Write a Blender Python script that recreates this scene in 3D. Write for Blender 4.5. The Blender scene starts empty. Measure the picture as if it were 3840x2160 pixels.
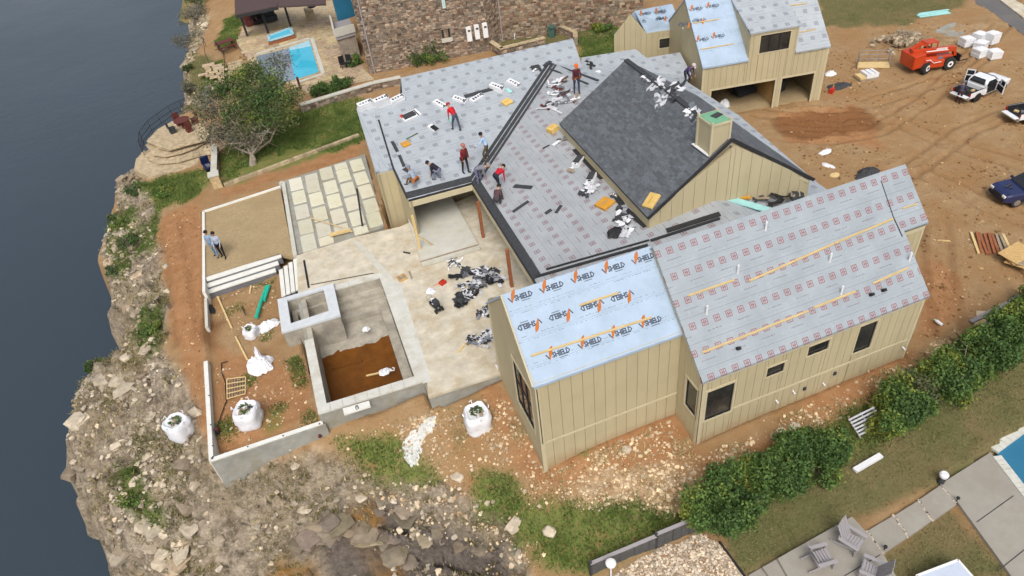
import bpy, bmesh, math, random
import numpy as np
from mathutils import Vector, Matrix, noise as mnoise
random.seed(7); RNG = np.random.default_rng(7)
scene = bpy.context.scene
col = scene.collection
# ------------------------------------------------------------------ camera
FPX, CAM = 2630.0, np.array([-11.378, -15.127, 24.376])
PITCH, ROLL, YAW = math.radians(-40.2), math.radians(-7.4), math.radians(16.3)
_f = np.array([math.sin(YAW)*math.cos(PITCH), math.cos(YAW)*math.cos(PITCH), math.sin(PITCH)])
_r0 = np.array([math.cos(YAW), -math.sin(YAW), 0.0]); _u0 = np.cross(_r0, _f)
_r = math.cos(ROLL)*_r0 + math.sin(ROLL)*_u0
_u = -math.sin(ROLL)*_r0 + math.cos(ROLL)*_u0
cam_data = bpy.data.cameras.new('Camera'); cam = bpy.data.objects.new('Camera', cam_data); col.objects.link(cam)
cam_data.sensor_width = 36.0; cam_data.lens = FPX*36.0/3840.0; cam_data.clip_end = 3000; cam_data.clip_start = 0.3
cam.matrix_world = Matrix(((_r[0], _u[0], -_f[0], CAM[0]), (_r[1], _u[1], -_f[1], CAM[1]), (_r[2], _u[2], -_f[2], CAM[2]), (0, 0, 0, 1)))
scene.camera = cam
# ------------------------------------------------------------------ sky, sun, exposure (overcast)
SUN_EL, SUN_AZ = math.radians(52), math.radians(200)
world = bpy.data.worlds.new('World'); scene.world = world; world.use_nodes = True
_nt = world.node_tree; _nt.nodes.clear()
_sky = _nt.nodes.new('ShaderNodeTexSky'); _sky.sky_type = 'NISHITA'; _sky.sun_disc = False
_sky.sun_elevation = SUN_EL; _sky.sun_rotation = SUN_AZ; _sky.air_density = 1.0; _sky.dust_density = 6.0; _sky.ozone_density = 1.0
_hsv = _nt.nodes.new('ShaderNodeHueSaturation'); _hsv.inputs['Saturation'].default_value = 0.5
_bg = _nt.nodes.new('ShaderNodeBackground'); _bg.inputs['Strength'].default_value = 0.15
_wo = _nt.nodes.new('ShaderNodeOutputWorld')
_nt.links.new(_sky.outputs[0], _hsv.inputs['Color']); _nt.links.new(_hsv.outputs[0], _bg.inputs[0]); _nt.links.new(_bg.outputs[0], _wo.inputs[0])
_sd = bpy.data.lights.new('Sun', 'SUN'); _sd.energy = 1.15; _sd.angle = math.radians(28); _sd.color = (1.0, 0.98, 0.95)
sun = bpy.data.objects.new('Sun', _sd); col.objects.link(sun)
# the sky's sun_rotation turns clockwise from +Y
_sdir = Vector((math.sin(SUN_AZ)*math.cos(SUN_EL), math.cos(SUN_AZ)*math.cos(SUN_EL), math.sin(SUN_EL)))
sun.rotation_euler = _sdir.to_track_quat('Z', 'Y').to_euler(); sun.location = (0, 0, 60)
scene.view_settings.view_transform = 'Standard'; scene.view_settings.look = 'None'
scene.view_settings.exposure = 0.15; scene.view_settings.gamma = 1.0; scene.view_settings.use_curve_mapping = False
scene.cycles.max_bounces = 5; scene.cycles.diffuse_bounces = 3; scene.cycles.glossy_bounces = 2
scene.cycles.transmission_bounces = 3; scene.cycles.transparent_max_bounces = 4; scene.cycles.use_denoising = True
scene.cycles.use_adaptive_sampling = True

# ------------------------------------------------------------------ rays from the photograph into the place
def ray(px, py):
    return _f + _r*(px-1920)/FPX - _u*(py-1080)/FPX
def at(px, py, z=0.0):
    d = ray(px, py); return CAM + d*((z-CAM[2])/d[2])
def onplane(px, py, p, n):
    d = ray(px, py); n = np.asarray(n, float); return CAM + d*(np.dot(np.asarray(p, float)-CAM, n)/np.dot(d, n))
def proj(P):
    d = np.asarray(P, float)-CAM; z = d@_f
    return np.stack([1920+FPX*(d@_r)/z, 1080-FPX*(d@_u)/z], -1)
DP = 1.490683  # measurements taken on a 2576 px wide view

# ------------------------------------------------------------------ numpy noise
_perm = np.random.default_rng(3).random((256, 256))
def vnoise(x, y):
    xi = np.floor(x).astype(int); yi = np.floor(y).astype(int); fx = x-xi; fy = y-yi
    fx = fx*fx*(3-2*fx); fy = fy*fy*(3-2*fy)
    g = lambda i, j: _perm[i & 255, j & 255]
    return (g(xi, yi)*(1-fx)+g(xi+1, yi)*fx)*(1-fy) + (g(xi, yi+1)*(1-fx)+g(xi+1, yi+1)*fx)*fy
def fbm(x, y, o=4):
    s = 0; a = 0.5; t = 0
    for k in range(o):
        s = s+a*vnoise(x*2**k+17.3*k, y*2**k+5.1*k); t += a; a *= .5
    return s/t - 0.5
def cells(x, y):
    """distance to nearest and second cell point, and a value per cell"""
    xi = np.floor(x).astype(int); yi = np.floor(y).astype(int)
    d1 = np.full(x.shape, 9.); d2 = np.full(x.shape, 9.); v = np.zeros(x.shape)
    for i in (-1, 0, 1):
        for j in (-1, 0, 1):
            a = (xi+i) & 255; b = (yi+j) & 255
            px = xi+i+_perm[a, b]; py = yi+j+_perm[b, (a+91) & 255]
            d = np.hypot(px-x, py-y); val = _perm[(a+37) & 255, (b+11) & 255]
            n = d < d1
            d2 = np.where(n, d1, np.minimum(d2, d)); v = np.where(n, val, v); d1 = np.where(n, d, d1)
    return d1, d2, v
def sstep(a, b, x):
    t = np.clip((x-a)/(b-a), 0, 1); return t*t*(3-2*t)

# ------------------------------------------------------------------ mesh building
class MB:
    def __init__(s): s.v = []; s.f = []; s.m = []; s.c = []; s.cur = 0; s.col = None
    def add(s, vs, fs):
        n = len(s.v); s.v.extend([tuple(map(float, p)) for p in vs])
        for f in fs:
            s.f.append(tuple(i+n for i in f)); s.m.append(s.cur); s.c.append(s.col)
        return s
    def box(s, c, size, rz=0.0, rx=0.0, ry=0.0):
        hx, hy, hz = size[0]/2, size[1]/2, size[2]/2
        vs = [Vector((x, y, z)) for x in (-hx, hx) for y in (-hy, hy) for z in (-hz, hz)]
        if rz or rx or ry:
            R = Matrix.Rotation(rz, 3, 'Z') @ Matrix.Rotation(ry, 3, 'Y') @ Matrix.Rotation(rx, 3, 'X')
            vs = [R @ v for v in vs]
        vs = [v+Vector(c) for v in vs]
        return s.add(vs, [(0, 1, 3, 2), (4, 6, 7, 5), (0, 4, 5, 1), (2, 3, 7, 6), (0, 2, 6, 4), (1, 5, 7, 3)])
    def cham(s, c, size, ch, rz=0.0):
        """box with chamfered top edge"""
        hx, hy, hz = size[0]/2, size[1]/2, size[2]/2
        rings = [(hx, hy, -hz), (hx, hy, hz-ch), (hx-ch, hy-ch, hz)]
        vs = []
        for (a, b, z) in rings:
            vs += [(-a, -b, z), (a, -b, z), (a, b, z), (-a, b, z)]
        R = Matrix.Rotation(rz, 3, 'Z'); vs = [R @ Vector(v)+Vector(c) for v in vs]
        fs = [(3, 2, 1, 0), (8, 9, 10, 11)]
        for k in (0, 4):
            for i in range(4): fs.append((k+i, k+(i+1) % 4, k+4+(i+1) % 4, k+4+i))
        return s.add(vs, fs)
    def beam(s, a, b, w, h, up=(0, 0, 1)):
        a = Vector(a); b = Vector(b); d = (b-a).normalized(); up = Vector(up)
        if abs(d.dot(up)) > .98: up = Vector((1, 0, 0))
        x = d.cross(up).normalized(); y = x.cross(d).normalized()
        vs = [p+x*i*w/2+y*j*h/2 for p in (a, b) for i in (-1, 1) for j in (-1, 1)]
        return s.add(vs, [(0, 1, 3, 2), (4, 6, 7, 5), (0, 4, 5, 1), (2, 3, 7, 6), (0, 2, 6, 4), (1, 5, 7, 3)])
    def prism(s, poly, h):
        """poly: 3D points of the top; h: extrusion vector (down)"""
        n = len(poly); P = [Vector(p) for p in poly]; Q = [p+Vector(h) for p in P]
        fs = [tuple(range(n)), tuple(range(2*n-1, n-1, -1))]
        fs += [(i, n+i, n+(i+1) % n, (i+1) % n) for i in range(n)]
        return s.add(P+Q, fs)
    def tube(s, path, r, n=8, cap=True):
        P = [Vector(p) for p in path]; rs = r if isinstance(r, (list, tuple)) else [r]*len(P); vs = []; fs = []
        ref = Vector((0.13, 0.21, 1)).normalized()
        for i, p in enumerate(P):
            d = (P[min(i+1, len(P)-1)]-P[max(i-1, 0)]).normalized()
            rf = ref if abs(d.dot(ref)) < .95 else Vector((1, 0.1, 0))
            x = d.cross(rf).normalized(); y = d.cross(x).normalized()
            for k in range(n):
                a = 2*math.pi*k/n; vs.append(p+(x*math.cos(a)+y*math.sin(a))*rs[i])
        for i in range(len(P)-1):
            for k in range(n): fs.append((i*n+k, i*n+(k+1) % n, (i+1)*n+(k+1) % n, (i+1)*n+k))
        if cap: fs += [tuple(range(n-1, -1, -1)), tuple((len(P)-1)*n+k for k in range(n))]
        return s.add(vs, fs)
    def lathe(s, prof, c, n=16, ax='Z', jit=0.0, squash=1.0):
        vs = []; fs = []
        for i, (r, h) in enumerate(prof):
            for k in range(n):
                a = 2*math.pi*k/n; q = r*(1+jit*(random.random()-.5)) if jit else r
                x, y, z = q*math.cos(a), q*math.sin(a)*squash, h
                if ax == 'X': x, y, z = z, x, y
                if ax == 'Y': x, y, z = x, z, y
                vs.append((c[0]+x, c[1]+y, c[2]+z))
        for i in range(len(prof)-1):
            for k in range(n): fs.append((i*n+k, i*n+(k+1) % n, (i+1)*n+(k+1) % n, (i+1)*n+k))
        fs += [tuple(range(n-1, -1, -1)), tuple((len(prof)-1)*n+k for k in range(n))]
        return s.add(vs, fs)
    def rock(s, c, r, flat=.7, j=.35):
        b = _ICO; vs = []
        a = random.random()*6.28; sx = 1+random.uniform(-.3, .4); ca, sa = math.cos(a), math.sin(a)
        for v in b[0]:
            q = r*(1+random.uniform(-j, j)); x, y, z = v[0]*q*sx, v[1]*q, v[2]*q*flat
            vs.append((c[0]+x*ca-y*sa, c[1]+x*sa+y*ca, c[2]+z))
        return s.add(vs, b[1])
    def build(s, name, mats, parent=None, smooth=False, uv=None, loc=None, rz=0.0):
        me = bpy.data.meshes.new(name); me.from_pydata(s.v, [], s.f)
        mats = mats if isinstance(mats, (list, tuple)) else [mats]
        for m in mats: me.materials.append(M[m] if isinstance(m, str) else m)
        if len(mats) > 1: me.polygons.foreach_set('material_index', s.m)
        if any(c is not None for c in s.c) or any(isinstance(m, str) and m in TINTED for m in mats):
            at_ = me.color_attributes.new('tint', 'FLOAT_COLOR', 'CORNER'); arr = []
            for f, c in zip(s.f, s.c):
                c = c if c is not None else (1, 1, 1); arr += [c[0], c[1], c[2], 1.0]*len(f)
            at_.data.foreach_set('color', arr)
        if uv:
            o, U, V = [np.asarray(k, float) for k in uv]
            lay = me.uv_layers.new(name='UVMap'); co = np.array(s.v)
            li = np.concatenate([np.array(f) for f in s.f]); d = co[li]-o
            lay.data.foreach_set('uv', np.stack([d@U, d@V], -1).astype(np.float32).ravel())
        if smooth: me.polygons.foreach_set('use_smooth', [True]*len(me.polygons))
        me.validate(); me.update()
        ob = bpy.data.objects.new(name, me); col.objects.link(ob)
        if parent is not None: ob.parent = parent
        if loc is not None: ob.location = loc
        if rz: ob.rotation_euler.z = rz
        return ob
_bm = bmesh.new(); bmesh.ops.create_icosphere(_bm, subdivisions=1, radius=1.0)
_ICO0 = ([tuple(v.co) for v in _bm.verts], [tuple(v.index for v in f.verts) for f in _bm.faces]); _bm.free()
_bm = bmesh.new(); bmesh.ops.create_cube(_bm, size=1.3); bmesh.ops.bevel(_bm, geom=_bm.edges[:], offset=.3, segments=1, affect='EDGES')
_bm.verts.ensure_lookup_table(); _bm.verts.index_update()
_ICO = ([tuple(v.co) for v in _bm.verts], [tuple(v.index for v in f.verts) for f in _bm.faces]); _bm.free()

def tag(o, label=None, cat=None, group=None, kind=None):
    if label: o['label'] = label
    if cat: o['category'] = cat
    if group: o['group'] = group
    if kind: o['kind'] = kind
    return o
def thing(name, label, cat, loc=(0, 0, 0), rz=0.0, group=None):
    o = bpy.data.objects.new(name, None); col.objects.link(o); o.empty_display_size = .2
    o.location = Vector(loc); o.rotation_euler = (0, 0, rz)
    return tag(o, label, cat, group)
def dup(o, parent=None):
    c = o.copy(); col.objects.link(c)
    if parent is not None: c.parent = parent
    for ch in o.children: dup(ch, c)
    return c

# ------------------------------------------------------------------ materials
M = {}; TINTED = set()
def mat(name, c, rough=.8, var=.25, scale=3.0, bump=.15, bscale=None, metal=0.0, spec=.3, c2=None, tint=False, dirt=None, dscale=.6, coat=0, stretch=None):
    m = bpy.data.materials.new(name); m.use_nodes = True; nt = m.node_tree; N = nt.nodes; L = nt.links
    b = N['Principled BSDF']; b.inputs['Roughness'].default_value = rough; b.inputs['Metallic'].default_value = metal
    b.inputs['Specular IOR Level'].default_value = spec
    if coat: b.inputs['Coat Weight'].default_value = coat; b.inputs['Coat Roughness'].default_value = .1
    tc = N.new('ShaderNodeTexCoord'); src = tc.outputs['Object']
    if stretch:
        mp = N.new('ShaderNodeMapping'); mp.inputs['Scale'].default_value = stretch; L.new(src, mp.inputs[0]); src = mp.outputs[0]
    n1 = N.new('ShaderNodeTexNoise'); n1.inputs['Scale'].default_value = scale; n1.inputs['Detail'].default_value = 6; n1.inputs['Roughness'].default_value = .65
    L.new(src, n1.inputs['Vector'])
    rp = N.new('ShaderNodeValToRGB'); rp.color_ramp.elements[0].position = .3; rp.color_ramp.elements[1].position = .7
    lo = tuple(x*(1-var) for x in c); hi = tuple(min(x*(1+var), .95) for x in c) if c2 is None else c2
    if c2 is not None: lo = c
    rp.color_ramp.elements[0].color = (*lo, 1); rp.color_ramp.elements[1].color = (*hi, 1)
    L.new(n1.outputs['Fac'], rp.inputs[0]); out = rp.outputs[0]
    if dirt:
        n2 = N.new('ShaderNodeTexNoise'); n2.inputs['Scale'].default_value = dscale; n2.inputs['Detail'].default_value = 8; n2.inputs['Roughness'].default_value = .7
        L.new(src, n2.inputs['Vector'])
        r2 = N.new('ShaderNodeValToRGB'); r2.color_ramp.elements[0].position = .47; r2.color_ramp.elements[1].position = .72
        L.new(n2.outputs['Fac'], r2.inputs[0])
        mx = N.new('ShaderNodeMix'); mx.data_type = 'RGBA'; L.new(r2.outputs[0], mx.inputs['Factor']); L.new(out, mx.inputs['A']); mx.inputs['B'].default_value = (*dirt, 1)
        out = mx.outputs['Result']
    if tint:
        TINTED.add(name)
        a = N.new('ShaderNodeAttribute'); a.attribute_name = 'tint'
        mx = N.new('ShaderNodeMix'); mx.data_type = 'RGBA'; mx.blend_type = 'MULTIPLY'; mx.inputs['Factor'].default_value = 1
        L.new(out, mx.inputs['A']); L.new(a.outputs['Color'], mx.inputs['B']); out = mx.outputs['Result']
    L.new(out, b.inputs['Base Color'])
    if bump:
        n3 = N.new('ShaderNodeTexNoise'); n3.inputs['Scale'].default_value = bscale or scale*4; n3.inputs['Detail'].default_value = 5
        L.new(src, n3.inputs['Vector'])
        bp = N.new('ShaderNodeBump'); bp.inputs['Strength'].default_value = bump; bp.inputs['Distance'].default_value = .05
        L.new(n3.outputs['Fac'], bp.inputs['Height']); L.new(bp.outputs[0], b.inputs['Normal'])
    M[name] = m; return m
class NG:
    """tiny helper for math node chains"""
    def __init__(s, m): s.N = m.node_tree.nodes; s.L = m.node_tree.links
    def m(s, op, a, b=None, c=None):
        n = s.N.new('ShaderNodeMath'); n.operation = op
        for i, k in enumerate((a, b, c)):
            if k is None: continue
            if isinstance(k, (int, float)): n.inputs[i].default_value = k
            else: s.L.new(k, n.inputs[i])
        return n.outputs[0]
    def band(s, x, a, b):  # 1 where a<x<b
        return s.m('MULTIPLY', s.m('GREATER_THAN', x, a), s.m('LESS_THAN', x, b))
    def mix(s, f, a, b):
        n = s.N.new('ShaderNodeMix'); n.data_type = 'RGBA'
        for k, i in ((f, 'Factor'), (a, 'A'), (b, 'B')):
            if isinstance(k, (int, float)): n.inputs[i].default_value = k
            elif isinstance(k, tuple): n.inputs[i].default_value = (*k, 1)
            else: s.L.new(k, n.inputs[i])
        return n.outputs['Result']
    def noise(s, vec, scale, detail=5, rough=.6):
        n = s.N.new('ShaderNodeTexNoise'); n.inputs['Scale'].default_value = scale; n.inputs['Detail'].default_value = detail; n.inputs['Roughness'].default_value = rough
        if vec is not None: s.L.new(vec, n.inputs['Vector'])
        return n.outputs['Fac']
    def ramp(s, x, a, b):
        n = s.N.new('ShaderNodeMapRange'); n.inputs['From Min'].default_value = a; n.inputs['From Max'].default_value = b; n.clamp = True
        s.L.new(x, n.inputs['Value']); return n.outputs['Result']

mat('siding', (.455, .393, .248), .7, .08, .7, .05, 40, stretch=(2, 2, .4), dirt=(.42, .36, .225), dscale=.35)
def splash(name):
    # red mud thrown up on the foot of the walls
    m = M[name]; g = NG(m); b = g.N['Principled BSDF']; src = b.inputs['Base Color'].links[0].from_socket; tc = g.N.new('ShaderNodeTexCoord').outputs['Object']; sp = g.N.new('ShaderNodeSeparateXYZ'); g.L.new(tc, sp.inputs[0])
    f = g.m('MULTIPLY', g.ramp(g.m('ADD', sp.outputs[2], g.m('MULTIPLY', g.noise(tc, 2.5, 6, .7), 1.1)), .85, .1), .65); sm = g.noise(tc, 1.1, 5, .6)
    c = g.mix(g.m('MULTIPLY', g.ramp(sm, .5, .75), .22), src, (.33, .28, .17)); c = g.mix(f, c, (.33, .2, .1)); g.L.new(c, b.inputs['Base Color'])
splash('siding')
mat('siding_back', (.3, .25, .15), .85, .1)
mat('trim', (.51, .45, .3), .65, .07, 2, .03)
mat('fascia_dark', (.03, .03, .032), .6, .2)
mat('osb', (.5, .33, .14), .85, .3, 12, .1)
mat('lumber', (.62, .46, .22), .75, .2, 5, .1, stretch=(.4, 4, 4))
mat('lumber_red', (.28, .1, .045), .75, .25, 5, .1)
mat('lumber_old', (.3, .24, .17), .85, .3, 5, .15)
mat('concrete', (.54, .495, .395), .85, .2, 1.6, .12, 30, dirt=(.42, .33, .2), dscale=.9)
mat('concrete_new', (.52, .51, .45), .85, .08, 1.5, .05, 30, dirt=(.45, .42, .32), dscale=.8)
mat('concrete_grey', (.3, .3, .27), .88, .2, 1.5, .15, 20, dirt=(.25, .22, .15))
mat('concrete_pale', (.68, .68, .63), .8, .07, 2, .04, 30)
mat('coping', (.56, .56, .51), .8, .1, 2.5, .05, 30, dirt=(.46, .43, .34), dscale=1.2)
mat('spa_coping', (.55, .58, .6), .75, .08, 2.5, .05, 30)
mat('paver', (.6, .58, .47), .85, .1, 2, .05, 25, tint=True, dirt=(.5, .44, .32), dscale=1.5)
mat('gunite', (.36, .33, .27), .9, .3, 1.2, .3, 14, dirt=(.22, .2, .17), dscale=.8)
mat('gravel_pad', (.36, .27, .15), .95, .22, 8, .4, 60, dirt=(.3, .215, .115), dscale=.5)
mat('white_plastic', (.7, .71, .73), .45, .06, 3, .25, 9)
mat('white_cloth', (.74, .75, .78), .7, .06, 4, .6, 7)
mat('wrapper', (.52, .53, .56), .6, .12, 4, .4, 9)
mat('black', (.018, .018, .02), .6, .3)
mat('black_gloss', (.02, .02, .022), .25, .2, bump=0)
mat('rubber', (.03, .029, .027), .85, .3, 8, .2)
mat('charcoal', (.045, .048, .052), .8, .3, 8, .25)
mat('steel', (.45, .45, .46), .4, .1, metal=.8)
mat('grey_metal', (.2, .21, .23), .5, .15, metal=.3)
mat('white_paint', (.78, .78, .78), .35, .04, 2, .02, coat=.3)
mat('car_white', (.74, .76, .78), .25, .03, 2, 0, coat=.6)
mat('car_blue', (.016, .024, .085), .22, .1, 2, 0, coat=.7)
mat('orange_paint', (.5, .05, .012), .4, .12, 2, .03, coat=.3, dirt=(.4, .06, .02), dscale=2)
mat('glass_dark', (.022, .026, .03), .08, .2, bump=0, spec=.6)
mat('glass_int', (.05, .05, .045), .12, .5, 1.2, bump=0, spec=.6, c2=(.012, .013, .014))
mat('tail_red', (.35, .01, .01), .3, .1, bump=0)
mat('lamp_glass', (.75, .75, .7), .2, .1, bump=0)
mat('foam_yellow', (.62, .43, .14), .85, .12, 4, .1)
mat('foam_orange', (.55, .27, .035), .85, .12, 4, .1)
mat('teal', (.02, .42, .28), .45, .1, bump=.02)
mat('teal_pale', (.33, .62, .6), .6, .1)
mat('red_plastic', (.5, .03, .015), .45, .15)
mat('maroon', (.11, .03, .025), .6, .2)
mat('skin', (.42, .24, .15), .6, .1, bump=0)
mat('dirt_red', (.36, .16, .055), .95, .3, 4, .4, 18)
mat('tan_rock', (.54, .44, .31), .92, .25, 2.5, .5, 9, tint=True)
mat('stone_wall', (.29, .24, .19), .9, .3, 3, .4, 12, tint=True)
mat('mortar', (.26, .22, .17), .95, .2, 5, .3)
mat('flagstone', (.42, .335, .215), .9, .32, 3, .3, 10, tint=True)
mat('roof_brown', (.075, .05, .05), .75, .15, 3, .1, stretch=(1, 12, 1))
mat('roof_grey', (.16, .18, .2), .6, .2, 3)
mat('grey_wood', (.32, .3, .31), .75, .15, 6, .1, stretch=(8, 8, 1))
mat('bark', (.27, .23, .18), .95, .3, 6, .5)
mat('asphalt', (.13, .125, .125), .9, .15, 6, .2, 60, dirt=(.17, .155, .14), dscale=.3)
mat('pool_tile', (.05, .42, .62), .5, .1, 3, 0)
mat('lime_rock', (.5, .445, .36), .92, .25, 2.5, .5, 9, tint=True)
mat('gravel', (.52, .45, .36), .9, .2, 3, .3, tint=True)
# ------------------------------------------------------------------ terrain
_cp = [(450,560,-.15),(420,700,-.35),(470,900,-.6),(480,1050,-.9),(350,1000,-1.5),(250,1000,-2.3),(170,1050,-3.2),(260,700,-2.0),(330,600,-1.0),
(330,480,-.7),(300,430,-1.2),(400,400,-.4),(700,1250,-2.0),(550,1250,-2.0),(400,1300,-3.0),(300,1250,-3.4),(420,1420,-4.8),(600,1440,-4.8),(800,1445,-6.3),
(900,1400,-6.0),(1000,1445,-5.4),(850,1300,-3.1),(1000,1300,-2.8),(1150,1380,-3.2),(1200,1445,-3.6),(820,1180,-1.3),(1000,1180,-1.4),(1080,1110,-1.0),
(1200,1080,-.7),(1300,1250,-1.4),(1370,1180,-.42),(1500,1250,-.8),(1450,1400,-1.8),(1600,1400,-1.0),(1755,1140,-.32),(1700,1260,-.8),(1850,1200,-.3),
(1900,1300,-.6),(2000,1230,-.4),(2260,895,-.02),(2350,880,0),(2300,1080,-.25),(2500,900,-.1),(2200,1300,-.5),(2500,1300,-.4),(2100,1440,-.6),(2400,1440,-.5),
(1600,1445,-1.2),(1800,1445,-.9),(2000,300,0),(2300,300,0),(2500,500,0),(2500,150,.1),(2200,50,.1),(1480,80,.2),(1000,200,.1),(800,350,.05),(600,420,-.05),
(560,200,-.5),(505,300,-1.0),(500,100,-.9),(600,30,.1),(750,250,.1),(900,150,.15),(1250,150,.15),(530,1165,-1.0),(810,1090,-1.0),(1690,1045,-.15),(515,560,0),(700,460,.15),(960,390,.15)]
_cw = np.array([[*at(x*DP, y*DP, z)] for x, y, z in _cp])
_cw = np.vstack([_cw, [(-20, 120, 0), (30, 120, 0), (70, 90, 0), (80, 30, 0), (40, -25, -.5), (0, -25, -3), (-14, -22, -6), (-30, 100, -1.0)]])
def _tps(P, Q):
    r = np.sqrt(((P[:, None, :2]-Q[None, :, :2])**2).sum(-1)); return r*r*np.log(r+1e-9)
_n = len(_cw); _A = np.zeros((_n+3, _n+3)); _A[:_n, :_n] = _tps(_cw, _cw)+np.eye(_n)*6.0
_A[:_n, _n] = 1; _A[:_n, _n+1:] = _cw[:, :2]; _A[_n, :_n] = 1; _A[_n+1:, :_n] = _cw[:, :2].T
_wts = np.linalg.solve(_A, np.concatenate([_cw[:, 2], [0, 0, 0]]))
def zbase(x, y):
    x = np.atleast_1d(np.asarray(x, float)); y = np.atleast_1d(np.asarray(y, float)); out = np.empty(x.size); xf = x.ravel(); yf = y.ravel()
    for k in range(0, x.size, 20000):
        P = np.stack([xf[k:k+20000], yf[k:k+20000]], -1)
        out[k:k+20000] = _tps(P, _cw)@_wts[:_n]+_wts[_n]+P@_wts[_n+1:]
    return out.reshape(x.shape)
def gnd(px, py):
    d = ray(px, py); z = 0.0
    for _ in range(12):
        P = CAM+d*((z-CAM[2])/d[2]); z = .5*z+.5*float(zbase(P[0], P[1])[0])
    return np.array([P[0], P[1], z])
def gd(px, py): return gnd(px*DP, py*DP)
# shore: the edge of the land against the lake (view px)
_shore_px = [(486,-70),(480,0),(474,60),(458,180),(466,262),(400,312),(362,378),(303,430),(264,500),(238,610),(266,720),(318,795),(300,852),(212,922),(168,1000),(158,1130),(216,1232),(272,1352),(352,1452),(420,1540)]
_sh = np.array([gd(a, b) for a, b in _shore_px])[:, :2]
_sh = np.vstack([[_sh[0]+(_sh[0]-_sh[1])*8], _sh, [_sh[-1]+(_sh[-1]-_sh[-2])*6]])
def shore_dist(x, y):
    """signed distance to the shore line, positive over the lake"""
    best = np.full(x.shape, 1e9); sgn = np.zeros(x.shape)
    for i in range(len(_sh)-1):
        a = _sh[i]; b = _sh[i+1]; e = b-a; L2 = e@e
        t = np.clip(((x-a[0])*e[0]+(y-a[1])*e[1])/L2, 0, 1)
        d = np.hypot(x-a[0]-t*e[0], y-a[1]-t*e[1]); s = (x-a[0])*e[1]-(y-a[1])*e[0]
        n = d < best; best = np.where(n, d, best); sgn = np.where(n, np.sign(s), sgn)
    return best*sgn
def inpoly(px, py, poly):
    r = np.zeros(px.shape, bool); n = len(poly)
    for i in range(n):
        x1, y1 = poly[i]; x2, y2 = poly[(i+1) % n]
        if y1 == y2: continue
        c = ((y1 > py) != (y2 > py)) & (px < (x2-x1)*(py-y1)/(y2-y1)+x1); r ^= c
    return r
_test = shore_dist(np.array([-60.]), np.array([40.]))[0]
_SG = 1.0 if _test > 0 else -1.0
def grid(x0, x1, y0, y1, st):
    xs = np.arange(x0, x1+st/2, st); ys = np.arange(y0, y1+st/2, st)
    X, Y = np.meshgrid(xs, ys); return X, Y
GS = .17; X, Y = grid(-42, 62, -18, 102, GS)
Z = zbase(X, Y)
PX = proj(np.stack([X, Y, Z], -1))/DP
jx = fbm(X*.55, Y*.55, 4)*38+fbm(X*2.3+9, Y*2.3, 3)*18; jy = fbm(X*.55+40, Y*.55, 4)*34+fbm(X*2.3, Y*2.3+8, 3)*16
JX, JY = PX[..., 0]+jx, PX[..., 1]+jy
def mask(*polys, soft=True):
    m = np.zeros(X.shape, bool)
    for p in polys: m |= inpoly(JX, JY, p)
    m = m.astype(float)
    if soft:
        for _ in range(2):
            m = (m+np.roll(m, 1, 0)+np.roll(m, -1, 0)+np.roll(m, 1, 1)+np.roll(m, -1, 1))/5
    return m
grass = mask([(556,470),(556,400),(600,300),(760,280),(905,240),(925,350),(740,412),(560,468)], [(345,480),(410,440),(548,425),(548,450),(470,500),(400,530)],
 [(575,40),(615,30),(600,115),(540,130),(555,90)], [(1440,85),(1560,60),(1590,135),(1470,160)], [(340,775),(412,765),(408,880),(370,895),(342,850)],
 [(265,1165),(330,1165),(415,1300),(380,1315),(300,1260)], [(835,1105),(990,1088),(1050,1150),(1120,1230),(950,1215),(880,1155)],
 [(1185,1185),(1290,1205),(1360,1325),(1200,1290)], [(1380,1260),(1600,1265),(1755,1310),(1480,1450),(1330,1410)], [(255,560),(330,520),(330,680),(270,690)],
 [(330,560),(400,520),(400,620),(340,640)], [(520,180),(560,140),(570,200),(500,250)], [(1290,1290),(1390,1250),(1420,1320),(1290,1400)], [(1440,1120),(1475,1110),(1480,1140),(1445,1145)],
 [(660,1020),(700,1010),(720,1060),(680,1080)], [(1740,1330),(1800,1230),(2180,1010),(2576,760),(2576,900),(2080,1200),(1830,1330)])
olive = mask([(1820,1300),(2120,1150),(2576,840),(3300,500),(3500,1400),(3000,1900),(2380,1215),(1870,1445),(1830,1370)], [(2060,-60),(2480,-60),(2420,20),(2300,60),(2120,70),(2070,60)],
 [(2190,1420),(2390,1270),(2560,1449),(2250,1470)], [(1240,60),(1560,0),(1560,90),(1250,170)], [(480,120),(540,150),(510,290),(470,270)])
rocky = mask([(130,900),(235,600),(300,420),(355,440),(400,540),(400,640),(430,790),(410,880),(460,960),(500,1080),(540,1180),(830,1130),(960,1200),(1120,1230),(1280,1290),(1330,1420),(1330,1600),(100,1600),(100,900)],
 [(440,240),(480,270),(400,330),(340,430),(300,440),(300,380)], [(420,0),(500,-20),(520,60),(480,180),(500,250),(440,260)])
red = mask([(405,545),(512,500),(520,1170),(470,1010),(455,900),(430,800)], [(540,850),(760,900),(800,1050),(540,1150)], [(1360,1080),(1700,1040),(1750,1140),(1640,1180),(1480,1190),(1380,1260),(1270,1150)],
 [(2000,1000),(2260,880),(2420,800),(2420,700),(2330,640),(2300,900),(2100,1060)], [(1750,1140),(2000,1100),(1960,1180),(1800,1210)], [(1960,280),(2160,270),(2230,370),(1980,360)], [(555,480),(900,360),(905,400),(700,450),(560,500)], [(1180,900),(1280,1000),(1290,1160),(1240,1080)])
dark = mask([(800,1290),(960,1240),(1080,1320),(1260,1350),(1280,1460),(800,1460)], [(1940,300),(2180,270),(2230,330),(2120,345),(1960,350)], [(500,800),(560,780),(540,880),(500,860)], [(300,790),(410,720),(440,770),(360,800)], soft=True)
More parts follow.
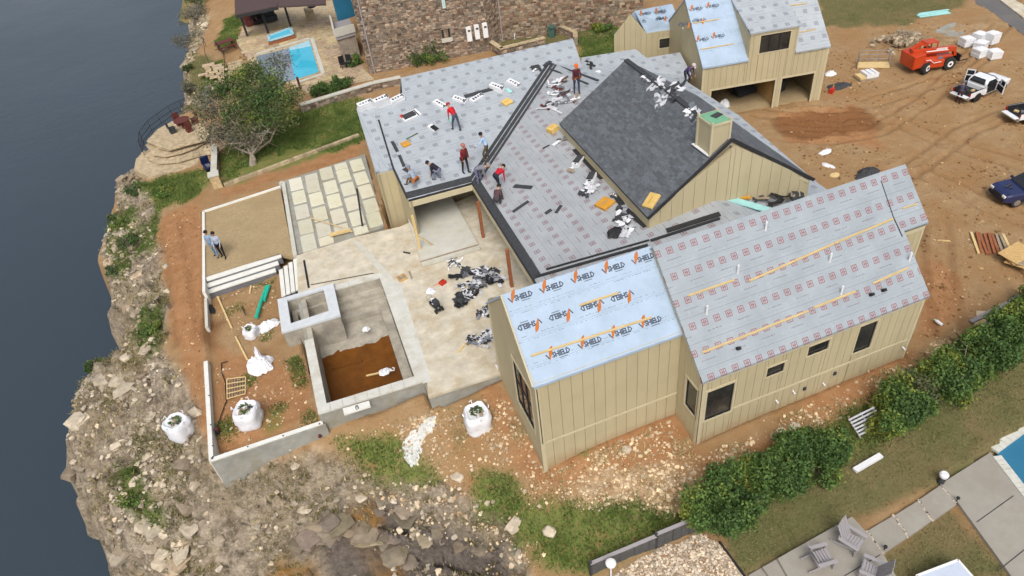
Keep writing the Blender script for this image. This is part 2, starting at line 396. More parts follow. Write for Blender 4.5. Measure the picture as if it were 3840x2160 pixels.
pale = mask([(2380,60),(2470,70),(2470,100),(2390,100)], [(1500,1180),(1760,1170),(1700,1300),(1560,1330),(1400,1240)], [(520,1180),(800,1120),(840,1160),(640,1240),(500,1260)])
stain = mask([(870,1270),(950,1260),(960,1330),(900,1340),(860,1330)], [(900,1370),(1000,1390),(1000,1460),(930,1460)], [(700,1400),(780,1400),(800,1470),(650,1470)])
sd = shore_dist(X, Y)*_SG -.35 + fbm(X*.45, Y*.45, 5)*1.7+fbm(X*1.7, Y*1.7, 3)*.7
# rock relief: blocky ledges plus fractal noise, land falls steeply to the lake past the shore line
c1, c2, cv = cells(X*.75+fbm(X*.4, Y*.4)*1.5, Y*.75+fbm(X*.4+7, Y*.4)*1.5)
d1, d2, dv = cells(X*1.9+fbm(X, Y)*.8, Y*1.9+fbm(X+9, Y)*.8); e1, e2, ev = cells(X*3.4, Y*3.4)
rk = rocky*(.95*fbm(X*.3, Y*.3, 3)*1.4 + .5*(cv-.5)*sstep(.02, .22, c2-c1) + .34*(dv-.5)*sstep(.02, .2, d2-d1) + .16*(ev-.5)*sstep(.02, .2, e2-e1) + .3*fbm(X*1.6, Y*1.6, 4) - .25*(1-sstep(0, .16, c2-c1)))
led = Z*1.0+1.6*fbm(X*.22+3, Y*.22, 4)+.5*fbm(X*.9, Y*.9, 3); q_ = led/.55; fr_ = q_-np.floor(q_); terr = (np.floor(q_)+sstep(.62, 1., fr_)-q_)*.55
rk = rk + rocky*terr*.9 + rocky*.16*(1-2*np.abs(fbm(X*2.6, Y*2.6, 3)))**4*.6
Zt = Z + rk + (1-rocky)*(.09*fbm(X*.8, Y*.8, 4)+.05*fbm(X*3, Y*3, 2))
# gully
gx, gy = PX[..., 0], PX[..., 1]
def blob(cx, cy, rx, ry): return np.clip(1-((gx-cx)/rx)**2-((gy-cy)/ry)**2, 0, 1)
gnz = fbm(X*.9, Y*.9, 4)*.5
Zt -= 4.2*sstep(.0, .12, blob(885, 1480, 125, 120)*(1+2*gnz)) + 1.2*sstep(0, .3, blob(1060, 1430, 270, 60)*(1+3*gnz)) + 1.5*sstep(0, .25, blob(1000, 1312, 62, 15)*(1+2*gnz)) + .8*sstep(0, .3, blob(1160, 1385, 110, 12)*(1+2*gnz))
Zt -= .3*blob(2070, 310, 110, 30); Zt += blob(2070, 305, 130, 45)**.5*.25*np.sin(PX[..., 1]*.42+fbm(X, Y, 3)*5)
Zt = np.where(sd < -1.0, np.maximum(Zt, -7.6), Zt)
edge = sstep(-1.4, .25, sd)
Zt = Zt - edge*1.6 - sstep(0, 2.2, sd)*13.0
flatm = mask([(500,470),(720,380),(975,380),(1060,560),(1280,760),(1290,960),(1070,1010),(810,1060),(530,1175),(505,760)], soft=False)
def wpoly(pts, z): return [tuple(at(x*DP, y*DP, z)[:2]) for x, y in pts]
for poly, zmax in ((wpoly([(509,522),(700,458),(918,388),(972,590)], .3)+[(-8, 22.5), (-6, 31), (8, 31), (12, 20), (11.5, 8), (12.2, 7), (12.2, 1.9), (10.9, 0), (.3, 0), (.3, 1.7), (-5.9, 1.7)]+wpoly([(1270,936),(1077,999),(1066,967),(812,1043),(760,840),(705,760),(700,650),(512,738)], .5), -.55),
  (wpoly([(512,738),(700,650),(760,840),(806,1046),(540,1150)], -.3), -.42), (wpoly([(705,770),(840,700),(960,695),(1045,948),(818,1022),(752,838)], .5), -4.2)):
    Zt = np.where(inpoly(X, Y, poly), np.minimum(Zt, zmax+.05*fbm(X*1.5, Y*1.5, 3)), Zt)
yard = lambda pts: [tuple(at(2500+x*.52019, 1500+y*.52019, -.4)[:2]) for x, y in pts]
for poly, zmax in ((yard([(1940, 600), (2335, 345), (2900, 0), (3400, 600), (2900, 1900), (560, 1900), (570, 1250), (1330, 820), (1450, 925)]), -.52), (yard([(2370, 370), (2720, 110), (2720, 800)]), -1.6), (yard([(1400, 1150), (2080, 760), (2470, 1269), (2100, 1700), (1700, 1500)]), -.45)):
    Zt = np.where(inpoly(X, Y, poly), np.minimum(Zt, zmax+.02*fbm(X*2, Y*2, 2)), Zt)
Zt = np.where(inpoly(X, Y, [tuple(at(3040+x*.34513, y*.34513, .05)[:2]) for x, y in ((1690, -60), (2330, 390), (3200, 900), (3700, 500), (2400, 60), (2100, -90))]), np.minimum(Zt, -.06), Zt)
Zt = np.where(inpoly(X, Y, [tuple(at(x, y, z)[:2]) for x, y, z in ((2638, 243, 4.1), (3110, 162, 4.1), (3060, 20, 4.1), (2600, 90, 4.1))]), np.minimum(Zt, -.02), Zt)
Zt = np.where(inpoly(X, Y, [tuple(at(600+x*.34513, y*.34513, .1)[:2]) for x, y in ((835, 470), (900, 290), (860, -60), (1900, -60), (1960, 380), (2080, 620), (2330, 860), (1600, 1010), (1480, 900), (1050, 900), (960, 640))]), np.minimum(Zt, -.02), Zt)
# wheel ruts in the dirt
ruts = np.zeros(X.shape)
for tr in ([(2110, 600), (2200, 480), (2330, 400), (2420, 330), (2520, 290), (2600, 280)], [(1900, 280), (2020, 300), (2140, 290), (2250, 300), (2380, 360), (2600, 420)], [(1960, 340), (2080, 350), (2200, 330), (2330, 250), (2440, 140), (2520, 60)], [(2350, 560), (2360, 700), (2390, 850)], [(2180, 260), (2280, 230), (2400, 190), (2500, 120)], [(2290, 420), (2420, 480), (2500, 520), (2600, 560)], [(430, 560), (450, 700), (470, 850)]):
    P_ = np.array([gd(*p)[:2] for p in tr])
    for off in (-.62, .62):
        best = np.full(X.shape, 9.); 
        for a_, b_ in zip(P_[:-1], P_[1:]):
            e_ = b_-a_; L_ = np.linalg.norm(e_); n_ = np.array([-e_[1], e_[0]])/L_*off; a2 = a_+n_
            t_ = np.clip(((X-a2[0])*e_[0]+(Y-a2[1])*e_[1])/L_**2, 0, 1); best = np.minimum(best, np.hypot(X-a2[0]-t_*e_[0], Y-a2[1]-t_*e_[1]))
        best = best+fbm(X*1.2, Y*1.2, 2)*.25
        ruts = np.maximum(ruts, np.exp(-(best/.2)**2)*(.55+.9*(fbm(X*.7+5, Y*.7, 3)+.1)))
        Zt = Zt-.09*np.exp(-(best/.17)**2)+.05*np.exp(-((best-.32)/.12)**2)
dark = np.maximum(dark, np.clip(ruts, 0, 1)*.55)
def heightfield(name, X, Y, Z, attrs, material):
    h, w = X.shape; me = bpy.data.meshes.new(name)
    co = np.stack([X, Y, Z], -1).reshape(-1, 3).astype(np.float32)
    i = np.arange(h*w).reshape(h, w); q = np.stack([i[:-1, :-1], i[:-1, 1:], i[1:, 1:], i[1:, :-1]], -1).reshape(-1, 4)
    me.vertices.add(h*w); me.vertices.foreach_set('co', co.ravel()); nq = len(q)
    me.loops.add(nq*4); me.loops.foreach_set('vertex_index', q.ravel().astype(np.int32))
    me.polygons.add(nq); me.polygons.foreach_set('loop_start', np.arange(0, nq*4, 4, dtype=np.int32))
    me.update(calc_edges=True)
    me.polygons.foreach_set('use_smooth', np.ones(nq, bool))
    for n, ch in attrs.items():
        a = me.color_attributes.new(n, 'FLOAT_COLOR', 'POINT'); z = np.zeros(X.shape)
        arr = np.stack([ch[0], ch[1], ch[2], np.ones(X.shape)], -1).astype(np.float32); a.data.foreach_set('color', arr.ravel())
    me.materials.append(material); me.update()
    ob = bpy.data.objects.new(name, me); col.objects.link(ob); return ob
# ground material: kinds of surface (soil, red soil, grass, rock, pale rubble) spread where they lie
gm = bpy.data.materials.new('ground_cover'); gm.use_nodes = True; g = NG(gm); N, L = g.N, g.L
b = N['Principled BSDF']; b.inputs['Roughness'].default_value = .95; b.inputs['Specular IOR Level'].default_value = .15
tc = N.new('ShaderNodeTexCoord').outputs['Object']
a1 = N.new('ShaderNodeAttribute'); a1.attribute_name = 'cover'; s1 = N.new('ShaderNodeSeparateColor'); L.new(a1.outputs['Color'], s1.inputs[0])
a2 = N.new('ShaderNodeAttribute'); a2.attribute_name = 'cover2'; s2 = N.new('ShaderNodeSeparateColor'); L.new(a2.outputs['Color'], s2.inputs[0])
nL = g.noise(tc, .35, 6, .65); nM = g.noise(tc, 1.6, 7, .7); nS = g.noise(tc, 7, 6, .75); nF = g.noise(tc, 26, 4, .7)
soil = g.mix(g.ramp(nM, .3, .7), (.285, .18, .09), (.40, .275, .15))
soil = g.mix(g.ramp(nL, .4, .65), soil, g.mix(g.ramp(nS, .3, .7), (.265, .145, .06), (.37, .225, .105)))
soil = g.mix(s1.outputs['Blue'], soil, g.mix(g.ramp(nM, .3, .7), (.29, .14, .06), (.42, .23, .11)))
soil = g.mix(g.m('MULTIPLY', g.ramp(nS, .55, .68), .75), soil, (.2, .115, .05))
soil = g.mix(g.m('MULTIPLY', g.ramp(nF, .6, .72), .55), soil, (.52, .38, .22))
palec = g.mix(g.ramp(nS, .35, .65), (.4, .3, .18), (.58, .48, .34))
soil = g.mix(g.m('MULTIPLY', g.m('MULTIPLY', s2.outputs['Red'], g.ramp(nM, .38, .66)), .7), soil, palec)
vr = N.new('ShaderNodeTexVoronoi'); vr.inputs['Scale'].default_value = 1.6; L.new(tc, vr.inputs['Vector'])
rockc = g.mix(g.ramp(nM, .36, .64), (.19, .148, .105), (.52, .435, .33))
rockc = g.mix(g.ramp(nS, .54, .68), rockc, (.64, .55, .43))
rockc = g.mix(g.m('MULTIPLY', g.ramp(nL, .45, .7), .6), rockc, g.mix(g.ramp(nM, .35, .65), (.15, .12, .055), (.36, .255, .14)))
rockc = g.mix(g.m('MULTIPLY', g.ramp(nS, .3, .5), .0), rockc, (.1, .09, .07))
rockc = g.mix(g.m('MULTIPLY', g.ramp(g.noise(tc, 3.3, 6, .7), .53, .63), .55), rockc, (.075, .09, .03))
base = g.mix(s1.outputs['Green'], soil, rockc)
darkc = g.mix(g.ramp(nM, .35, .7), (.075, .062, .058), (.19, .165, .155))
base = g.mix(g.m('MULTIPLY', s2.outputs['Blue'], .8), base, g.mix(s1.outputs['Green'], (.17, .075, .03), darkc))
stc = N.new('ShaderNodeAttribute'); stc.attribute_name = 'cover3'; s3 = N.new('ShaderNodeSeparateColor'); L.new(stc.outputs['Color'], s3.inputs[0])
base = g.mix(g.m('MULTIPLY', s3.outputs['Red'], g.ramp(nM, .3, .6)), base, (.33, .17, .035))
grc = g.mix(g.ramp(nS, .3, .7), (.07, .13, .022), (.17, .215, .05))
grc = g.mix(g.ramp(nM, .5, .75), grc, (.21, .17, .075))
gmask = g.m('MULTIPLY', s1.outputs['Red'], g.ramp(g.m('ADD', g.m('MULTIPLY', nM, .6), g.m('MULTIPLY', nS, .5)), .42, .58))
base = g.mix(gmask, base, grc)
olc = g.mix(g.ramp(nS, .3, .7), (.085, .095, .034), (.175, .165, .07)); olc = g.mix(g.ramp(nL, .42, .62), olc, (.19, .15, .07))
base = g.mix(s2.outputs['Green'], base, olc)
hh = g.m('MULTIPLY', s1.outputs['Green'], g.m('MULTIPLY', g.ramp(g.noise(tc, 2.2, 8, .75), .3, .7), 1.6))
L.new(base, b.inputs['Base Color'])
bp = N.new('ShaderNodeBump'); bp.inputs['Strength'].default_value = .8; bp.inputs['Distance'].default_value = .12
L.new(g.m('ADD', g.m('MULTIPLY', nS, .6), g.m('ADD', hh, g.m('ADD', g.m('MULTIPLY', nF, .35), g.m('MULTIPLY', nM, .4)))), bp.inputs['Height']); L.new(bp.outputs[0], b.inputs['Normal'])
att = {'cover': (grass, rocky, red), 'cover2': (pale, olive, dark), 'cover3': (stain, stain*0, stain*0)}
tag(heightfield('ground', X, Y, Zt, att, gm), kind='structure')
def gz(x, y):
    """height of the built ground"""
    i = int(np.clip(round((y+18)/GS), 0, X.shape[0]-1)); j = int(np.clip(round((x+42)/GS), 0, X.shape[1]-1)); return float(Zt[i, j])
# land beyond the fine sheet
XF, YF = grid(-200, 320, -160, 380, 6.0)
sdf = shore_dist(XF, YF)*_SG
ZF = -.9 - sstep(-4, 14, sdf)*14
near = (XF > -41) & (XF < 61) & (YF > -17) & (YF < 101); ZF = np.where(near, -15.0, ZF)
zz = np.zeros(XF.shape); ol = fbm(XF*.03, YF*.03, 4)*2+.5
tag(heightfield('land', XF, YF, ZF, {'cover': (np.clip(ol, 0, .5), zz, zz), 'cover2': (zz, np.clip(ol, 0, 1), zz), 'cover3': (zz, zz, zz)}, gm), kind='structure')
# ------------------------------------------------------------------ lake
wm = bpy.data.materials.new('lake_water'); wm.use_nodes = True; g = NG(wm); b = g.N['Principled BSDF']
b.inputs['Base Color'].default_value = (.036, .052, .068, 1); b.inputs['Roughness'].default_value = .16; b.inputs['IOR'].default_value = 1.33
tc = g.N.new('ShaderNodeTexCoord').outputs['Object']; h = g.m('ADD', g.m('MULTIPLY', g.noise(tc, .9, 4, .6), .7), g.m('MULTIPLY', g.noise(tc, .12, 3, .5), 1.5))
g.L.new(g.m('ADD', .08, g.m('MULTIPLY', g.ramp(g.noise(tc, .035, 4, .6), .3, .7), .2)), b.inputs['Roughness'])
bp = g.N.new('ShaderNodeBump'); bp.inputs['Strength'].default_value = .2; bp.inputs['Distance'].default_value = .25; g.L.new(h, bp.inputs['Height']); g.L.new(bp.outputs[0], b.inputs['Normal'])
M['lake'] = wm
mb = MB(); mb.add([(-900, -400, -8.5), (300, -400, -8.5), (300, 1200, -8.5), (-900, 1200, -8.5)], [(0, 1, 2, 3)])
tag(mb.build('lake', 'lake'), kind='structure')
# ------------------------------------------------------------------ roof underlayment prints
def membrane(name, basec, sqc, u_sp=.56, v_sp=1.0, sq=.2, red=True):
    m = bpy.data.materials.new(name); m.use_nodes = True; g = NG(m); b = g.N['Principled BSDF']
    b.inputs['Roughness'].default_value = .5; b.inputs['Specular IOR Level'].default_value = .35
    uvn = g.N.new('ShaderNodeUVMap'); sp = g.N.new('ShaderNodeSeparateXYZ'); g.L.new(uvn.outputs[0], sp.inputs[0]); uv = uvn.outputs[0]
    u, v = sp.outputs[0], sp.outputs[1]
    nl = g.noise(uv, .8, 5, .6); ns = g.noise(uv, 5, 5, .65)
    c = g.mix(g.ramp(nl, .35, .65), tuple(x*.9 for x in basec), tuple(min(1, x*1.06) for x in basec))
    c = g.mix(g.m('MULTIPLY', g.ramp(ns, .55, .75), .18), c, (.62, .62, .63))
    if sq:
        vv = g.m('MODULO', g.m('ADD', v, 100.0), v_sp); row = g.m('FLOOR', g.m('DIVIDE', g.m('ADD', v, 100.0), v_sp))
        uu = g.m('MODULO', g.m('ADD', g.m('ADD', u, 200.0), g.m('MULTIPLY', g.m('MODULO', row, 2.0), u_sp*.37)), u_sp)
        du = g.m('ABSOLUTE', g.m('SUBTRACT', uu, u_sp*.5)); dv = g.m('ABSOLUTE', g.m('SUBTRACT', vv, v_sp*.36))
        dm = g.m('MAXIMUM', du, dv)
        ring = g.band(dm, sq*.38, sq*.5); inner = g.m('MULTIPLY', g.m('LESS_THAN', dm, sq*.3), g.m('MAXIMUM', g.band(g.m('MODULO', g.m('MULTIPLY', uu, 14.0), 1.0), .0, .45), g.m('LESS_THAN', dv, .018)))
        c = g.mix(g.m('MULTIPLY', g.m('MAXIMUM', ring, inner), .85), c, sqc)
        # lap seam, rows of small print and the long line of lettering
        c = g.mix(g.m('MULTIPLY', g.m('LESS_THAN', vv, .02), .6), c, (.14, .15, .16))
        wig = g.noise(uv, 9, 2, .5)
        dash = g.m('MULTIPLY', g.band(vv, v_sp*.7, v_sp*.725), g.band(g.m('MODULO', g.m('ADD', g.m('MULTIPLY', u, 1.0), g.m('MULTIPLY', row, .7)), 1.35), .1, .72))
        c = g.mix(g.m('MULTIPLY', dash, g.ramp(g.noise(uv, 22, 1), .35, .6)), c, (.09, .09, .1) if not red else (.12, .07, .08))
        d2 = g.m('MULTIPLY', g.band(vv, v_sp*.86, v_sp*.88), g.ramp(g.noise(uv, 12, 2), .5, .56)); c = g.mix(g.m('MULTIPLY', d2, .5), c, (.15, .15, .17))
        d3 = g.m('MULTIPLY', g.band(vv, v_sp*.1, v_sp*.115), g.ramp(g.noise(uv, 12, 2), .5, .56)); c = g.mix(g.m('MULTIPLY', d3, .5), c, (.15, .15, .17))
    else:
        vv = g.m('MODULO', g.m('ADD', v, 100.0), v_sp)
        c = g.mix(g.m('MULTIPLY', g.m('LESS_THAN', vv, .015), .5), c, (.14, .18, .22))
        d2 = g.m('MULTIPLY', g.band(vv, v_sp*.9, v_sp*.93), g.ramp(g.noise(uv, 11, 2), .5, .56)); c = g.mix(g.m('MULTIPLY', d2, .6), c, (.1, .12, .16))
        d3 = g.m('MULTIPLY', g.band(vv, v_sp*.06, v_sp*.09), g.ramp(g.noise(uv, 11, 2), .52, .56)); c = g.mix(g.m('MULTIPLY', d3, .6), c, (.1, .12, .16))
    g.L.new(c, b.inputs['Base Color'])
    bp = g.N.new('ShaderNodeBump'); bp.inputs['Strength'].default_value = .35; bp.inputs['Distance'].default_value = .04
    g.L.new(g.noise(uv, 2.2, 4, .6), bp.inputs['Height']); g.L.new(bp.outputs[0], b.inputs['Normal'])
    M[name] = m
membrane('membrane_red', (.295, .335, .365), (.24, .06, .065), .54, 1.02, .27)
membrane('membrane_grey', (.365, .4, .43), (.11, .11, .13), .84, 1.0, .28, red=False)
membrane('membrane_pink', (.345, .365, .38), (.18, .07, .08), .66, 1.22, .28)
membrane('membrane_blue', (.34, .435, .55), (.1, .1, .1), sq=0, v_sp=1.05)
mat('print_navy', (.045, .06, .09), .6, .1, bump=0); mat('print_orange', (.42, .13, .02), .6, .1, bump=0); mat('print_pale', (.3, .42, .45), .6, .1, bump=0)

# ------------------------------------------------------------------ walls with board siding
def wallseg(parent, a, b, zb, top, openings=(), spacing=.44, th=.12, name='wall', boards=True, material='siding'):
    """vertical wall from a to b (outside on the right hand), top: [(t, z)...], openings: (t0, t1, z0, z1) with t in metres"""
    a = np.array(a, float)[:2]; b = np.array(b, float)[:2]; Ln = np.linalg.norm(b-a); d = (b-a)/Ln; n = np.array([d[1], -d[0]])
    tt = [p[0] if p[0] >= 0 else Ln for p in top]; tz = [p[1] for p in top]
    if len(tt) == 1: tt = [0, Ln]; tz = [tz[0]]*2
    zt = lambda t: float(np.interp(t, tt, tz)); zbf = zb if callable(zb) else (lambda t: zb)
    def P(t, o, z): q = a+d*t+n*o; return (q[0], q[1], z)
    def pieces(t0, t1, mb, o0, o1, g=0.0):
        mid = (t0+t1)/2; iv = []; cur = None
        ops = sorted([o for o in openings if o[0] < mid < o[1]], key=lambda o: o[2]); z = None
        for o in ops: iv.append((z, o[2])); z = o[3]
        iv.append((z, None)); made = 0
        for lo, hi in iv:
            za0 = zbf(t0) if lo is None else lo; za1 = zbf(t1) if lo is None else lo
            zb0 = zt(t0) if hi is None else hi; zb1 = zt(t1) if hi is None else hi
            if max(zb0-za0, zb1-za1) < .04: continue
            zb0 = max(zb0, za0+.01); zb1 = max(zb1, za1+.01)
            vs = [P(t0+g, o0, za0), P(t1-g, o0, za1), P(t1-g, o0, zb1), P(t0+g, o0, zb0), P(t0+g, o1, za0), P(t1-g, o1, za1), P(t1-g, o1, zb1), P(t0+g, o1, zb0)]
            mb.add(vs, [(0, 1, 2, 3), (7, 6, 5, 4), (0, 4, 5, 1), (1, 5, 6, 2), (2, 6, 7, 3), (3, 7, 4, 0)]); made += 1
        return made
    cuts = sorted(set([0, Ln]+[t for t in tt if 0 < t < Ln]+[x for o in openings for x in o[:2] if 0 < x < Ln]))
    mb = MB()
    for t0, t1 in zip(cuts[:-1], cuts[1:]):
        if t1-t0 > .02: pieces(t0, t1, mb, -th, 0)
    w = mb.build(name, 'siding_back' if boards else material, parent)
    if boards:
        k = max(1, round(Ln/spacing)); bc = sorted(set([Ln*i/k for i in range(k+1)]+[x for o in openings for x in o[:2] if 0 < x < Ln]+[t for t in tt if 0 < t < Ln]))
        for t0, t1 in zip(bc[:-1], bc[1:]):
            if t1-t0 < .05: continue
            mb = MB(); k_ = pieces(t0, t1, mb, .004, .034, .009)
            for q in range(k_):
                m1 = MB(); m1.add(mb.v[q*8:q*8+8], [(0, 1, 2, 3), (7, 6, 5, 4), (0, 4, 5, 1), (1, 5, 6, 2), (2, 6, 7, 3), (3, 7, 4, 0)]); m1.build('siding_board', material, w)
    def W(t, o, z): return P(t, o, z)
    W.L = Ln; W.d = d; W.n = n
    return w, W
def window(parent, W, t0, t1, z0, z1, cols=1, rows=1, pane='glass_int', name='window', trim='trim', tw=.1):
    mb = MB()
    for (a, b_, c, d_) in ((t0-tw, t1+tw, z1, z1+tw), (t0-tw, t1+tw, z0-tw, z0), (t0-tw, t0, z0, z1), (t1, t1+tw, z0, z1)):
        vs = [W(x, o, z) for o in (-.03, .06) for (x, z) in ((a, c), (b_, c), (b_, d_), (a, d_))]
        mb.add(vs, [(0, 1, 2, 3), (7, 6, 5, 4), (0, 4, 5, 1), (1, 5, 6, 2), (2, 6, 7, 3), (3, 7, 4, 0)])
    w = mb.build(name, trim, parent)
    fr = MB(); s = .045
    xs = [t0+(t1-t0)*i/cols for i in range(cols+1)]; zs = [z0+(z1-z0)*i/rows for i in range(rows+1)]
    for x in xs:
        x0, x1 = max(t0, x-s), min(t1, x+s); fr.add([W(x_, o, z) for o in (-.05, .01) for (x_, z) in ((x0, z0), (x1, z0), (x1, z1), (x0, z1))], [(0, 1, 2, 3), (7, 6, 5, 4), (0, 4, 5, 1), (1, 5, 6, 2), (2, 6, 7, 3), (3, 7, 4, 0)])
    for z in zs:
        a, c = max(z0, z-s), min(z1, z+s); fr.add([W(x_, o, z_) for o in (-.055, .005) for (x_, z_) in ((t0+.005, a), (t1-.005, a), (t1-.005, c), (t0+.005, c))], [(0, 1, 2, 3), (7, 6, 5, 4), (0, 4, 5, 1), (1, 5, 6, 2), (2, 6, 7, 3), (3, 7, 4, 0)])
    fr.build('frame', 'black', w)
    for i in range(cols):
        for j in range(rows):
            p = MB(); a, b_ = xs[i]+s, xs[i+1]-s; c, d_ = zs[j]+s, zs[j+1]-s
            p.add([W(x_, o, z_) for o in (-.04, -.02) for (x_, z_) in ((a, c), (b_, c), (b_, d_), (a, d_))], [(0, 1, 2, 3), (7, 6, 5, 4), (0, 4, 5, 1), (1, 5, 6, 2), (2, 6, 7, 3), (3, 7, 4, 0)])
            p.build('pane', pane, w)
    return w
def strip(W, t0, t1, z0, z1, o0=.0, o1=.05, mb=None):
    mb = mb or MB()
    f = lambda z, t: z(t) if callable(z) else z
    vs = [W(t, o, z) for o in (o0, o1) for (t, z) in ((t0, f(z0, t0)), (t1, f(z0, t1)), (t1, f(z1, t1)), (t0, f(z1, t0)))]
    return mb.add(vs, [(0, 1, 2, 3), (7, 6, 5, 4), (0, 4, 5, 1), (1, 5, 6, 2), (2, 6, 7, 3), (3, 7, 4, 0)])
def slab(parent, pts, material, name='roof', th=.1, uv=None, drop=(0, 0, 1)):
    mb = MB(); mb.prism([tuple(p) for p in pts], tuple(-th*x for x in drop)); return mb.build(name, material, parent, uv=uv)
def logo(parent, o, U, V, size, flip=False, material=None):
    """the printed word with its swoosh on the sheet: o is the lower left, U along, V up the slope"""
    o = Vector(o); U = Vector(U).normalized(); V = Vector(V).normalized(); n = U.cross(V).normalized()
    if flip: o = o+U*size*2.9+V*size; U = -U; V = -V
    cu = bpy.data.curves.new('t', 'FONT'); cu.body = 'SHIELD'; cu.size = size*.8; cu.resolution_u = 1; cu.extrude = 0
    cu.offset = size*.03; cu.space_character = .92
    ob = bpy.data.objects.new('t', cu); col.objects.link(ob)
    me = bpy.data.meshes.new_from_object(ob.evaluated_get(bpy.context.evaluated_depsgraph_get()) if False else ob); bpy.data.objects.remove(ob)
    mb = MB()
    def pt(x, y, h=.004): return tuple(o+U*x+V*y+n*h)
    w = max(v.co.x for v in me.vertices)
    mb.add([pt(size*.72+v.co.x*size*2.05/w, size*.12+v.co.y) for v in me.vertices], [tuple(p.vertices) for p in me.polygons])
    bpy.data.meshes.remove(me)
    # the V: thin left stroke, and a swoosh that flares up to the right
    s = size; wd_ = mb; mb = MB()
    mb.add([pt(0, s*.62), pt(s*.14, s*.66), pt(s*.42, s*.1), pt(s*.36, -s*.02)], [(0, 1, 2, 3)])
    mb.cur = 1
    mb.add([pt(s*.36, -s*.02, .005), pt(s*.6, s*.32, .005), pt(s*.82, s*.62, .005), pt(s*.98, s*.98, .005), pt(s*1.05, s*1.38, .005), pt(s*.72, s*1.22, .005), pt(s*.5, s*.92, .005), pt(s*.38, s*.5, .005), pt(s*.33, s*.2, .005)], [(0, 1, 2, 3, 4, 5, 6, 7, 8)])
    mb.build('printed_swoosh', ['print_navy', 'print_orange'], parent); mb = MB()
    mb.add([pt(s*1.95+math.cos(k*1.047)*s*.12, s*1.12+math.sin(k*1.047)*s*.14) for k in range(6)], [(0, 1, 2, 3, 4, 5)])
    mb.build('printed_mark', 'print_pale', parent); mb = wd_
    mb.add([pt(s*1.4, -s*.12), pt(s*2.3, -s*.12), pt(s*2.3, -s*.05), pt(s*1.4, -s*.05)], [(0, 1, 2, 3)])
    return mb.build('printed_word', 'print_navy', parent)

# ------------------------------------------------------------------ the house
house = thing('house', 'large beige board-sided house with unfinished roofs around a pool courtyard', 'house')
# long wing (front right)
A1, B1 = (.1, -.1), (10.73, -.1); ZE1, ZR1 = 3.8, 7.5; RY = 3.76; SL1 = 3.7/3.86; zr1 = lambda y: ZR1-SL1*abs(RY-y)
TW = .45
opn = [(.25, 1.5, 1.1, 2.85), (3.0, 3.83, 2.38, 2.9), (4.9, 5.92, 2.7, 3.25), (7.4, 8.3, 1.7, 3.28)]
w, Wf = wallseg(house, A1, B1, -.7, [(0, ZE1-.1)], opn, .41)
for k_, o_ in enumerate(opn): window(house, Wf, *o_, tw=.1 if k_ == 0 else .07)
mb = MB()
for (t0, t1) in ((1.62, Wf.L-.16),): strip(Wf, t0, t1, 1.12, 1.22, .02, .055, mb)
strip(Wf, .0, Wf.L, 3.42, 3.64, .036, .06, mb); strip(Wf, 0, .14, -.7, 3.4, .036, .06, mb); strip(Wf, Wf.L-.14, Wf.L, -.7, 3.4, .036, .06, mb)
mb.build('trim_boards', 'trim', house)
# left gable of the long wing
def gz1(t): return None
w, Wl = wallseg(house, (.1, 7.6), (.1, -.1), -.7, [(0, 3.75), (7.6-RY, ZR1-.08), (7.7, 3.75)], [(6.72, 7.5, 1.25, 2.85)], .41)
window(house, Wl, 6.72, 7.5, 1.25, 2.85)
mb = MB(); strip(Wl, 7.7-.14, 7.7+.03, -.7, 3.55, .036, .06, mb); strip(Wl, 3.84, 7.7, lambda t: np.interp(t, [3.84, 7.7], [ZR1-.36, 3.44]), lambda t: np.interp(t, [3.84, 7.7], [ZR1-.12, 3.68]), .036, .06, mb); mb.build('trim_boards', 'trim', house)
wallseg(house, B1, (10.73, 1.92), -.5, [(0, 3.68), (-1, 5.6)], (), .41)
w, We = wallseg(house, (10.73, 1.92), (12.0, 1.92), -.5, [(0, 5.65)], (), .41)
mb = MB(); strip(We, 0, We.L, 5.35, 5.6, .036, .06, mb); strip(We, We.L-.12, We.L, -.5, 5.33, .036, .06, mb); mb.build('trim_boards', 'trim', house)
wallseg(house, (12.0, 1.92), (12.0, 5.6), -.5, [(0, 5.65), (1.82, ZR1-.1), (3.68, 5.65)], (), .5)
wallseg(house, (12.0, 5.6), (8, 7.6), -.5, [(0, 3.7)], (), .5)
sl = math.hypot(RY+.25, ZR1-3.85); V1 = (0, -1/math.hypot(1, SL1), -SL1/math.hypot(1, SL1))
r1 = slab(house, [(.0, -.22, zr1(-.22)), (10.83, -.22, zr1(-.22)), (10.83, 1.86, zr1(1.86)), (12.1, 1.86, zr1(1.86)), (12.1, RY, ZR1), (.0, RY, ZR1)], 'membrane_red', th=.12, uv=((0, RY, ZR1), (1, 0, 0), V1))
slab(house, [(.0, RY+.002, ZR1), (12.1, RY+.002, ZR1), (12.1, 7.6, zr1(7.6)), (.0, 7.6, zr1(7.6))], 'membrane_red', th=.1, uv=((0, RY, ZR1), (1, 0, 0), V1))
N1 = np.array([0, -SL1, 1])/math.hypot(1, SL1); P1 = np.array([0, RY, ZR1])
def on1(px, py, h=0): return onplane(px, py, P1, N1)+N1*h
def batten(parent, on, p, q, w=.075, h=.05, m='lumber'):
    MB().beam(on(*p, .028), on(*q, .028), w, h, up=(0, 0, 1)).build('roof_batten', m, parent)
c6 = lambda x, y: (2450+x*.5522, 600+y*.5522)
batten(r1, on1, c6(235, 922), c6(548, 815)); batten(r1, on1, c6(650, 822), c6(1225, 568)); batten(r1, on1, c6(1228, 566), c6(1625, 400))
batten(r1, on1, c6(330, 1308), c6(1050, 1026)); batten(r1, on1, c6(1088, 1003), c6(1370, 893)); batten(r1, on1, c6(1490, 838), c6(1728, 733)); batten(r1, on1, c6(1690, 330), c6(1790, 298), .05)
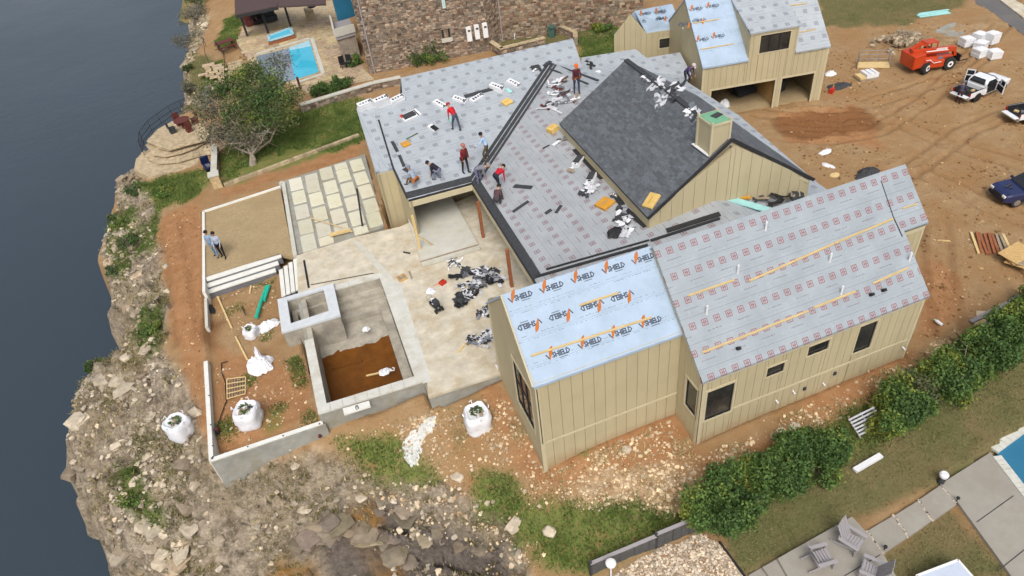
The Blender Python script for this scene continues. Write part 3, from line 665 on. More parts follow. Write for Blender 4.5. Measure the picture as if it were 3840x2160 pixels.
mb = MB(); mb.beam(on1(*c6(1545, 140), .01), on1(*c6(1630, 390), .01), .03, .02); mb.beam(on1(*c6(1630, 390), .01), on1(*c6(1690, 520), .01), .04, .03); mb.build('lap_edge_shadow', 'charcoal', r1)  # charcoal strips draw the shadow line along the gap where sheets lap
for p in ((762, 475), (572, 770), (362, 1045), (1198, 690), (1275, 910), (1737, 685)):
    q = on1(*c6(*p)); MB().lathe([(.042, -.05), (.042, .4), (.038, .42)], q, 10).build('vent_pipe', 'white_plastic', r1)
for p in ((570, 1280), (1472, 915), (1555, 885)):
    q = on1(*c6(*p), .05); MB().box(q, (.13, .3, .12), rx=-.76).build('roof_bracket', 'black', r1)
for p in ((985, 1230), (1100, 1180), (1312, 1088), (545, 1410)):
    q = on1(*c6(*p), .0)
for t, z in ((3.8, .55), (4.6, .75), (10.35, .75), (6.2, .45)):
    MB().tube([Wf(t, .02, z), Wf(t, .2, z-.03)], .035, 8).build('drain_pipe', 'white_plastic', house)
for t, z in ((5.2, .62), (6.7, .85)):
    MB().box(Wf(t, .06, z), (.12, .1, .16)).build('outlet_box', 'charcoal', house)
MB().box(onplane(2530, 1496, (.06, 0, 0), (-1, 0, 0))+[-.05, 0, 0], (.1, .14, .14)).build('outlet_box', 'white_plastic', house)
# blue-sheeted wing (front left)
YF2, ZE2, ZR2, YR2 = 1.55, 4.93, 7.3, 4.08; XL2 = -6.1
w, W2 = wallseg(house, (XL2, YF2), (.07, YF2), -1.0, [(0, ZE2-.08)], (), .47)
mb = MB(); strip(W2, 0, W2.L, 1.2, 1.3, .02, .055, mb); strip(W2, .0, W2.L, ZE2-.26, ZE2-.04, .036, .06, mb); strip(W2, -.06, .12, -1.0, ZE2-.28, .036, .06, mb); mb.build('trim_boards', 'trim', house)
MB().beam(W2(.02, .07, ZE2-.35), W2(.02, .07, 1.3), .03, .03).build('corner_gap', 'black', house)
_q = at(1890, 1440, .55); YB2 = float(_q[1]); ZC2 = 5.35
w, W3 = wallseg(house, (XL2, 6.7), (XL2, YF2), -1.0, [(0, 5.0), (6.7-YR2, ZR2-.1), (6.7-YF2, ZE2)], [(6.7-4.1, 6.7-2.15, 1.3, 3.9)], .24)
window(house, W3, 6.7-4.1, 6.7-2.15, 1.3, 3.9, cols=3, rows=2, pane='glass_dark')
mb = MB(); strip(W3, 6.7-YR2, 6.7-YF2+.04, lambda t: np.interp(t, [2.62, 5.15], [ZR2-.36, ZE2-.3]), lambda t: np.interp(t, [2.62, 5.15], [ZR2-.1, ZE2-.02]), .036, .07, mb); strip(W3, .0, .14, -1.0, 4.9, .036, .06, mb); mb.build('trim_boards', 'trim', house)
SL2 = (ZR2-ZE2)/(YR2-YF2); s2 = math.hypot(YR2-YF2, ZR2-ZE2); V2 = np.array([0, -(YR2-YF2), -(ZR2-ZE2)])/s2
r2 = slab(house, [(-6.2, YF2-.12, ZE2-.12*SL2), (.09, YF2-.12, ZE2-.12*SL2), (.09, YR2, ZR2), (-6.2, YR2, ZR2)], 'membrane_blue', th=.12, uv=((-6.1, YR2, ZR2), (1, 0, 0), tuple(V2)))
slab(house, [(-6.2, YR2+.002, ZR2), (.09, YR2+.002, ZR2), (.09, 6.9, 4.66), (-6.2, 6.9, 4.66)], 'membrane_blue', th=.1, uv=((-6.1, YR2, ZR2), (1, 0, 0), tuple(V2)))
mb = MB(); mb.beam((-6.24, YF2-.1, ZE2-.1), (-6.24, YR2, ZR2-.01), .06, .16); mb.build('rake_board', 'trim', house)
N2 = np.cross((1, 0, 0), -V2); P2 = np.array([0, YR2, ZR2])
def on2(px, py, h=0): return onplane(px, py, P2, N2)+N2*h
c5 = lambda x, y: (1800+x*.414, 900+y*.414)
batten(r2, on2, c5(460, 1050), c5(1060, 860)); batten(r2, on2, c5(1060, 858), c5(1550, 702)); batten(r2, on2, c5(900, 592), c5(1250, 478))
Lz = .36
for (x, y) in ((265, 560), (550, 472), (835, 382), (1115, 295), (1385, 210)): logo(r2, on2(*c5(x, y+22)), (1, 0, 0), -V2, Lz)
for (x, y) in ((345, 830), (630, 738), (915, 650), (1190, 565)): logo(r2, on2(*c5(x, y+30)), (1, 0, 0), -V2, Lz, flip=True)
for (x, y) in ((608, 1088), (898, 990), (1178, 895), (1450, 800)): logo(r2, on2(*c5(x, y+10)), (1, 0, 0), -V2, Lz)
# courtyard wing: low roof towards the camera and the low roof along the court, a valley between them
NA = np.array([0, -.22, 1.]); NA /= np.linalg.norm(NA); PA = np.array([0, 18.8, 3.17])
NB = np.array([-.22, 0, 1.]); NB /= np.linalg.norm(NB); PB = np.array([-3.1, 0, 3.17])
def onA(px, py, h=0): return onplane(px, py, PA, NA)+NA*h
def onB(px, py, h=0): return onplane(px, py, PB, NB)+NB*h
ptsA = [onA(*p) for p in ((1503, 291), (1510, 362), (1336, 406), (1410, 648), (1475, 632), (1531, 749), (1771, 684), (2065, 246), (2197, 290), (2148, 144))]
rA = slab(house, ptsA, 'membrane_grey', th=.16, uv=(ptsA[0], (1, 0, 0), (0, -.977, -.215)))
rg0, rg1 = ptsA[0], ptsA[-1]
slab(house, [rg0, rg1, rg1+np.array([0, 3.2, -3.2]), rg0+np.array([0, 3.2, -3.2])], 'membrane_grey', th=.1, uv=(ptsA[0], (1, 0, 0), (0, .95, -.3)))
# strip of sheet laid the other way along the rake
stp = [onA(*p, .012) for p in ((1340, 418), (1405, 440), (1472, 622), (1412, 640))]
slab(rA, stp, 'membrane_grey', name='rake_sheet', th=.01, uv=(stp[0], (0, 1, 0), (.977, 0, .2)))
ptsB = [ptsA[6], ptsA[7], np.array([5.9, 26.9, 3.17+.22*9.0]), np.array([5.9, 5.6, 3.17+.22*9.0]), np.array([-3.2, 5.6, 3.15])]
ptsB[0] = onB(1771, 684); ptsB[1] = onB(2065, 246)
rB = slab(house, [p-np.array([0, 0, .004]) for p in ptsB], 'membrane_pink', th=.16, uv=(ptsB[0], (0, -1, 0), (-.977, 0, -.215)))
e1 = at(3069, 688, 3.55); e2 = at(2770, 432, 3.55)
rC = slab(house, [(5.9, 26.9, 5.14), (5.9, 5.6, 5.14), (e1[0], 5.6, 3.55), tuple(e1), tuple(e2), (e2[0]-.1, 24.0, 3.55)][::-1], 'membrane_grey', th=.14, uv=((5.9, 7.4, 5.14), (0, 1, 0), (.97, 0, -.2)))
wallseg(house, (e1[0]-.3, e1[1]-1.2), (e2[0]-.3, 22.5), -.5, [(0, 3.4)], (), .6, boards=False, material='siding')
# walls below the courtyard wing
def wl(p, q, drop=.1, **k):
    a = onA(*p); b_ = onA(*q); L = np.linalg.norm((b_-a)[:2]); return wallseg(house, a, b_, -.6, [(0, a[2]-drop), (-1, b_[2]-drop)], **k)
wl((1345, 412), (1416, 650), spacing=.6); wl((1414, 647), (1478, 631), spacing=.5); wl((1478, 631), (1537, 752), spacing=.5)
fa, fb = onA(1531, 749), onA(1771, 684)
mb = MB(); mb.beam(fa-np.array([0, .02, .3]), fb-np.array([0, .02, .3]), .12, .36); mb.build('porch_beam', 'trim', house)
MB().beam(fa+np.array([0, -.03, -.05]), fb+np.array([.05, -.03, -.05]), .06, .1).build('eave_edge', 'fascia_dark', house)
eb = onB(2003, 1053)
MB().beam(fb-np.array([0, .0, .3]), eb-np.array([0, .5, .3]), .12, .36).build('porch_beam', 'trim', house)
MB().beam(fb+np.array([-.03, 0, -.05]), eb+np.array([-.03, -.6, -.05]), .06, .1).build('eave_edge', 'fascia_dark', house)
# porch back walls, floor and posts
PZ = .62
wp, Wp = wallseg(house, (fa[0], fa[1]+3.4), (fb[0]+3, fa[1]+3.4), -.4, [(0, 3.0)], [(2.0, 2.95, 1.9, 2.6)], .8)
window(house, Wp, 2.0, 2.95, 1.9, 2.6, tw=.05)
wallseg(house, (-.4, 22.0), (-.4, 7.0), -.4, [(0, 3.5)], [(3.5, 5.3, .5, 2.7), (7.2, 9.6, .5, 2.7)], .8)
PZ = .78; c1 = lambda x, y: (1300+x*.345, 800+y*.345)
pq = [at(*c1(815, 556), PZ), at(*c1(1448, 368), PZ)]
MB().prism([tuple(pq[0]), tuple(pq[1]), (pq[1][0]+.15, fa[1]+3.35, PZ), (fa[0]+.1, fa[1]+3.35, PZ)], (0, 0, -.2)).build('porch_floor', 'concrete_new', house)
MB().beam(pq[0]+[0, .25, -.0], pq[1]+[0, .25, -.0], .1, .06).build('porch_sill', 'lumber_old', house)
c1 = lambda x, y: (1300+x*.345, 800+y*.345)
def post(p, zt, m, w=.14): MB().box((p[0], p[1], (p[2]+zt)/2), (w, w, zt-p[2])).build('post', m, house)
pf = at(*c1(800, 400), PZ); post((pf[0], pf[1]+.1, PZ), 3.1, 'lumber')
MB().beam((pf[0], pf[1]+.12, PZ+1.0), (pf[0]+.8, pf[1]+.12, PZ), .1, .05).build('post_brace', 'lumber', house)
for p in ((1485, 258), (1795, 795)):
    q = at(*c1(*p), .55); post((q[0], q[1], .5), 3.0, 'lumber_red', .16)
# valley flashing: dark metal troughs
mb = MB()
def trough(on, p, q, off, w, h=.03):
    a = on(*p, .035); b_ = on(*q, .035); d = (b_-a)/np.linalg.norm(b_-a); s = np.cross(d, (0, 0, 1)); s /= np.linalg.norm(s); mb.beam(a+s*off, b_+s*off, w, h)
for off, w in ((-.5, .15), (-.2, .22)): trough(onA, (1768, 686), (2062, 246), off, w)
mbA = mb; mb = MB()
for off, w in ((.13, .22), (.44, .15)):
    a = onB(1768, 686, .035)+np.array([.7, -.7, .154])*off*1.0; b_ = onB(2062, 246, .035)+np.array([.7, -.7, .154])*off; mb.beam(a, b_, w, .03)
mb.build('valley_flashing', 'charcoal', rB); mb = mbA
NC = np.array([.22, 0, 1.]); NC /= np.linalg.norm(NC)
def onTop(px, py, h=0):
    c_ = [(onplane(px, py, PA, NA), NA), (onplane(px, py, PB, NB), NB), (onplane(px, py, (5.9, 0, 5.14), NC), NC)]
    lo = min(c_[1:], key=lambda k: k[0][2] if True else 0); p_, n_ = min((c_[0], min(c_[1:], key=lambda k: -np.linalg.norm(k[0]-CAM))), key=lambda k: np.linalg.norm(k[0]-CAM)); return p_+n_*h
for p, q, w in (((2050, 236), (2243, 305), .2), ((2066, 262), (2205, 318), .14), ((2040, 250), (2066, 232), .3)): mb.beam(onTop(*p, .06), onTop(*q, .06), w, .04)
mb.build('valley_flashing', 'charcoal', rA)
mb = MB(); mb.beam(onA(1420, 450, .02), onA(1475, 632, .02), .1, .03); mb.beam(onA(1475, 632, .02), onA(1528, 745, .02), .12, .03); mb.build('rake_edge', 'fascia_dark', rA)
mb = MB(); mb.prism([tuple(onA(*p, .02)) for p in ((1531, 745), (1522, 722), (1765, 660), (1771, 682))], (0, 0, -.01)); mb.build('starter_shingles', 'charcoal', rA)
mb = MB(); mb.prism([tuple(onB(*p, .02)) for p in ((1771, 686), (1800, 676), (2030, 1030), (2003, 1050))], (0, 0, -.01)); mb.build('starter_shingles', 'charcoal', rB)
# black flashing behind the front ridges
mb = MB()
for p, q, w in (((2010, 1040), (2430, 921), .16), ((2050, 1012), (2435, 903), .1), ((2500, 868), (2900, 742), .3), ((2440, 905), (2800, 790), .16)):
    mb.beam(onB(*p, .05), onB(*q, .05) if q[0] < 2700 else onB(2700, q[1]+(2700-q[0])*-.31, .05), w, .04)
mb.build('ridge_flashing', 'fascia_dark', rB)
# shingled upper storey
ZS, ZA = 5.2, 8.0
sL = at(2434, 804, ZS); sR = at(3038, 666, ZS); sA = at(2738, 519, ZA); sAb = at(2347, 224, ZA); sLb = at(2105, 456, ZS)
sRb = sR+(sAb-sA)
zlow = lambda x: 3.17+.22*(x+3.1) if x < 5.9 else 5.14-.22*(x-5.9)
d_ = sR-sL; Ls = np.linalg.norm(d_[:2])
w, Ws = wallseg(house, sL, sR, lambda t: zlow(sL[0]+t*d_[0]/Ls)-.05, [(0, ZS-.05), (np.linalg.norm((sA-sL)[:2]), ZA-.12), (-1, ZS-.05)], (), .56)
w, _ = wallseg(house, sLb, sL, lambda t: zlow(sL[0])-.25, [(0, ZS-.05)], (), .6)
ov = np.array([0, -.14, 0]); el = np.array([-.12, 0, -.08])
def shingle_roof(e0, e1, r1_, r0, name):
    """laid in courses; e0-e1 the eave, r0-r1 the ridge"""
    e0, e1, r0, r1_ = map(np.array, (e0, e1, r0, r1_)); sh = slab(house, [e0, e1, r1_, r0], 'charcoal', name=name, th=.1)
    mb = MB(); H = np.linalg.norm(r0-e0); nrow = int(H/.145); n = np.cross(e1-e0, r0-e0); n /= np.linalg.norm(n); n = n if n[2] > 0 else -n
    for i in range(nrow):
        a0 = e0+(r0-e0)*i/nrow; a1 = e1+(r1_-e1)*i/nrow; b0 = e0+(r0-e0)*(i+1.15)/nrow; b1 = e1+(r1_-e1)*(i+1.15)/nrow
        L = np.linalg.norm(a1-a0); s = random.uniform(-.3, 0)
        while s < L:
            wd = random.choice((.2, .28, .36, .5)); t0, t1 = max(0, s)/L, min(L, s+wd-.012)/L; s += wd
            if t1-t0 < .002: continue
            k = random.choice((.82, .92, 1.0, 1.07, 1.2)); h = .018+random.random()*.012
            mb.col = (k*random.uniform(.96, 1.0), k, k*random.uniform(1., 1.05))
            p = [a0+(a1-a0)*t0, a0+(a1-a0)*t1, b0+(b1-b0)*t1, b0+(b1-b0)*t0]
            q = [p[0]+n*h, p[1]+n*h, p[2]+n*.004, p[3]+n*.004]
            mb.add(q+[p[0], p[1]], [(0, 1, 2, 3), (4, 5, 1, 0), (1, 5, 2), (4, 0, 3)])
    o = mb.build('shingle_courses', 'shingle', sh); o['kind'] = 'stuff'; return sh
mat('shingle', (.11, .118, .127), .85, .25, 12, .3, 60, tint=True)
rS = shingle_roof(sL+ov+el, sLb+el, sAb, sA+ov, 'roof'); shingle_roof(sRb-el*[1, 1, -1]+np.array([.0, 0, 0]), sR+ov-el*[1, 1, -1], sA+ov+[.002, 0, 0], sAb+[.002, 0, 0], 'roof')
mb = MB(); mb.beam(sL+ov+el+[0, -.02, .0], sA+ov+[0, -.02, .02], .06, .16); mb.beam(sA+ov+[0, -.02, .02], sR+ov-el*[1, 1, -1]+[0, -.02, 0], .06, .16); mb.build('rake_flashing', 'fascia_dark', house)
mb = MB(); mb.beam(sL+ov*.4+el+[.1, 0, -.16], sA+ov*.4+[0, 0, -.2], .05, .16); mb.beam(sA+ov*.4+[0, 0, -.2], sR+ov*.4+[-.1, 0, -.16], .05, .16); mb.build('rake_trim', 'trim', house)
mb = MB(); mb.beam(sA+[0, .3, .03], sAb+[0, 0, .03], .3, .03); mb.build('ridge_cap', 'charcoal', house)
NS = np.cross(sA-sL, sLb-sL); NS /= np.linalg.norm(NS); NS = NS if NS[2] > 0 else -NS
c6b = lambda x, y: (1900+x*.4831, 200+y*.4831)
def onS(px, py, h=0): return onplane(px, py, sL, NS)+NS*h
mb = MB()
for p, q in (((530, 745), (745, 975)), ((905, 1195), (1085, 1345)), ((840, 1090), (900, 1180))): mb.beam(onB(*c6b(*p), .02), onB(*c6b(*q), .02), .34, .02)
mb.build('base_flashing', 'fascia_dark', rB)
# chimney
cb = onS(*c6b(1575, 800)); cw, cd, chh = .95, 1.1, 1.55
chim = MB(); chim.box((cb[0]+cw/2, cb[1]+cd/2, cb[2]+chh/2-.5), (cw, cd, chh+1.0)); ch = chim.build('chimney', 'siding', house)
zt_ = cb[2]+chh
mb = MB()
for (x, y, a, b_) in ((cw/2, -.02, cw+.08, .05), (cw/2, cd+.02, cw+.08, .05), (-.02, cd/2, .05, cd), (cw+.02, cd/2, .05, cd)): mb.box((cb[0]+x, cb[1]+y, zt_-.03), (a, b_, .1))
for (x, y) in ((0, 0), (cw, 0), (0, cd), (cw, cd)): mb.box((cb[0]+x, cb[1]+y, zt_-.08-chh/2), (.1, .1, chh+.4))
mb.build('chimney_trim', 'trim', ch)
mat('green_board', (.16, .36, .22), .7, .1); MB().box((cb[0]+cw/2, cb[1]+cd/2, zt_+.022), (cw-.02, cd-.02, .03)).build('chimney_lid', 'green_board', ch)
mb = MB(); mb.box((cb[0]+cw*.68, cb[1]+cd*.6, zt_+.05), (.5, .34, .02), rz=.3); mb.build('flue_cover', 'charcoal', ch)
MB().beam(cb+[-.05, -.02, .05], cb+[-.08, 1.3, .06], .14, .03).build('flashing', 'white_plastic', ch)
# link roof towards the garage
NLk = np.array([0, -.2, 1.]); PLk = at(2590, 275, 3.1)
lk = [onplane(px, py, PLk, NLk) for px, py in ((2180, 216), (2384, 184), (2425, 217), (2550, 196), (2592, 277), (2560, 330), (2300, 330), (2180, 330))]
rK = slab(house, lk, 'membrane_grey', th=.14, uv=(lk[0], (1, 0, 0), (0, -.98, -.2)))
wallseg(house, lk[-1]+[0, .3, 0], lk[-3]+[0, .3, 0], -.4, [(0, 2.9)], (), .6, boards=False, material='siding')

# ------------------------------------------------------------------ the garage
GL = at(2638, 243, 4.1); GR = at(3110, 162, 4.1); gd_ = GR-GL; gl = np.linalg.norm(gd_[:2]); gdir = gd_/gl; gn = np.array([-gdir[1], gdir[0], 0])
garage = thing('garage', 'beige two-door garage with printed roof sheeting and a wide shed dormer', 'garage')
def G(t, o, z): q = GL+gdir*t+gn*o; return np.array([q[0], q[1], z])
gDp = 7.6; gzr = 7.3
o1 = (.08*gl, .6*gl, -.6, 2.12); o2 = (.656*gl, .92*gl, -.6, 2.12)
dl, dr = .352*gl, .728*gl; dz = 5.75; wo = (dl+.08*gl, dr-.06*gl, 4.25, 5.45)
w, Wg = wallseg(garage, G(0, 0, 0), G(gl, 0, 0), -.5, [(0, 4.02), (dl-.001, 4.02), (dl, dz), (dr, dz), (dr+.001, 4.02), (-1, 4.02)], [o1, o2, wo], .42)
window(garage, Wg, *wo, cols=3, tw=.07)
mb = MB()
for o in (o1, o2):
    strip(Wg, o[0]-.1, o[1]+.1, o[3], o[3]+.12, .0, .06, mb); strip(Wg, o[0]-.1, o[0], -.5, o[3], -.12, .06, mb); strip(Wg, o[1], o[1]+.1, -.5, o[3], -.12, .06, mb)
strip(Wg, -.04, .1, -.5, 3.8, .036, .06, mb); strip(Wg, gl-.1, gl+.04, -.5, 3.8, .036, .06, mb); strip(Wg, 0, dl, 3.82, 4.0, .036, .06, mb); strip(Wg, dr, gl, 3.82, 4.0, .036, .06, mb); strip(Wg, dl, dr, dz-.2, dz-.02, .036, .06, mb)
mb.build('trim_boards', 'trim', garage)
h2 = gDp/2
wallseg(garage, G(0, gDp, 0), G(0, 0, 0), -.5, [(0, 4.0), (h2, gzr-.1), (gDp, 4.0)], (), .42)
wallseg(garage, G(gl, 0, 0), G(gl, gDp, 0), -.5, [(0, 4.0), (h2, gzr-.1), (gDp, 4.0)], (), .42)
wallseg(garage, G(gl, gDp, 0), G(0, gDp, 0), -.5, [(0, 4.0)], (), .6, boards=False, material='siding')
MB().prism([G(.15, .2, .06), G(gl-.15, .2, .06), G(gl-.15, gDp-.15, .06), G(.15, gDp-.15, .06)], (0, 0, -.2)).build('garage_floor', 'gravel_pad', garage)
MB().prism([G(.628*gl-.1, .2, 2.4), G(.628*gl+.1, .2, 2.4), G(.628*gl+.1, 3.0, 2.4), G(.628*gl-.1, 3.0, 2.4)], (0, 0, -2.5)).build('inner_wall', 'osb', garage)
sg = (gzr-4.05)/h2
def roofpt(t, o): return G(t, o, 4.05+sg*o)
VG = -np.array([gn[0], gn[1], sg])/math.hypot(1, sg)
cut = .44*gl
def groof(t0, t1, pts, m): return slab(garage, pts, m, th=.12, uv=(G(0, h2, gzr), gdir, VG))
zd_o = (dz+.12-4.05)/sg
gA = groof(0, 0, [roofpt(-.08, -.12), roofpt(dl, -.12), roofpt(dl, h2), roofpt(-.08, h2)], 'membrane_blue')
gB = groof(0, 0, [roofpt(dl, 1.9), roofpt(dr, 1.9), roofpt(dr, h2), roofpt(dl, h2)], 'membrane_grey')
gC = groof(0, 0, [roofpt(dr, -.12), roofpt(gl+.08, -.12), roofpt(gl+.08, h2), roofpt(dr, h2)], 'membrane_grey')
groof(0, 0, [G(-.08, h2+.002, gzr), G(gl+.08, h2+.002, gzr), G(gl+.08, gDp+.1, 4.0), G(-.08, gDp+.1, 4.0)], 'membrane_grey')
# dormer: shed roof and cheeks
ds = .34; oi = (dz+.06-4.05)/(sg-ds)
dR = slab(garage, [G(dl-.1, -.14, dz+.04), G(dr+.1, -.14, dz+.04), G(dr+.1, oi, dz+.06+ds*oi+.03), G(dl-.1, oi, dz+.06+ds*oi+.03)], 'membrane_grey', th=.12, uv=(G(dl, oi, 0), gdir, (-gn[0]*.95, -gn[1]*.95, -.3)))
for t, s in ((dl, 1), (dr, -1)):
    a, b_ = (G(t, oi, 0), G(t, 0, 0)) if s > 0 else (G(t, 0, 0), G(t, oi, 0))
    f = (lambda q: 4.0+sg*(oi-q)) if s > 0 else (lambda q: 4.0+sg*q)
    wallseg(garage, a, b_, f, [(0, dz+ds*oi), (-1, dz)] if s > 0 else [(0, dz), (-1, dz+ds*oi)], (), .42)
NG_ = np.array([-gn[0]*sg, -gn[1]*sg, 1.]); NG_ /= np.linalg.norm(NG_); PG = G(0, 0, 4.05)
def onG(px, py, h=0): return onplane(px, py, PG, NG_)+NG_*h
c3 = lambda x, y: (2200+x*.427, y*.427)
for x, y in ((900, 105), (1045, 80), (955, 375), (1095, 345)): logo(gA, onG(*c3(x, y)), gdir, -VG, .36)
for x, y in ((800, 250), (925, 215)): logo(gA, onG(*c3(x, y)), gdir, -VG, .36, flip=True)
batten(gA, onG, c3(935, 205), c3(1160, 170)); batten(gA, onG, c3(1000, 435), c3(1290, 385)); batten(gC, onG, c3(1840, 290), c3(2010, 258)); batten(gB, onG, c3(1590, 75), c3(1930, 30))
# small gabled bay on the garage's left
bz = 4.3
bR = at(*c3(525, 285), bz); bL = at(*c3(240, 305), bz); bA = at(*c3(425, 95), bz+1.55); bAb = at(*c3(750, 32), bz+1.55); bRb = at(*c3(830, 238), bz)
dd = np.linalg.norm((bRb-bR)[:2])
w, Wb = wallseg(garage, bR, bRb, -.4, [(0, bz-.05)], [(.38*dd, .72*dd, 2.95, 3.65)], .42)
window(garage, Wb, .38*dd, .72*dd, 2.95, 3.65, tw=.08)
l2 = np.linalg.norm((bR-bL)[:2]); w, Wc = wallseg(garage, bL, bR, -.4, [(0, bz-.05), (l2*.5, bz+1.45), (-1, bz-.05)], [(.25, .75, 1.6, 3.0)], .4)
window(garage, Wc, .25, .75, 1.6, 3.0, tw=.05)
bN = bAb-bA
gD = slab(garage, [bR+(bR-bA)*.04, bRb+(bR-bA)*.04, bAb, bA], 'membrane_blue', th=.12, uv=(bA, bN/np.linalg.norm(bN), (bR-bA)/np.linalg.norm(bR-bA)))
slab(garage, [bA, bAb, bL+bN, bL], 'membrane_blue', th=.1, uv=(bA, bN/np.linalg.norm(bN), (bL-bA)/np.linalg.norm(bL-bA)))
NGb = np.cross(bRb-bR, bA-bR); NGb /= np.linalg.norm(NGb)
if NGb[2] < 0: NGb = -NGb
for x, y, fl in ((465, 145, 0), (600, 125, 0), (490, 215, 1), (610, 195, 1)): logo(gD, onplane(*c3(x, y), bR, NGb), bN, bA-bR, .34, flip=bool(fl))
# ------------------------------------------------------------------ terrace, pool, pads
cA = lambda x, y: (700+x*.34513, 850+y*.34513)
cP = lambda x, y: (600+x*.4142, 1200+y*.4142)
cQ = lambda x, y: (1100+x*.36575, 1250+y*.36575)
cE = lambda x, y: (500+x*.44865, 350+y*.44865)
cD = lambda x, y: (x*DP, y*DP)
DK = .55
def pslab(name, pts, z, th, m, parent=None, **k):
    mb = MB(); P = [at(*p, z) if len(p) == 2 else np.array(p, float) for p in pts]
    mb.prism([tuple(p) for p in P], (0, 0, -th)); return mb.build(name, m, parent, **k)
def wallrun(name, pts, z, zb, w, m, parent=None, side=0):
    mb = MB(); P = [at(*p, z) for p in pts]
    for a, b_ in zip(P[:-1], P[1:]):
        d = (b_-a)/np.linalg.norm(b_-a); n = np.array([-d[1], d[0], 0])*side*w/2
        mb.beam(np.array([*(a+n-d*w*.0)[:2], (z+zb)/2]), np.array([*(b_+n)[:2], (z+zb)/2]), w, z-zb)
    return mb.build(name, m, parent)
deck_px = [(1112, 958), (1335, 888), (1500, 850)]
dw = [at(*p, DK) for p in deck_px]+[np.array([-.3, 22, DK]), np.array([-.3, 7, DK]), np.array([-6.0, 6.9, DK]), np.array([-6.0, float(at(1892, 1396, DK)[1]), DK])]+[at(1606, 1489, DK), at(1553, 1411, DK)+[.49, -.48, 0], at(1424, 1040, DK)+[.49, .41, 0], at(1424, 1040, DK)+[-.0, .41, 0], at(1259, 1079, DK)+[0, .3, 0], at(1118, 1104, DK)]
mb = MB(); mb.prism([tuple(p) for p in dw], (0, 0, -.14)); tag(mb.build('terrace_deck', 'concrete'), kind='structure')
# control joints of the deck: separate poured bands laid proud of the slab
for k, (pts, m) in enumerate((([c1(60, 290), c1(150, 310), c1(520, 720), c1(440, 735)], 'concrete_new'), ([cA(2215, 590), cA(2318, 590), cQ(1420, 490), cQ(1330, 515)], 'coping'))):
    pslab('deck_band', pts, DK+.006, .02, m)['kind'] = 'structure'
mb = MB()
f0, f1, f2 = at(1606, 1489, DK), at(1892, 1396, DK), at(1588, 1441, DK)
mb.prism([tuple(p+np.array(o)) for p, o in ((f0, (.05, .05, -.14)), (f1, (.3, .05, -.14)), (f1, (.3, 1.2, -.14)), (f0, (.05, 1.2, -.14)))], (0, 0, -2.6))
tag(mb.build('foundation_wall', 'concrete_grey'), 'stained grey concrete foundation wall under the front edge of the terrace', 'wall')
# pool
pool = thing('swimming_pool', 'half-built concrete swimming pool with muddy brown water in its deep end', 'swimming pool')
iBL, iBR, iTR = at(1224, 1511, DK), at(1553, 1411, DK), at(1424, 1040, DK)
iTL = iTR+(iBL-iBR)
oBL, oBR = at(1194, 1556, DK), at(1588, 1441, DK)
PW = .42
def inset(p, dx, dy): return p+np.array([dx, dy, 0])
WZ = -1.2; yw = float(at(1335, 1313, WZ)[1])
yT, yB = iTR[1], iBL[1]
zf_ = lambda y: np.interp(y, [yB+1.2, yw, yT], [-2.3, WZ-.03, -.75])
sh = MB(); xl, xr = iBL[0], iBR[0]
ys = np.linspace(yB, yT, 30); k = 0
for a, b_ in zip(ys[:-1], ys[1:]):
    x0a, x1a = np.interp(a, [yB, yT], [iBL[0], iTL[0]]), np.interp(a, [yB, yT], [iBR[0], iTR[0]]); x0b, x1b = np.interp(b_, [yB, yT], [iBL[0], iTL[0]]), np.interp(b_, [yB, yT], [iBR[0], iTR[0]])
    zn = lambda x, y: zf_(y)+.16*mnoise.noise((x*.9, y*.9, 2))+.07*mnoise.noise((x*2.7, y*2.7, 5))
    for j in range(14):
        f0_, f1_ = j/14, (j+1)/14; xa, xb, xc, xd = x0a+(x1a-x0a)*f0_, x0a+(x1a-x0a)*f1_, x0b+(x1b-x0b)*f1_, x0b+(x1b-x0b)*f0_; sh.add([(xa, a, zn(xa, a)), (xb, a, zn(xb, a)), (xc, b_, zn(xc, b_)), (xd, b_, zn(xd, b_))], [(0, 1, 2, 3)])
T_ = DK-.08
for p, q in ((iBL, iBR), (iBR, iTR), (iTR, iTL), (iTL, iBL)):
    d = (q-p)/np.linalg.norm(q-p); n = np.array([d[1], -d[0], 0])*.25
    sh.prism([(p[0], p[1], T_), (q[0], q[1], T_), (q[0]+n[0], q[1]+n[1], T_), (p[0]+n[0], p[1]+n[1], T_)], (0, 0, -3.2))
sh.build('shell', 'gunite', pool)
mb = MB(); mb.prism([(iBR[0]-.03, iBR[1]+.02, -.35), (iTR[0]-.03, iTR[1]-.6, -.35), (iTR[0]-.5, iTR[1]-.6, -.35), (iBR[0]-.5, iBR[1]+.02, -.35)], (0, 0, -2.2)); mb.build('bench', 'gunite', pool)
mb = MB()
for i in range(3): mb.prism([(iTR[0]-.02, iTR[1]-.02, -.1-.22*i), (iTR[0]-.02, iTR[1]-.45*(i+1), -.1-.22*i), (iTL[0]+1.2, iTL[1]-.45*(i+1), -.1-.22*i), (iTL[0]+1.2, iTL[1]-.02, -.1-.22*i)], (0, 0, -.7))
mb.build('entry_steps', 'gunite', pool)
mb = MB(); q0, q1 = at(1222, 1352, WZ-.12), at(1340, 1318, WZ-.12); mb.prism([tuple(q0), tuple(q1), (q1[0]+.1, q1[1]-.75, WZ-.12), (q0[0]+.05, q0[1]-.75, WZ-.12)], (0, 0, -1)); mb.build('ledge', 'gunite', pool)
mw = bpy.data.materials.new('muddy_water'); mw.use_nodes = True; g = NG(mw); b = g.N['Principled BSDF']
b.inputs['Base Color'].default_value = (.16, .072, .03, 1); b.inputs['Roughness'].default_value = .05; b.inputs['IOR'].default_value = 1.33
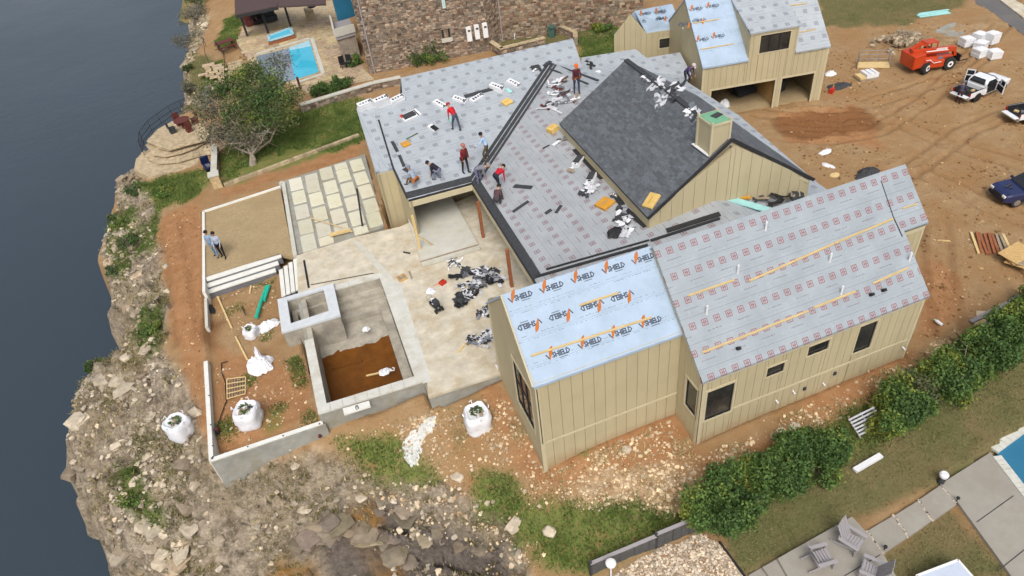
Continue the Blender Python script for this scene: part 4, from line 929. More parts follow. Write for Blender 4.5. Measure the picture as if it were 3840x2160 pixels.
tr = g.N.new('ShaderNodeBsdfTransparent'); tr.inputs[0].default_value = (.72, .45, .17, 1); mx = g.N.new('ShaderNodeMixShader'); mx.inputs[0].default_value = .27
g.L.new(tr.outputs[0], mx.inputs[1]); g.L.new(b.outputs[0], mx.inputs[2]); g.L.new(mx.outputs[0], g.N['Material Output'].inputs[0]); M['muddy'] = mw
mb = MB(); mb.add([(iBL[0], yB, WZ), (iBR[0], yB, WZ), (iBR[0], yw+1.6, WZ), (iBL[0], yw+1.6, WZ)], [(0, 1, 2, 3)]); mb.build('water', 'muddy', pool)
def coping_run(a, b_, w, side, n, parent, m='coping', th=.08, zoff=0):
    d = (b_-a); L = np.linalg.norm(d); d /= L; nn = np.array([-d[1], d[0], 0])*side
    for i in range(n):
        p = a+d*(L*i/n+.006); q = a+d*(L*(i+1)/n-.006); j = random.uniform(-.002, .002)
        MB().prism([tuple(x+np.array([0, 0, zoff+j])) for x in (p, q, q+nn*w, p+nn*w)], (0, 0, -th)).build('coping_stone', m, parent)
lw = .46
coping_run(iTL+(iBL-iTL)*.42, iBL+np.array([0, -.02, 0]), lw, -1, 7, pool)
coping_run(iBL+np.array([-lw, -.5, .0]), iBR+np.array([.0, -.5, 0]), .5, 1, 8, pool)
coping_run(iBR+np.array([0, -.5, 0]), iTR+np.array([0, .42, 0]), .5, -1, 9, pool)
coping_run(iTR+np.array([0, .0, 0]), iTR+(iTL-iTR)*.62, .42, -1, 3, pool)
mb = MB(); mb.prism([tuple(p) for p in (iBL+[-lw-.0, -.48, -.09], iBR+[.48, -.48, -.09], iBR+[.48, -.05, -.09], iBL+[-lw, -.05, -.09])], (0, 0, -2.9)); mb.build('front_wall', 'concrete_grey', pool)
mb = MB(); mb.prism([tuple(p) for p in (iBL+[-lw+.03, -.45, -.09], iBL+[-.02, -.45, -.09], iTL+[-.02, 0, -.09], iTL+[-lw+.03, 0, -.09])], (0, 0, -2.4)); mb.build('side_wall', 'concrete_grey', pool)
sk = [at(*cQ(*p), DK+.05) for p in ((505, 770), (775, 690), (790, 745), (520, 830))]
MB().prism([tuple(p) for p in sk], (0, 0, -.1)).build('skimmer_slab', 'concrete_pale', pool)
cc = sum(sk)/4
mb = MB()
for (x, y, w, h) in ((0, .13, .14, .025), (0, .09, .12, .02), (-.06, -.02, .03, .17), (.06, -.02, .03, .17), (0, .06, .12, .03), (0, -.02, .12, .025), (0, -.1, .12, .03)): mb.box((cc[0]+.02+x, cc[1]-.02+y, DK+.052), (w, h, .006), rz=-.0)
mb.build('stencil_mark', 'charcoal', pool)
# spa
spa = thing('spa', 'square raised spa with pale blue-grey coping beside the unfinished pool', 'spa')
SZ = .72
so = [at(*cA(*p), SZ) for p in ((985, 790), (1592, 612), (1670, 962), (1032, 1150))]; si = [at(*cA(*p), SZ) for p in ((1090, 795), (1485, 675), (1545, 915), (1130, 1050))]
for i in range(4):
    j = (i+1) % 4; MB().prism([tuple(p) for p in (so[i], so[j], si[j], si[i])], (0, 0, -.12)).build('coping', 'spa_coping', spa)
    MB().prism([tuple(p-np.array([0, 0, .12])) for p in (so[i]*.93+si[i]*.07, so[j]*.93+si[j]*.07, si[j]*.85+so[j]*.15, si[i]*.85+so[i]*.15)], (0, 0, -2.2)).build('wall', 'gunite', spa)
MB().prism([(p[0], p[1], -.55) for p in si], (0, 0, -.3)).build('floor', 'gunite', spa)
cs = sum(si)/4
MB().prism([(p[0]*.5+cs[0]*.5+.25, p[1]*.5+cs[1]*.5-.3, -.545) for p in si], (0, 0, -.002)).build('water', 'muddy', spa)
mb = MB()
for i in range(4):
    if i == 2: continue
    j = (i+1) % 4; mb.prism([(p[0], p[1], -.1) for p in (si[i], si[j], si[j]*.72+cs*.28, si[i]*.72+cs*.28)], (0, 0, -.45))
mb.build('seat', 'gunite', spa)
# gravel pad with kerbs
PD = .3
pad = pslab('gravel_pad', [cE(590, 975), cE(1225, 780), cE(1335, 1350), cA(1160, 330), cA(1020, 300), cA(210, 540)], PD, .25, 'gravel_pad'); tag(pad, kind='structure')
kerb = wallrun('pad_kerb', [cA(185, 710), cE(585, 985), cE(1228, 775)], PD+.1, -1.0, .16, 'concrete_pale'); tag(kerb, 'pale formed concrete kerb wall round the brown gravel pad', 'kerb wall')
kerb = wallrun('pad_kerb', [cE(1222, 740), cE(1252, 745), cE(1350, 1350)], PD+.22, -.8, .24, 'concrete_new'); tag(kerb, 'concrete kerb wall between the gravel pad and the square pavers', 'kerb wall')
# pavers
PV = .42
tag(pslab('paver_bed', [cE(1235, 740), cE(1935, 508), (1440, 850), cE(1890, 1190), cE(1370, 1345)], PV-.06, .3, 'concrete_grey'), kind='structure')
pave = thing('paver_court', 'square pale concrete pavers set in a staggered grid over gravel', 'paving')
pvs = [(1360,755,1),(1385,865,1),(1410,985,1),(1440,1110,1),(1465,1245,1.12),(1488,697,.5),(1502,770,1),(1530,880,1),(1560,1005,1),(1590,1130,1),(1612,1228,.55),(1615,665,1),(1650,780,1),(1680,895,1),(1712,1022,1),(1738,1125,.5),(1735,607,.5),(1757,680,1),(1795,795,1),(1830,915,1),(1868,1040,1),(1900,1140,.5),(1870,595,1),(1905,705,1),(1945,815,1),(1985,935,1),(2015,1050,1)]
dv = at(*cE(1410, 985), PV)-at(*cE(1385, 865), PV); pa = math.atan2(dv[0], -dv[1]); pl = np.linalg.norm(dv)
du_ = at(*cE(1650, 780), PV)-at(*cE(1385, 865), PV); pu = np.linalg.norm(du_)/2
for x, y, hgt in pvs:
    q = at(*cE(x, y), PV); mb = MB(); k = random.uniform(.86, 1.1); mb.col = (k, k*random.uniform(.98, 1.02), k*random.uniform(.93, 1.03)); mb.cham((0, 0, -.06), (pu*.8, pl*.84*hgt, .12), .015); mb.build('paver', 'paver', pave, loc=(q[0], q[1], PV+random.uniform(0, .01)), rz=pa+random.uniform(-.015, .015))
# steps
st = thing('stone_steps', 'wide flight of three white steps below the gravel pad', 'steps')
for i in range(3):
    z = PD-.0-.2*i; l0, l1 = cA(212+8*i, 548+68*i), cA(1020-30*i, 292+78*i); a, b_ = at(*l0, z), at(*l1, z); n = np.array([(b_-a)[1], -(b_-a)[0], 0]); n /= np.linalg.norm(n)
    MB().prism([tuple(p) for p in (a, b_, b_+n*.36, a+n*.36)], (0, 0, -.07)).build('step', 'concrete_pale', st)
    MB().prism([tuple(p-np.array([0, 0, .071])) for p in (a, b_, b_+n*.31, a+n*.31)], (0, 0, -.45)).build('riser', 'grey_metal', st)  # dark grey risers; their tone also paints the shadow lines below the treads
st2 = thing('narrow_steps', 'narrow flight of white steps rising from the planter to the terrace', 'steps')
for i in range(4):
    z = -.12+.16*i; a, b_ = at(*cA(1000+52*i, 470-38*i), z), at(*cA(1030+52*i, 760-22*i), z); d = np.array([.24, .02, 0])
    MB().prism([tuple(p) for p in (b_, b_+d, a+d, a)], (0, 0, -.06)).build('step', 'concrete_pale', st2); MB().prism([tuple(p-np.array([0, 0, .061])) for p in (b_+d*.12, b_+d, a+d, a+d*.12)], (0, 0, -.55)).build('riser', 'grey_metal', st2)  # riser grey doubles as painted shadow between the white treads
# drain channels in the deck
for n, (p, q, w) in enumerate(((cA(1275, 365), cA(1328, 665), .12), (cA(1350, 632), cA(2030, 505), .06))):
    dch = MB().beam(at(*p, DK+.005), at(*q, DK+.005), w, .02).build('drain_channel', 'black'); tag(dch, ('short wide black drain slot in the terrace above the spa', 'long thin black drain slot along the pool edge of the terrace')[n], 'drain')
# planter walls
pw = wallrun('planter_wall', [cP(412, 372), cP(462, 1262), cP(1472, 922)], .0, -2.6, .2, 'concrete_pale'); tag(pw, 'pale concrete planter wall turning the corner at the cliff side', 'wall')
mb = MB()
for x, y in ((445, 685), (460, 950), (478, 1140), (480, 1240), (795, 1148), (1115, 1048), (1445, 942)): q = at(*cP(x, y), .0); mb.lathe([(.035, 0), (.035, .03)], q, 8)
mb.build('form_bolts', 'charcoal', pw)
wb = MB(); a, b_ = at(*cP(462, 1262), .0), at(*cP(1472, 922), .0)
wb.beam(a+[-.02, -.13, -1.3], b_+[.1, -.13, -1.3], .05, 2.5); wb.build('outer_face', 'concrete_grey', pw)
pw2 = wallrun('planter_wall', [cA(205, 775), cA(215, 1088)], .0, -1.4, .16, 'concrete_new'); tag(pw2, 'short concrete planter wall stub below the white steps', 'wall')
# ------------------------------------------------------------------ loose things on the site
c5b = lambda x, y: (1300+x*.44863, 150+y*.44863)
c7 = lambda x, y: (1800+x*.4831, 1300+y*.4831)
def cloth(mb, c, rx, ry, h, rot=0.0, n=11, wr=.5, thick=.0, seed=None, up=None):
    """crumpled sheet: irregular outline, folds"""
    s = random.random()*100 if seed is None else seed; ca, sa = math.cos(rot), math.sin(rot); vs = []; fs = []
    for i in range(n):
        for j in range(n):
            u = i/(n-1)*2-1; v = j/(n-1)*2-1
            k = math.hypot(u, v)/max(abs(u), abs(v), 1e-6) if (u or v) else 1
            u, v = u/k, v/k; rr = math.hypot(u, v); e = 1+.32*(mnoise.noise((u*1.7+s, v*1.7, s))) if rr > .3 else 1
            x, y = u*rx*e, v*ry*e
            z = h*max(0, 1-rr**2.2)*(.65+.7*abs(mnoise.noise((u*1.8+s, v*1.8, 3)))) + h*wr*abs(mnoise.noise((u*3.5+s, v*3.5+s, 7)))*(1-rr*.6)+.015
            p = (x*ca-y*sa, x*sa+y*ca, z)
            if up is not None: z0 = up(c[0]+p[0], c[1]+p[1]); vs.append((c[0]+p[0], c[1]+p[1], z0+p[2]))
            else: vs.append((c[0]+p[0], c[1]+p[1], c[2]+p[2]))
    for i in range(n-1):
        for j in range(n-1): fs.append((i*n+j, (i+1)*n+j, (i+1)*n+j+1, i*n+j+1))
    return mb.add(vs, fs)
def scrap(c, L, w, rot, m, parent, curl=.15, up=(0, 0, 1), name='scrap'):
    """torn strip of roofing, bent along its length"""
    mb = MB(); n = 6; vs = []; s = random.random()*50; d = Vector((math.cos(rot), math.sin(rot), 0)); upv = Vector(up).normalized()
    d = (d-upv*d.dot(upv)).normalized(); sd = upv.cross(d)
    for i in range(n):
        t = i/(n-1)-.5; z = .02+curl*abs(mnoise.noise((t*2.5+s, 1, 2)))*1.5; bend = mnoise.noise((t*1.8+s, 5, 2))*.35*L
        for k in (-1, 1): vs.append(Vector(c)+d*t*L+sd*(k*w/2*(1+.4*mnoise.noise((t*4, s, k)))+bend)+upv*(z+.03*k*mnoise.noise((t*3+s, k, 0))))
    fs = [(2*i, 2*i+2, 2*i+3, 2*i+1) for i in range(n-1)]
    nv = len(vs); vs += [v-upv*.012 for v in vs]; fs += [tuple(nv+j for j in reversed(f)) for f in fs]
    mb.add(vs, fs); return mb.build(name, m, parent)
def scraps(name, label, cat, centers, mats, planefn, normal, L=(.4, 1.0), w=(.08, .3), spread=.3, n=3, group=None, curl=.15):
    c0 = planefn(*centers[0]); th = thing(name, label, cat, (0, 0, 0), group=group)
    for p in centers:
        for _ in range(n):
            q = planefn(*p)+np.array([random.gauss(0, spread), random.gauss(0, spread), 0]); q = q+np.array(normal)*0
            if normal[2] < .999:  # keep on the sloped plane
                q[2] = c0[2]-((q[0]-c0[0])*normal[0]+(q[1]-c0[1])*normal[1])/normal[2]
            scrap(q+np.array(normal)*random.uniform(0.01, .06), random.uniform(*L), random.uniform(*w), random.random()*6.28, random.choice(mats), th, curl, normal)
    return th
def big_bag(px, py, z, r, h, label, rz=0):
    q = at(px, py, z); t = thing('bulk_bag', label, 'bulk bag', q, rz, 'white bulk bags of rubble')
    mb = MB(); n = 22; prof = [(.8, -.06), (.97, .02), (1.04, .16), (1.0, .3), (1.07, .42), (1.02, .58), (1.06, .72), (.98, .86), (.9, .97), (.84, 1.0), (.78, .95), (.6, .9)]
    s = random.random()*90; vs = []
    for (pr_, hh) in prof:
        for k in range(n):
            a = 2*math.pi*k/n; sq = 1+.1*math.cos(4*a); w = 1+.13*mnoise.noise((math.cos(a)*1.6+s, math.sin(a)*1.6, hh*3))+.05*mnoise.noise((math.cos(a)*5, math.sin(a)*5+s, hh*9))
            vs.append((r*pr_*sq*w*math.cos(a), r*pr_*sq*w*math.sin(a), h*hh+.05*h*mnoise.noise((math.cos(a)*2+s, math.sin(a)*2, 8))))
    fs = [(i*n+k, i*n+(k+1) % n, (i+1)*n+(k+1) % n, (i+1)*n+k) for i in range(len(prof)-1) for k in range(n)]
    fs.append(tuple((len(prof)-1)*n+k for k in range(n))); mb.add(vs, fs); mb.build('sack', 'white_cloth', t, smooth=True)
    mb = MB()
    for k in range(26):
        a = random.random()*6.28; rr = r*.52*math.sqrt(random.random()); mb.cur = random.choice((0, 0, 1, 2))
        mb.rock((rr*math.cos(a), rr*math.sin(a), h*.93), random.uniform(.04, .11), .6)
    for k in range(9):
        a = random.random()*6.28; mb.cur = 2; mb.beam((r*.3*math.cos(a), r*.3*math.sin(a), h*.96), (r*.5*math.cos(a+1), r*.5*math.sin(a+1), h*1.02), .05, .02)
    mb.build('contents', ['lumber_old', 'charcoal', 'leaf_dark'], t)
    for k in range(4):
        mb = MB(); a = math.pi/4+k*math.pi/2; p = (r*.95*math.cos(a), r*.95*math.sin(a), h*.9); mb.tube([p, (p[0]*1.08, p[1]*1.08, h*1.06), (p[0]*1.1*math.cos(.3)-p[1]*.2, p[1]*1.1*math.cos(.3)+p[0]*.2, h*1.0)], .025, 5); mb.build('lift_loop', 'white_cloth', t)
    return t
def leafmat(name, c, c2):
    m = mat(name, c, .7, .2, 1.2, 0, c2=c2, spec=.25); b = m.node_tree.nodes['Principled BSDF']
    return m
leafmat('leaf_dark', (.035, .075, .022), (.08, .14, .036)); leafmat('leaf_mid', (.06, .12, .026), (.13, .2, .045)); leafmat('leaf_yellow', (.13, .17, .025), (.25, .26, .05)); leafmat('leaf_olive', (.055, .07, .03), (.13, .135, .06)); leafmat('leaf_grey', (.1, .1, .075), (.19, .18, .135)); leafmat('grass_blade', (.06, .11, .02), (.15, .2, .05))
big_bag(*cP(212, 1040), -1.0, .56, 1.1, 'white bulk bag standing alone on the ground outside the planter wall')
big_bag(*cP(835, 930), -.42, .58, 1.1, 'white bulk bag inside the planter next to the wooden lattice', .4)
big_bag(*cQ(1905, 960), -.75, .6, 1.15, 'white bulk bag in front of the terrace foundation near the house corner', .8)
big_bag(*cA(715, 1190), -.42, .36, .62, 'small white sack of rubble at the end of the green pipe', .2)
q = at(*cP(910, 420), -.42); t = thing('collapsed_bag', 'empty white bulk bag collapsed into a peaked heap in the planter', 'bulk bag', q)
mb = MB(); cloth(mb, (0, 0, 0), .62, .75, .5, .5, 17, .8); mb.build('sack', 'white_cloth', t)
mb = MB(); cloth(mb, (.05, .35, .05), .22, .3, .75, .2, 11, .8); mb.build('fold', 'white_cloth', t)
q = at(*cA(880, 1090), -.42); mb = MB(); cloth(mb, tuple(q), .75, .42, .34, .15, 15, .8); tag(mb.build('tarp', 'white_cloth'), 'crumpled white tarp lying against the side of the spa', 'tarp')
# green pipe
a, b_ = at(*cA(870, 650), -.3), at(*cA(755, 985), -.15); tp = thing('drain_pipe', 'bright green corrugated pipe lying in the planter', 'pipe')
mb = MB(); mb.tube([a, a*.5+b_*.5+np.array([0, 0, .05]), b_], .1, 12); mb.build('tube', 'teal', tp); mb = MB()
d = (b_-a); off = np.array([.13, 0, 0]); mb.tube([a+off, a*.5+b_*.5+off], .09, 12); mb.build('tube', 'teal', tp)
# wooden lattice
t = thing('wooden_lattice', 'brown wooden lattice frame lying flat in the planter', 'lattice')
L4 = [at(*cP(*p), -.3) for p in ((605, 540), (775, 518), (772, 672), (608, 718))]
for i in range(8):
    f = i/7; MB().beam(L4[0]*(1-f)+L4[1]*f, L4[3]*(1-f)+L4[2]*f, .045, .035).build('slat', 'lumber_old' if i % 7 else 'lumber', t)
for i in range(5):
    f = i/4; z = np.array([0, 0, .04]); MB().beam(L4[0]*(1-f)+L4[3]*f+z, L4[1]*(1-f)+L4[2]*f+z, .045, .03).build('slat', 'lumber', t)
def gpath(pts, z): return [at(*p, z) for p in pts]
tag(MB().tube(gpath([cP(610, 375), cP(555, 390), cP(560, 480), cP(590, 560), cP(600, 730), cP(550, 870), cP(520, 960)], -.34), .025, 6).build('hose', 'black'), 'black hose running along the inside of the planter wall', 'hose')
t = thing('pump', 'small dark pump with a red body at the end of the hose', 'pump', at(*cP(525, 1010), -.42)); MB().lathe([(.1, 0), (.1, .25), (.07, .3)], (0, 0, 0), 10).build('body', 'maroon', t); MB().box((0, -.12, .06), (.16, .12, .12)).build('motor', 'black', t); MB().lathe([(.04, .3), (.04, .38)], (0, 0, 0), 8).build('outlet', 'charcoal', t)
for k, (p, q, lab) in enumerate(((cA(335, 760), cA(490, 1105), 'long pale timber edging strip bowed across the planter soil'), (cA(530, 1195), cA(660, 1449), 'straight pale timber edging strip beside the collapsed bag'), (cA(700, 640), cA(685, 725), 'short pale offcut lying below the white steps'))):
    tag(MB().beam(at(*p, -.36), at(*q, -.36), .09, .06).build('edging_board', 'lumber'), lab, 'board')
tag(MB().beam(at(*cA(600, 870), -.4), at(*cA(640, 960), -.1), .05, .05).build('stake', 'black'), 'black stake sticking out of the planter soil', 'stake')
mb = MB(); cloth(mb, tuple(at(*cA(270, 900), -.4)), .16, .45, .2, .2, 9); tag(mb.build('liner_scrap', 'black'), 'black liner scrap between the stub wall and the edging strip', 'scrap')
for k, (p, lab) in enumerate(((cP(615, 1285), 'teal and red pipe stub by the planter corner'), (cP(1410, 1065), 'teal and maroon pipe stub near the pool wall'))):
    q = gnd(*p)+np.array([0, 0, .25]); t = thing('pipe_stub', lab, 'pipe', q); MB().lathe([(.07, 0), (.07, .2), (.09, .2), (.09, .3)], (0, 0, 0), 12, 'Y').build('collar', 'teal_pale', t); MB().lathe([(.08, -.22), (.08, 0)], (.0 if k == 0 else .22, 0, -.06), 12, 'Y').build('pipe', 'red_plastic' if k == 0 else 'maroon', t)
q = gnd(*cQ(1240, 1140)); mb = MB(); cloth(mb, tuple(q), .62, .42, .07, .6, 15, .3, up=gz); cloth(mb, tuple(q+np.array([.75, .42, .1])), .6, .3, .06, .5, 13, .5, up=gz); cloth(mb, tuple(q+np.array([-.3, -.42, -.1])), .3, .4, .07, .2, 11, .2, up=gz); mat('plaster', (.58, .58, .55), .85, .15, 3, .3)
tag(mb.build('lime_spill', 'plaster'), 'hardened splash of white plaster spilled on the slope below the terrace', 'plaster spill')
# tools and rubbish on the terrace
dk = lambda px, py: at(px, py, DK)
roofmix = ['charcoal', 'black', 'wrapper', 'charcoal', 'grey_metal', 'wrapper']
scraps('debris_pile', 'tangle of white and black strapping beside the porch step', 'debris pile', [c1(1130, 520), c1(1180, 560)], ['white_plastic', 'charcoal', 'white_cloth'], dk, (0, 0, 1), (.5, 1.1), (.04, .12), .2, 5)
scraps('debris_pile', 'large pile of black torn roofing under the porch eave', 'debris pile', [c1(1260, 660), c1(1420, 660), c1(1520, 640), c1(1560, 690), c1(1480, 720), c1(1600, 690)], ['black', 'charcoal', 'black', 'charcoal', 'wrapper', 'grey_metal'], dk, (0, 0, 1), (.35, 1.0), (.1, .34), .22, 9, curl=0.18)
scraps('debris_pile', 'spread of grey wrappers and black roofing in the middle of the terrace', 'debris pile', [c1(1300, 830), c1(1340, 800), c1(1420, 780), c1(1250, 900), c1(1340, 880)], roofmix, dk, (0, 0, 1), (.3, .8), (.06, .25), .24, 8, curl=0.14)
scraps('debris_pile', 'black bags dropped at the front tip of the terrace rubbish', 'debris pile', [c1(1230, 960), c1(1260, 1000)], ['black', 'charcoal'], dk, (0, 0, 1), (.3, .7), (.15, .35), .14, 7, curl=0.23)
scraps('debris_pile', 'black and white scraps against the blue-roofed wing wall', 'debris pile', [c1(1530, 1040), c1(1470, 1110), c1(1530, 1100)], roofmix, dk, (0, 0, 1), (.25, .6), (.08, .25), .15, 7, curl=0.16)
scraps('debris_pile', 'small heap of roofing scraps near the front edge of the terrace', 'debris pile', [c1(1380, 1370), c1(1420, 1390)], roofmix, dk, (0, 0, 1), (.25, .6), (.08, .25), .15, 7, curl=0.16)
scraps('debris_pile', 'heap of scraps beside the tall courtyard window', 'debris pile', [c1(1540, 1330), c1(1580, 1380), c1(1530, 1380)], roofmix, dk, (0, 0, 1), (.25, .6), (.08, .25), .15, 7, curl=0.16)
q = dk(*c1(975, 1040)); t = thing('compressor', 'black and white air compressor on the terrace', 'compressor', q, .3)
MB().lathe([(.12, -.42), (.17, -.36), (.17, .36), (.12, .42)], (0, 0, .25), 14, 'Y').build('tank', 'black_gloss', t); MB().box((0, -.1, .52), (.26, .34, .26)).build('motor', 'charcoal', t); MB().lathe([(.1, 0), (.1, .12)], (0, .2, .45), 12).build('filter', 'white_plastic', t); MB().box((0, .02, .43), (.3, .1, .06)).build('band', 'white_plastic', t)
for sx in (-1, 1):
    MB().lathe([(.12, -.03), (.12, .03)], (sx*.2, -.3, .12), 14, 'X').build('wheel', 'rubber', t)
MB().tube([(-.14, .4, .3), (-.14, .62, .55), (.14, .62, .55), (.14, .4, .3)], .018, 6).build('handle', 'grey_metal', t)
q = dk(*c1(1045, 765)); t = thing('nail_gun_case', 'small red tool case on the terrace', 'tool case', q, .5); MB().cham((0, 0, .1), (.34, .26, .2), .03).build('case', 'red_plastic', t); MB().tube([(-.08, 0, .2), (-.08, 0, .26), (.08, 0, .26), (.08, 0, .2)], .015, 6).build('handle', 'black', t)
MB().tube([(.15, .05, .03), (.05, .25, .02), (-.2, .2, .02), (-.45, .3, .02)], .012, 5).build('cord', 'red_plastic', t)
mb = MB(); cloth(mb, tuple(dk(*c1(915, 850))), .26, .28, .22, 0, 11); tag(mb.build('plastic_bag', 'white_plastic'), 'white plastic bag next to the air compressor', 'bag')
q = dk(*c1(603, 712)); t = thing('plywood_box', 'small square plywood box with dark bottom on the terrace', 'box', q, .2); MB().box((0, 0, .06), (.36, .34, .02)).build('bottom', 'lumber_old', t)
for (x, y, a, b_) in ((0, .2, .46, .04), (0, -.2, .46, .04), (.21, 0, .04, .36), (-.21, 0, .04, .36)): MB().box((x, y, .07), (a, b_, .14)).build('side', 'osb', t)
for p, q, m, lab in ((c1(680, 630), c1(710, 710), 'lumber_old', 'short brown board lying beside the plywood box'), (c1(615, 420), c1(690, 435), 'charcoal', 'short black offcut on the terrace by the porch'), (cQ(1690, 195), cQ(1800, 60), 'lumber', 'thin pale stick on the front of the terrace'), (cQ(2075, 325), cQ(2110, 370), 'white_plastic', 'short white pipe at the terrace front corner'), (c1(2, 180), c1(60, 200), 'lumber', 'yellow timber beam end on the pavers')):
    tag(MB().beam(at(*p, DK+.03), at(*q, DK+.03), .09, .05).build('offcut', m), lab, 'offcut')
tag(MB().beam(at(*cE(1640, 1185), DK+.02), at(*cE(1815, 1140), DK+.02), .22, .14).build('timber_beam', 'lumber'), 'yellow timber beam lying across the end of the pavers', 'beam')
tag(MB().beam(at(*cE(1480, 1040), DK-.05), at(*cE(1740, 1120), DK+.1), .05, .03).build('long_stick', 'lumber'), 'thin pale stick lying across the pavers', 'stick')
a = at(*cE(1915, 1110), .5); b_ = onA(1420, 690)
tag(MB().beam(a, np.array([a[0]+.35, a[1]+.9, 2.6]), .1, .06).build('leaning_pole', 'black'), 'long black pole leaning over the pavers against the wing', 'pole')
tag(MB().tube(gpath([c1(760, 300), c1(840, 360), c1(900, 385)], .7), .02, 6).build('brace_pipe', 'grey_metal'), 'grey pipe lying by the yellow porch post', 'pipe')
# things inside the pool
for p, r, lab in (((1815, 660), .16, 'tan sack sitting on the pool entry step'), ((1945, 720), .1, 'pale rag on the pool entry step'), ((1950, 1120), .2, 'white bag lying on the shallow pool floor')):
    q = at(*cA(*p), -.55); mb = MB(); cloth(mb, tuple(q), r, r*.9, r*1.0, 0, 9); tag(mb.build('rag', 'white_plastic' if r != .16 else 'lumber'), lab, 'rag')
q = at(*cA(2030, 650), -.45); t = thing('hose_coil', 'coil of dark hose in the top corner of the pool', 'hose', q)
for i in range(4):
    MB().tube([(.26*math.cos(k*.4+i)*(1+.05*i), .26*math.sin(k*.4+i)*(1+.05*i), .03+.05*i) for k in range(17)], .03, 6).build('loop', 'charcoal', t)
q = at(*cQ(940, 395), WZ+.04); t = thing('floating_rubbish', 'white plastic sheet and plank floating in the muddy pool water', 'rubbish', q); mb = MB(); cloth(mb, (0, 0, 0), .36, .26, .12, .3, 13, .8); mb.build('sheet', 'white_plastic', t); MB().beam((-.95, .15, .02), (-.1, .0, .03), .11, .03).build('plank', 'lumber', t)
MB().tube([(.3, -.1, .03), (.45, -.15, .04), (.5, 0, .04), (.42, .1, .03)], .03, 6).build('ring', 'white_plastic', t)
# ---------------------------- on the roofs
NAo, NBo = NA, NB
def bundle(name, label, on, n, p, rot, k=1, m='white_plastic', size=(1.0, .4, .14), group=None, dark='charcoal', mark=True):
    q = on(*p, .0); t = thing(name, label, 'shingle bundle', q, 0, group)
    t.rotation_mode = 'QUATERNION'; qq = Vector((0, 0, 1)).rotation_difference(Vector(n)); t.rotation_quaternion = qq @ Matrix.Rotation(rot, 3, 'Z').to_quaternion()
    for i in range(k):
        MB().box((random.uniform(-.03, .03), random.uniform(-.02, .02), size[2]*(i+.5)+.012*i), size, rz=random.uniform(-.05, .05)).build('pack', m, t)
        if mark:
            mk = MB(); z = size[2]*(i+1)+.012*i+.004
            for j in range(4): mk.box((-.3+.2*j, .0, z), (.12, random.uniform(.08, .2), .006))
            mk.box((.42, 0, z), (.08, size[1]*.96, .008)); mk.build('print', dark, t)
    return t
gb = 'white-wrapped shingle bundles on the grey roof'
for (p, rot, k, lab) in (((160, 570), .2, 3, 'leftmost stack of white shingle bundles at the far roof corner'), ((298, 548), .2, 4, 'tallest stack of white shingle bundles at the far roof edge'), ((425, 512), .3, 2, 'low stack of white shingle bundles just below the upper ridge step'),
    ((785, 545), -1.1, 1, 'white shingle bundle with red print behind the red-shirted worker'), ((945, 505), -.9, 1, 'open white shingle bundle with dark end beside the dark shingle row'), ((1258, 415), -.9, 2, 'white shingle bundle at the right end of the dark shingle row'), ((1400, 370), -1.1, 1, 'white shingle bundle with black end closest to the ridge'), ((1090, 490), .4, 1, 'torn white shingle bundle below the dark shingle row')):
    bundle('shingle_bundle', lab, onA, NA, c5b(*p), rot, k, group=gb)
t = bundle('shingle_bundle', 'opened red and white shingle pack left of the red-shirted worker', onA, NA, c5b(535, 640), .25, 1, 'white_plastic', (1.2, .7, .12), gb); MB().box((-.1, 0, .17), (.8, .42, .08)).build('shingles', 'charcoal', t); MB().box((-.5, .2, .15), (.2, .25, .06)).build('wrapper', 'red_plastic', t)
t = bundle('shingle_bundle', 'white and black shingle roll in the middle of the grey roof', onA, NA, c5b(725, 740), -1.2, 1, 'white_plastic', (.7, .34, .1), gb, mark=False); MB().box((.12, 0, .125), (.5, .3, .05)).build('shingles', 'black', t)
mb = MB()
for i in range(6): mb.box((i*.34, 0, .02+.004*i), (.4, .3, .03), rz=.0)
q = onA(*c5b(1010, 470), .02); o = mb.build('shingle_row', 'charcoal', loc=q, rz=.03); tag(o, 'row of dark shingles laid out below the grey ridge', 'shingles'); o.rotation_euler.x = .216
def pad(name, label, on, n, p, rot, m, size=(.62, .55, .13), m2='lumber_old'):
    q = on(*p, .0); t = thing(name, label, 'foam pad', q); t.rotation_mode = 'QUATERNION'; t.rotation_quaternion = Vector((0, 0, 1)).rotation_difference(Vector(n)) @ Matrix.Rotation(rot, 3, 'Z').to_quaternion()
    MB().cham((0, 0, size[2]/2+.01), size, .03).build('cushion', m, t); MB().box((0, 0, .006), (size[0]*.96, size[1]*.96, .012)).build('base', m2, t); MB().box((0, 0, size[2]+.012), (size[0]*.55, .05, .008)).build('grip', 'foam_orange' if m == 'foam_yellow' else 'lumber_old', t)
pad('foam_pad', 'pale yellow foam pad lying below the ridge on the grey roof', onA, NA, c5b(1340, 525), .3, 'foam_yellow')
pad('foam_pad', 'orange foam pad on the left side of the grey roof', onA, NA, c5b(495, 875), .2, 'foam_orange', (.5, .42, .12))
pad('foam_pad', 'yellow foam pad stacked on shingles near the upper storey corner', onB, NB, c5b(1728, 760), .3, 'foam_yellow', (.6, .5, .3))
pad('foam_pad', 'big orange foam pad by the upper storey wall', onB, NB, c6b(765, 1175), .3, 'foam_orange', (.75, .75, .16))
pad('foam_pad', 'yellow foam pad resting on the dark shingled roof corner', onS, NS, c6b(1128, 1150), .35, 'foam_yellow', (.8, .62, .14))
tag(MB().beam(onA(*c5b(500, 830), .02), onA(*c5b(595, 780), .02), .08, .03).build('green_strip', 'leaf_dark'), 'dark green strip lying beside the orange pad on the roof', 'strip')
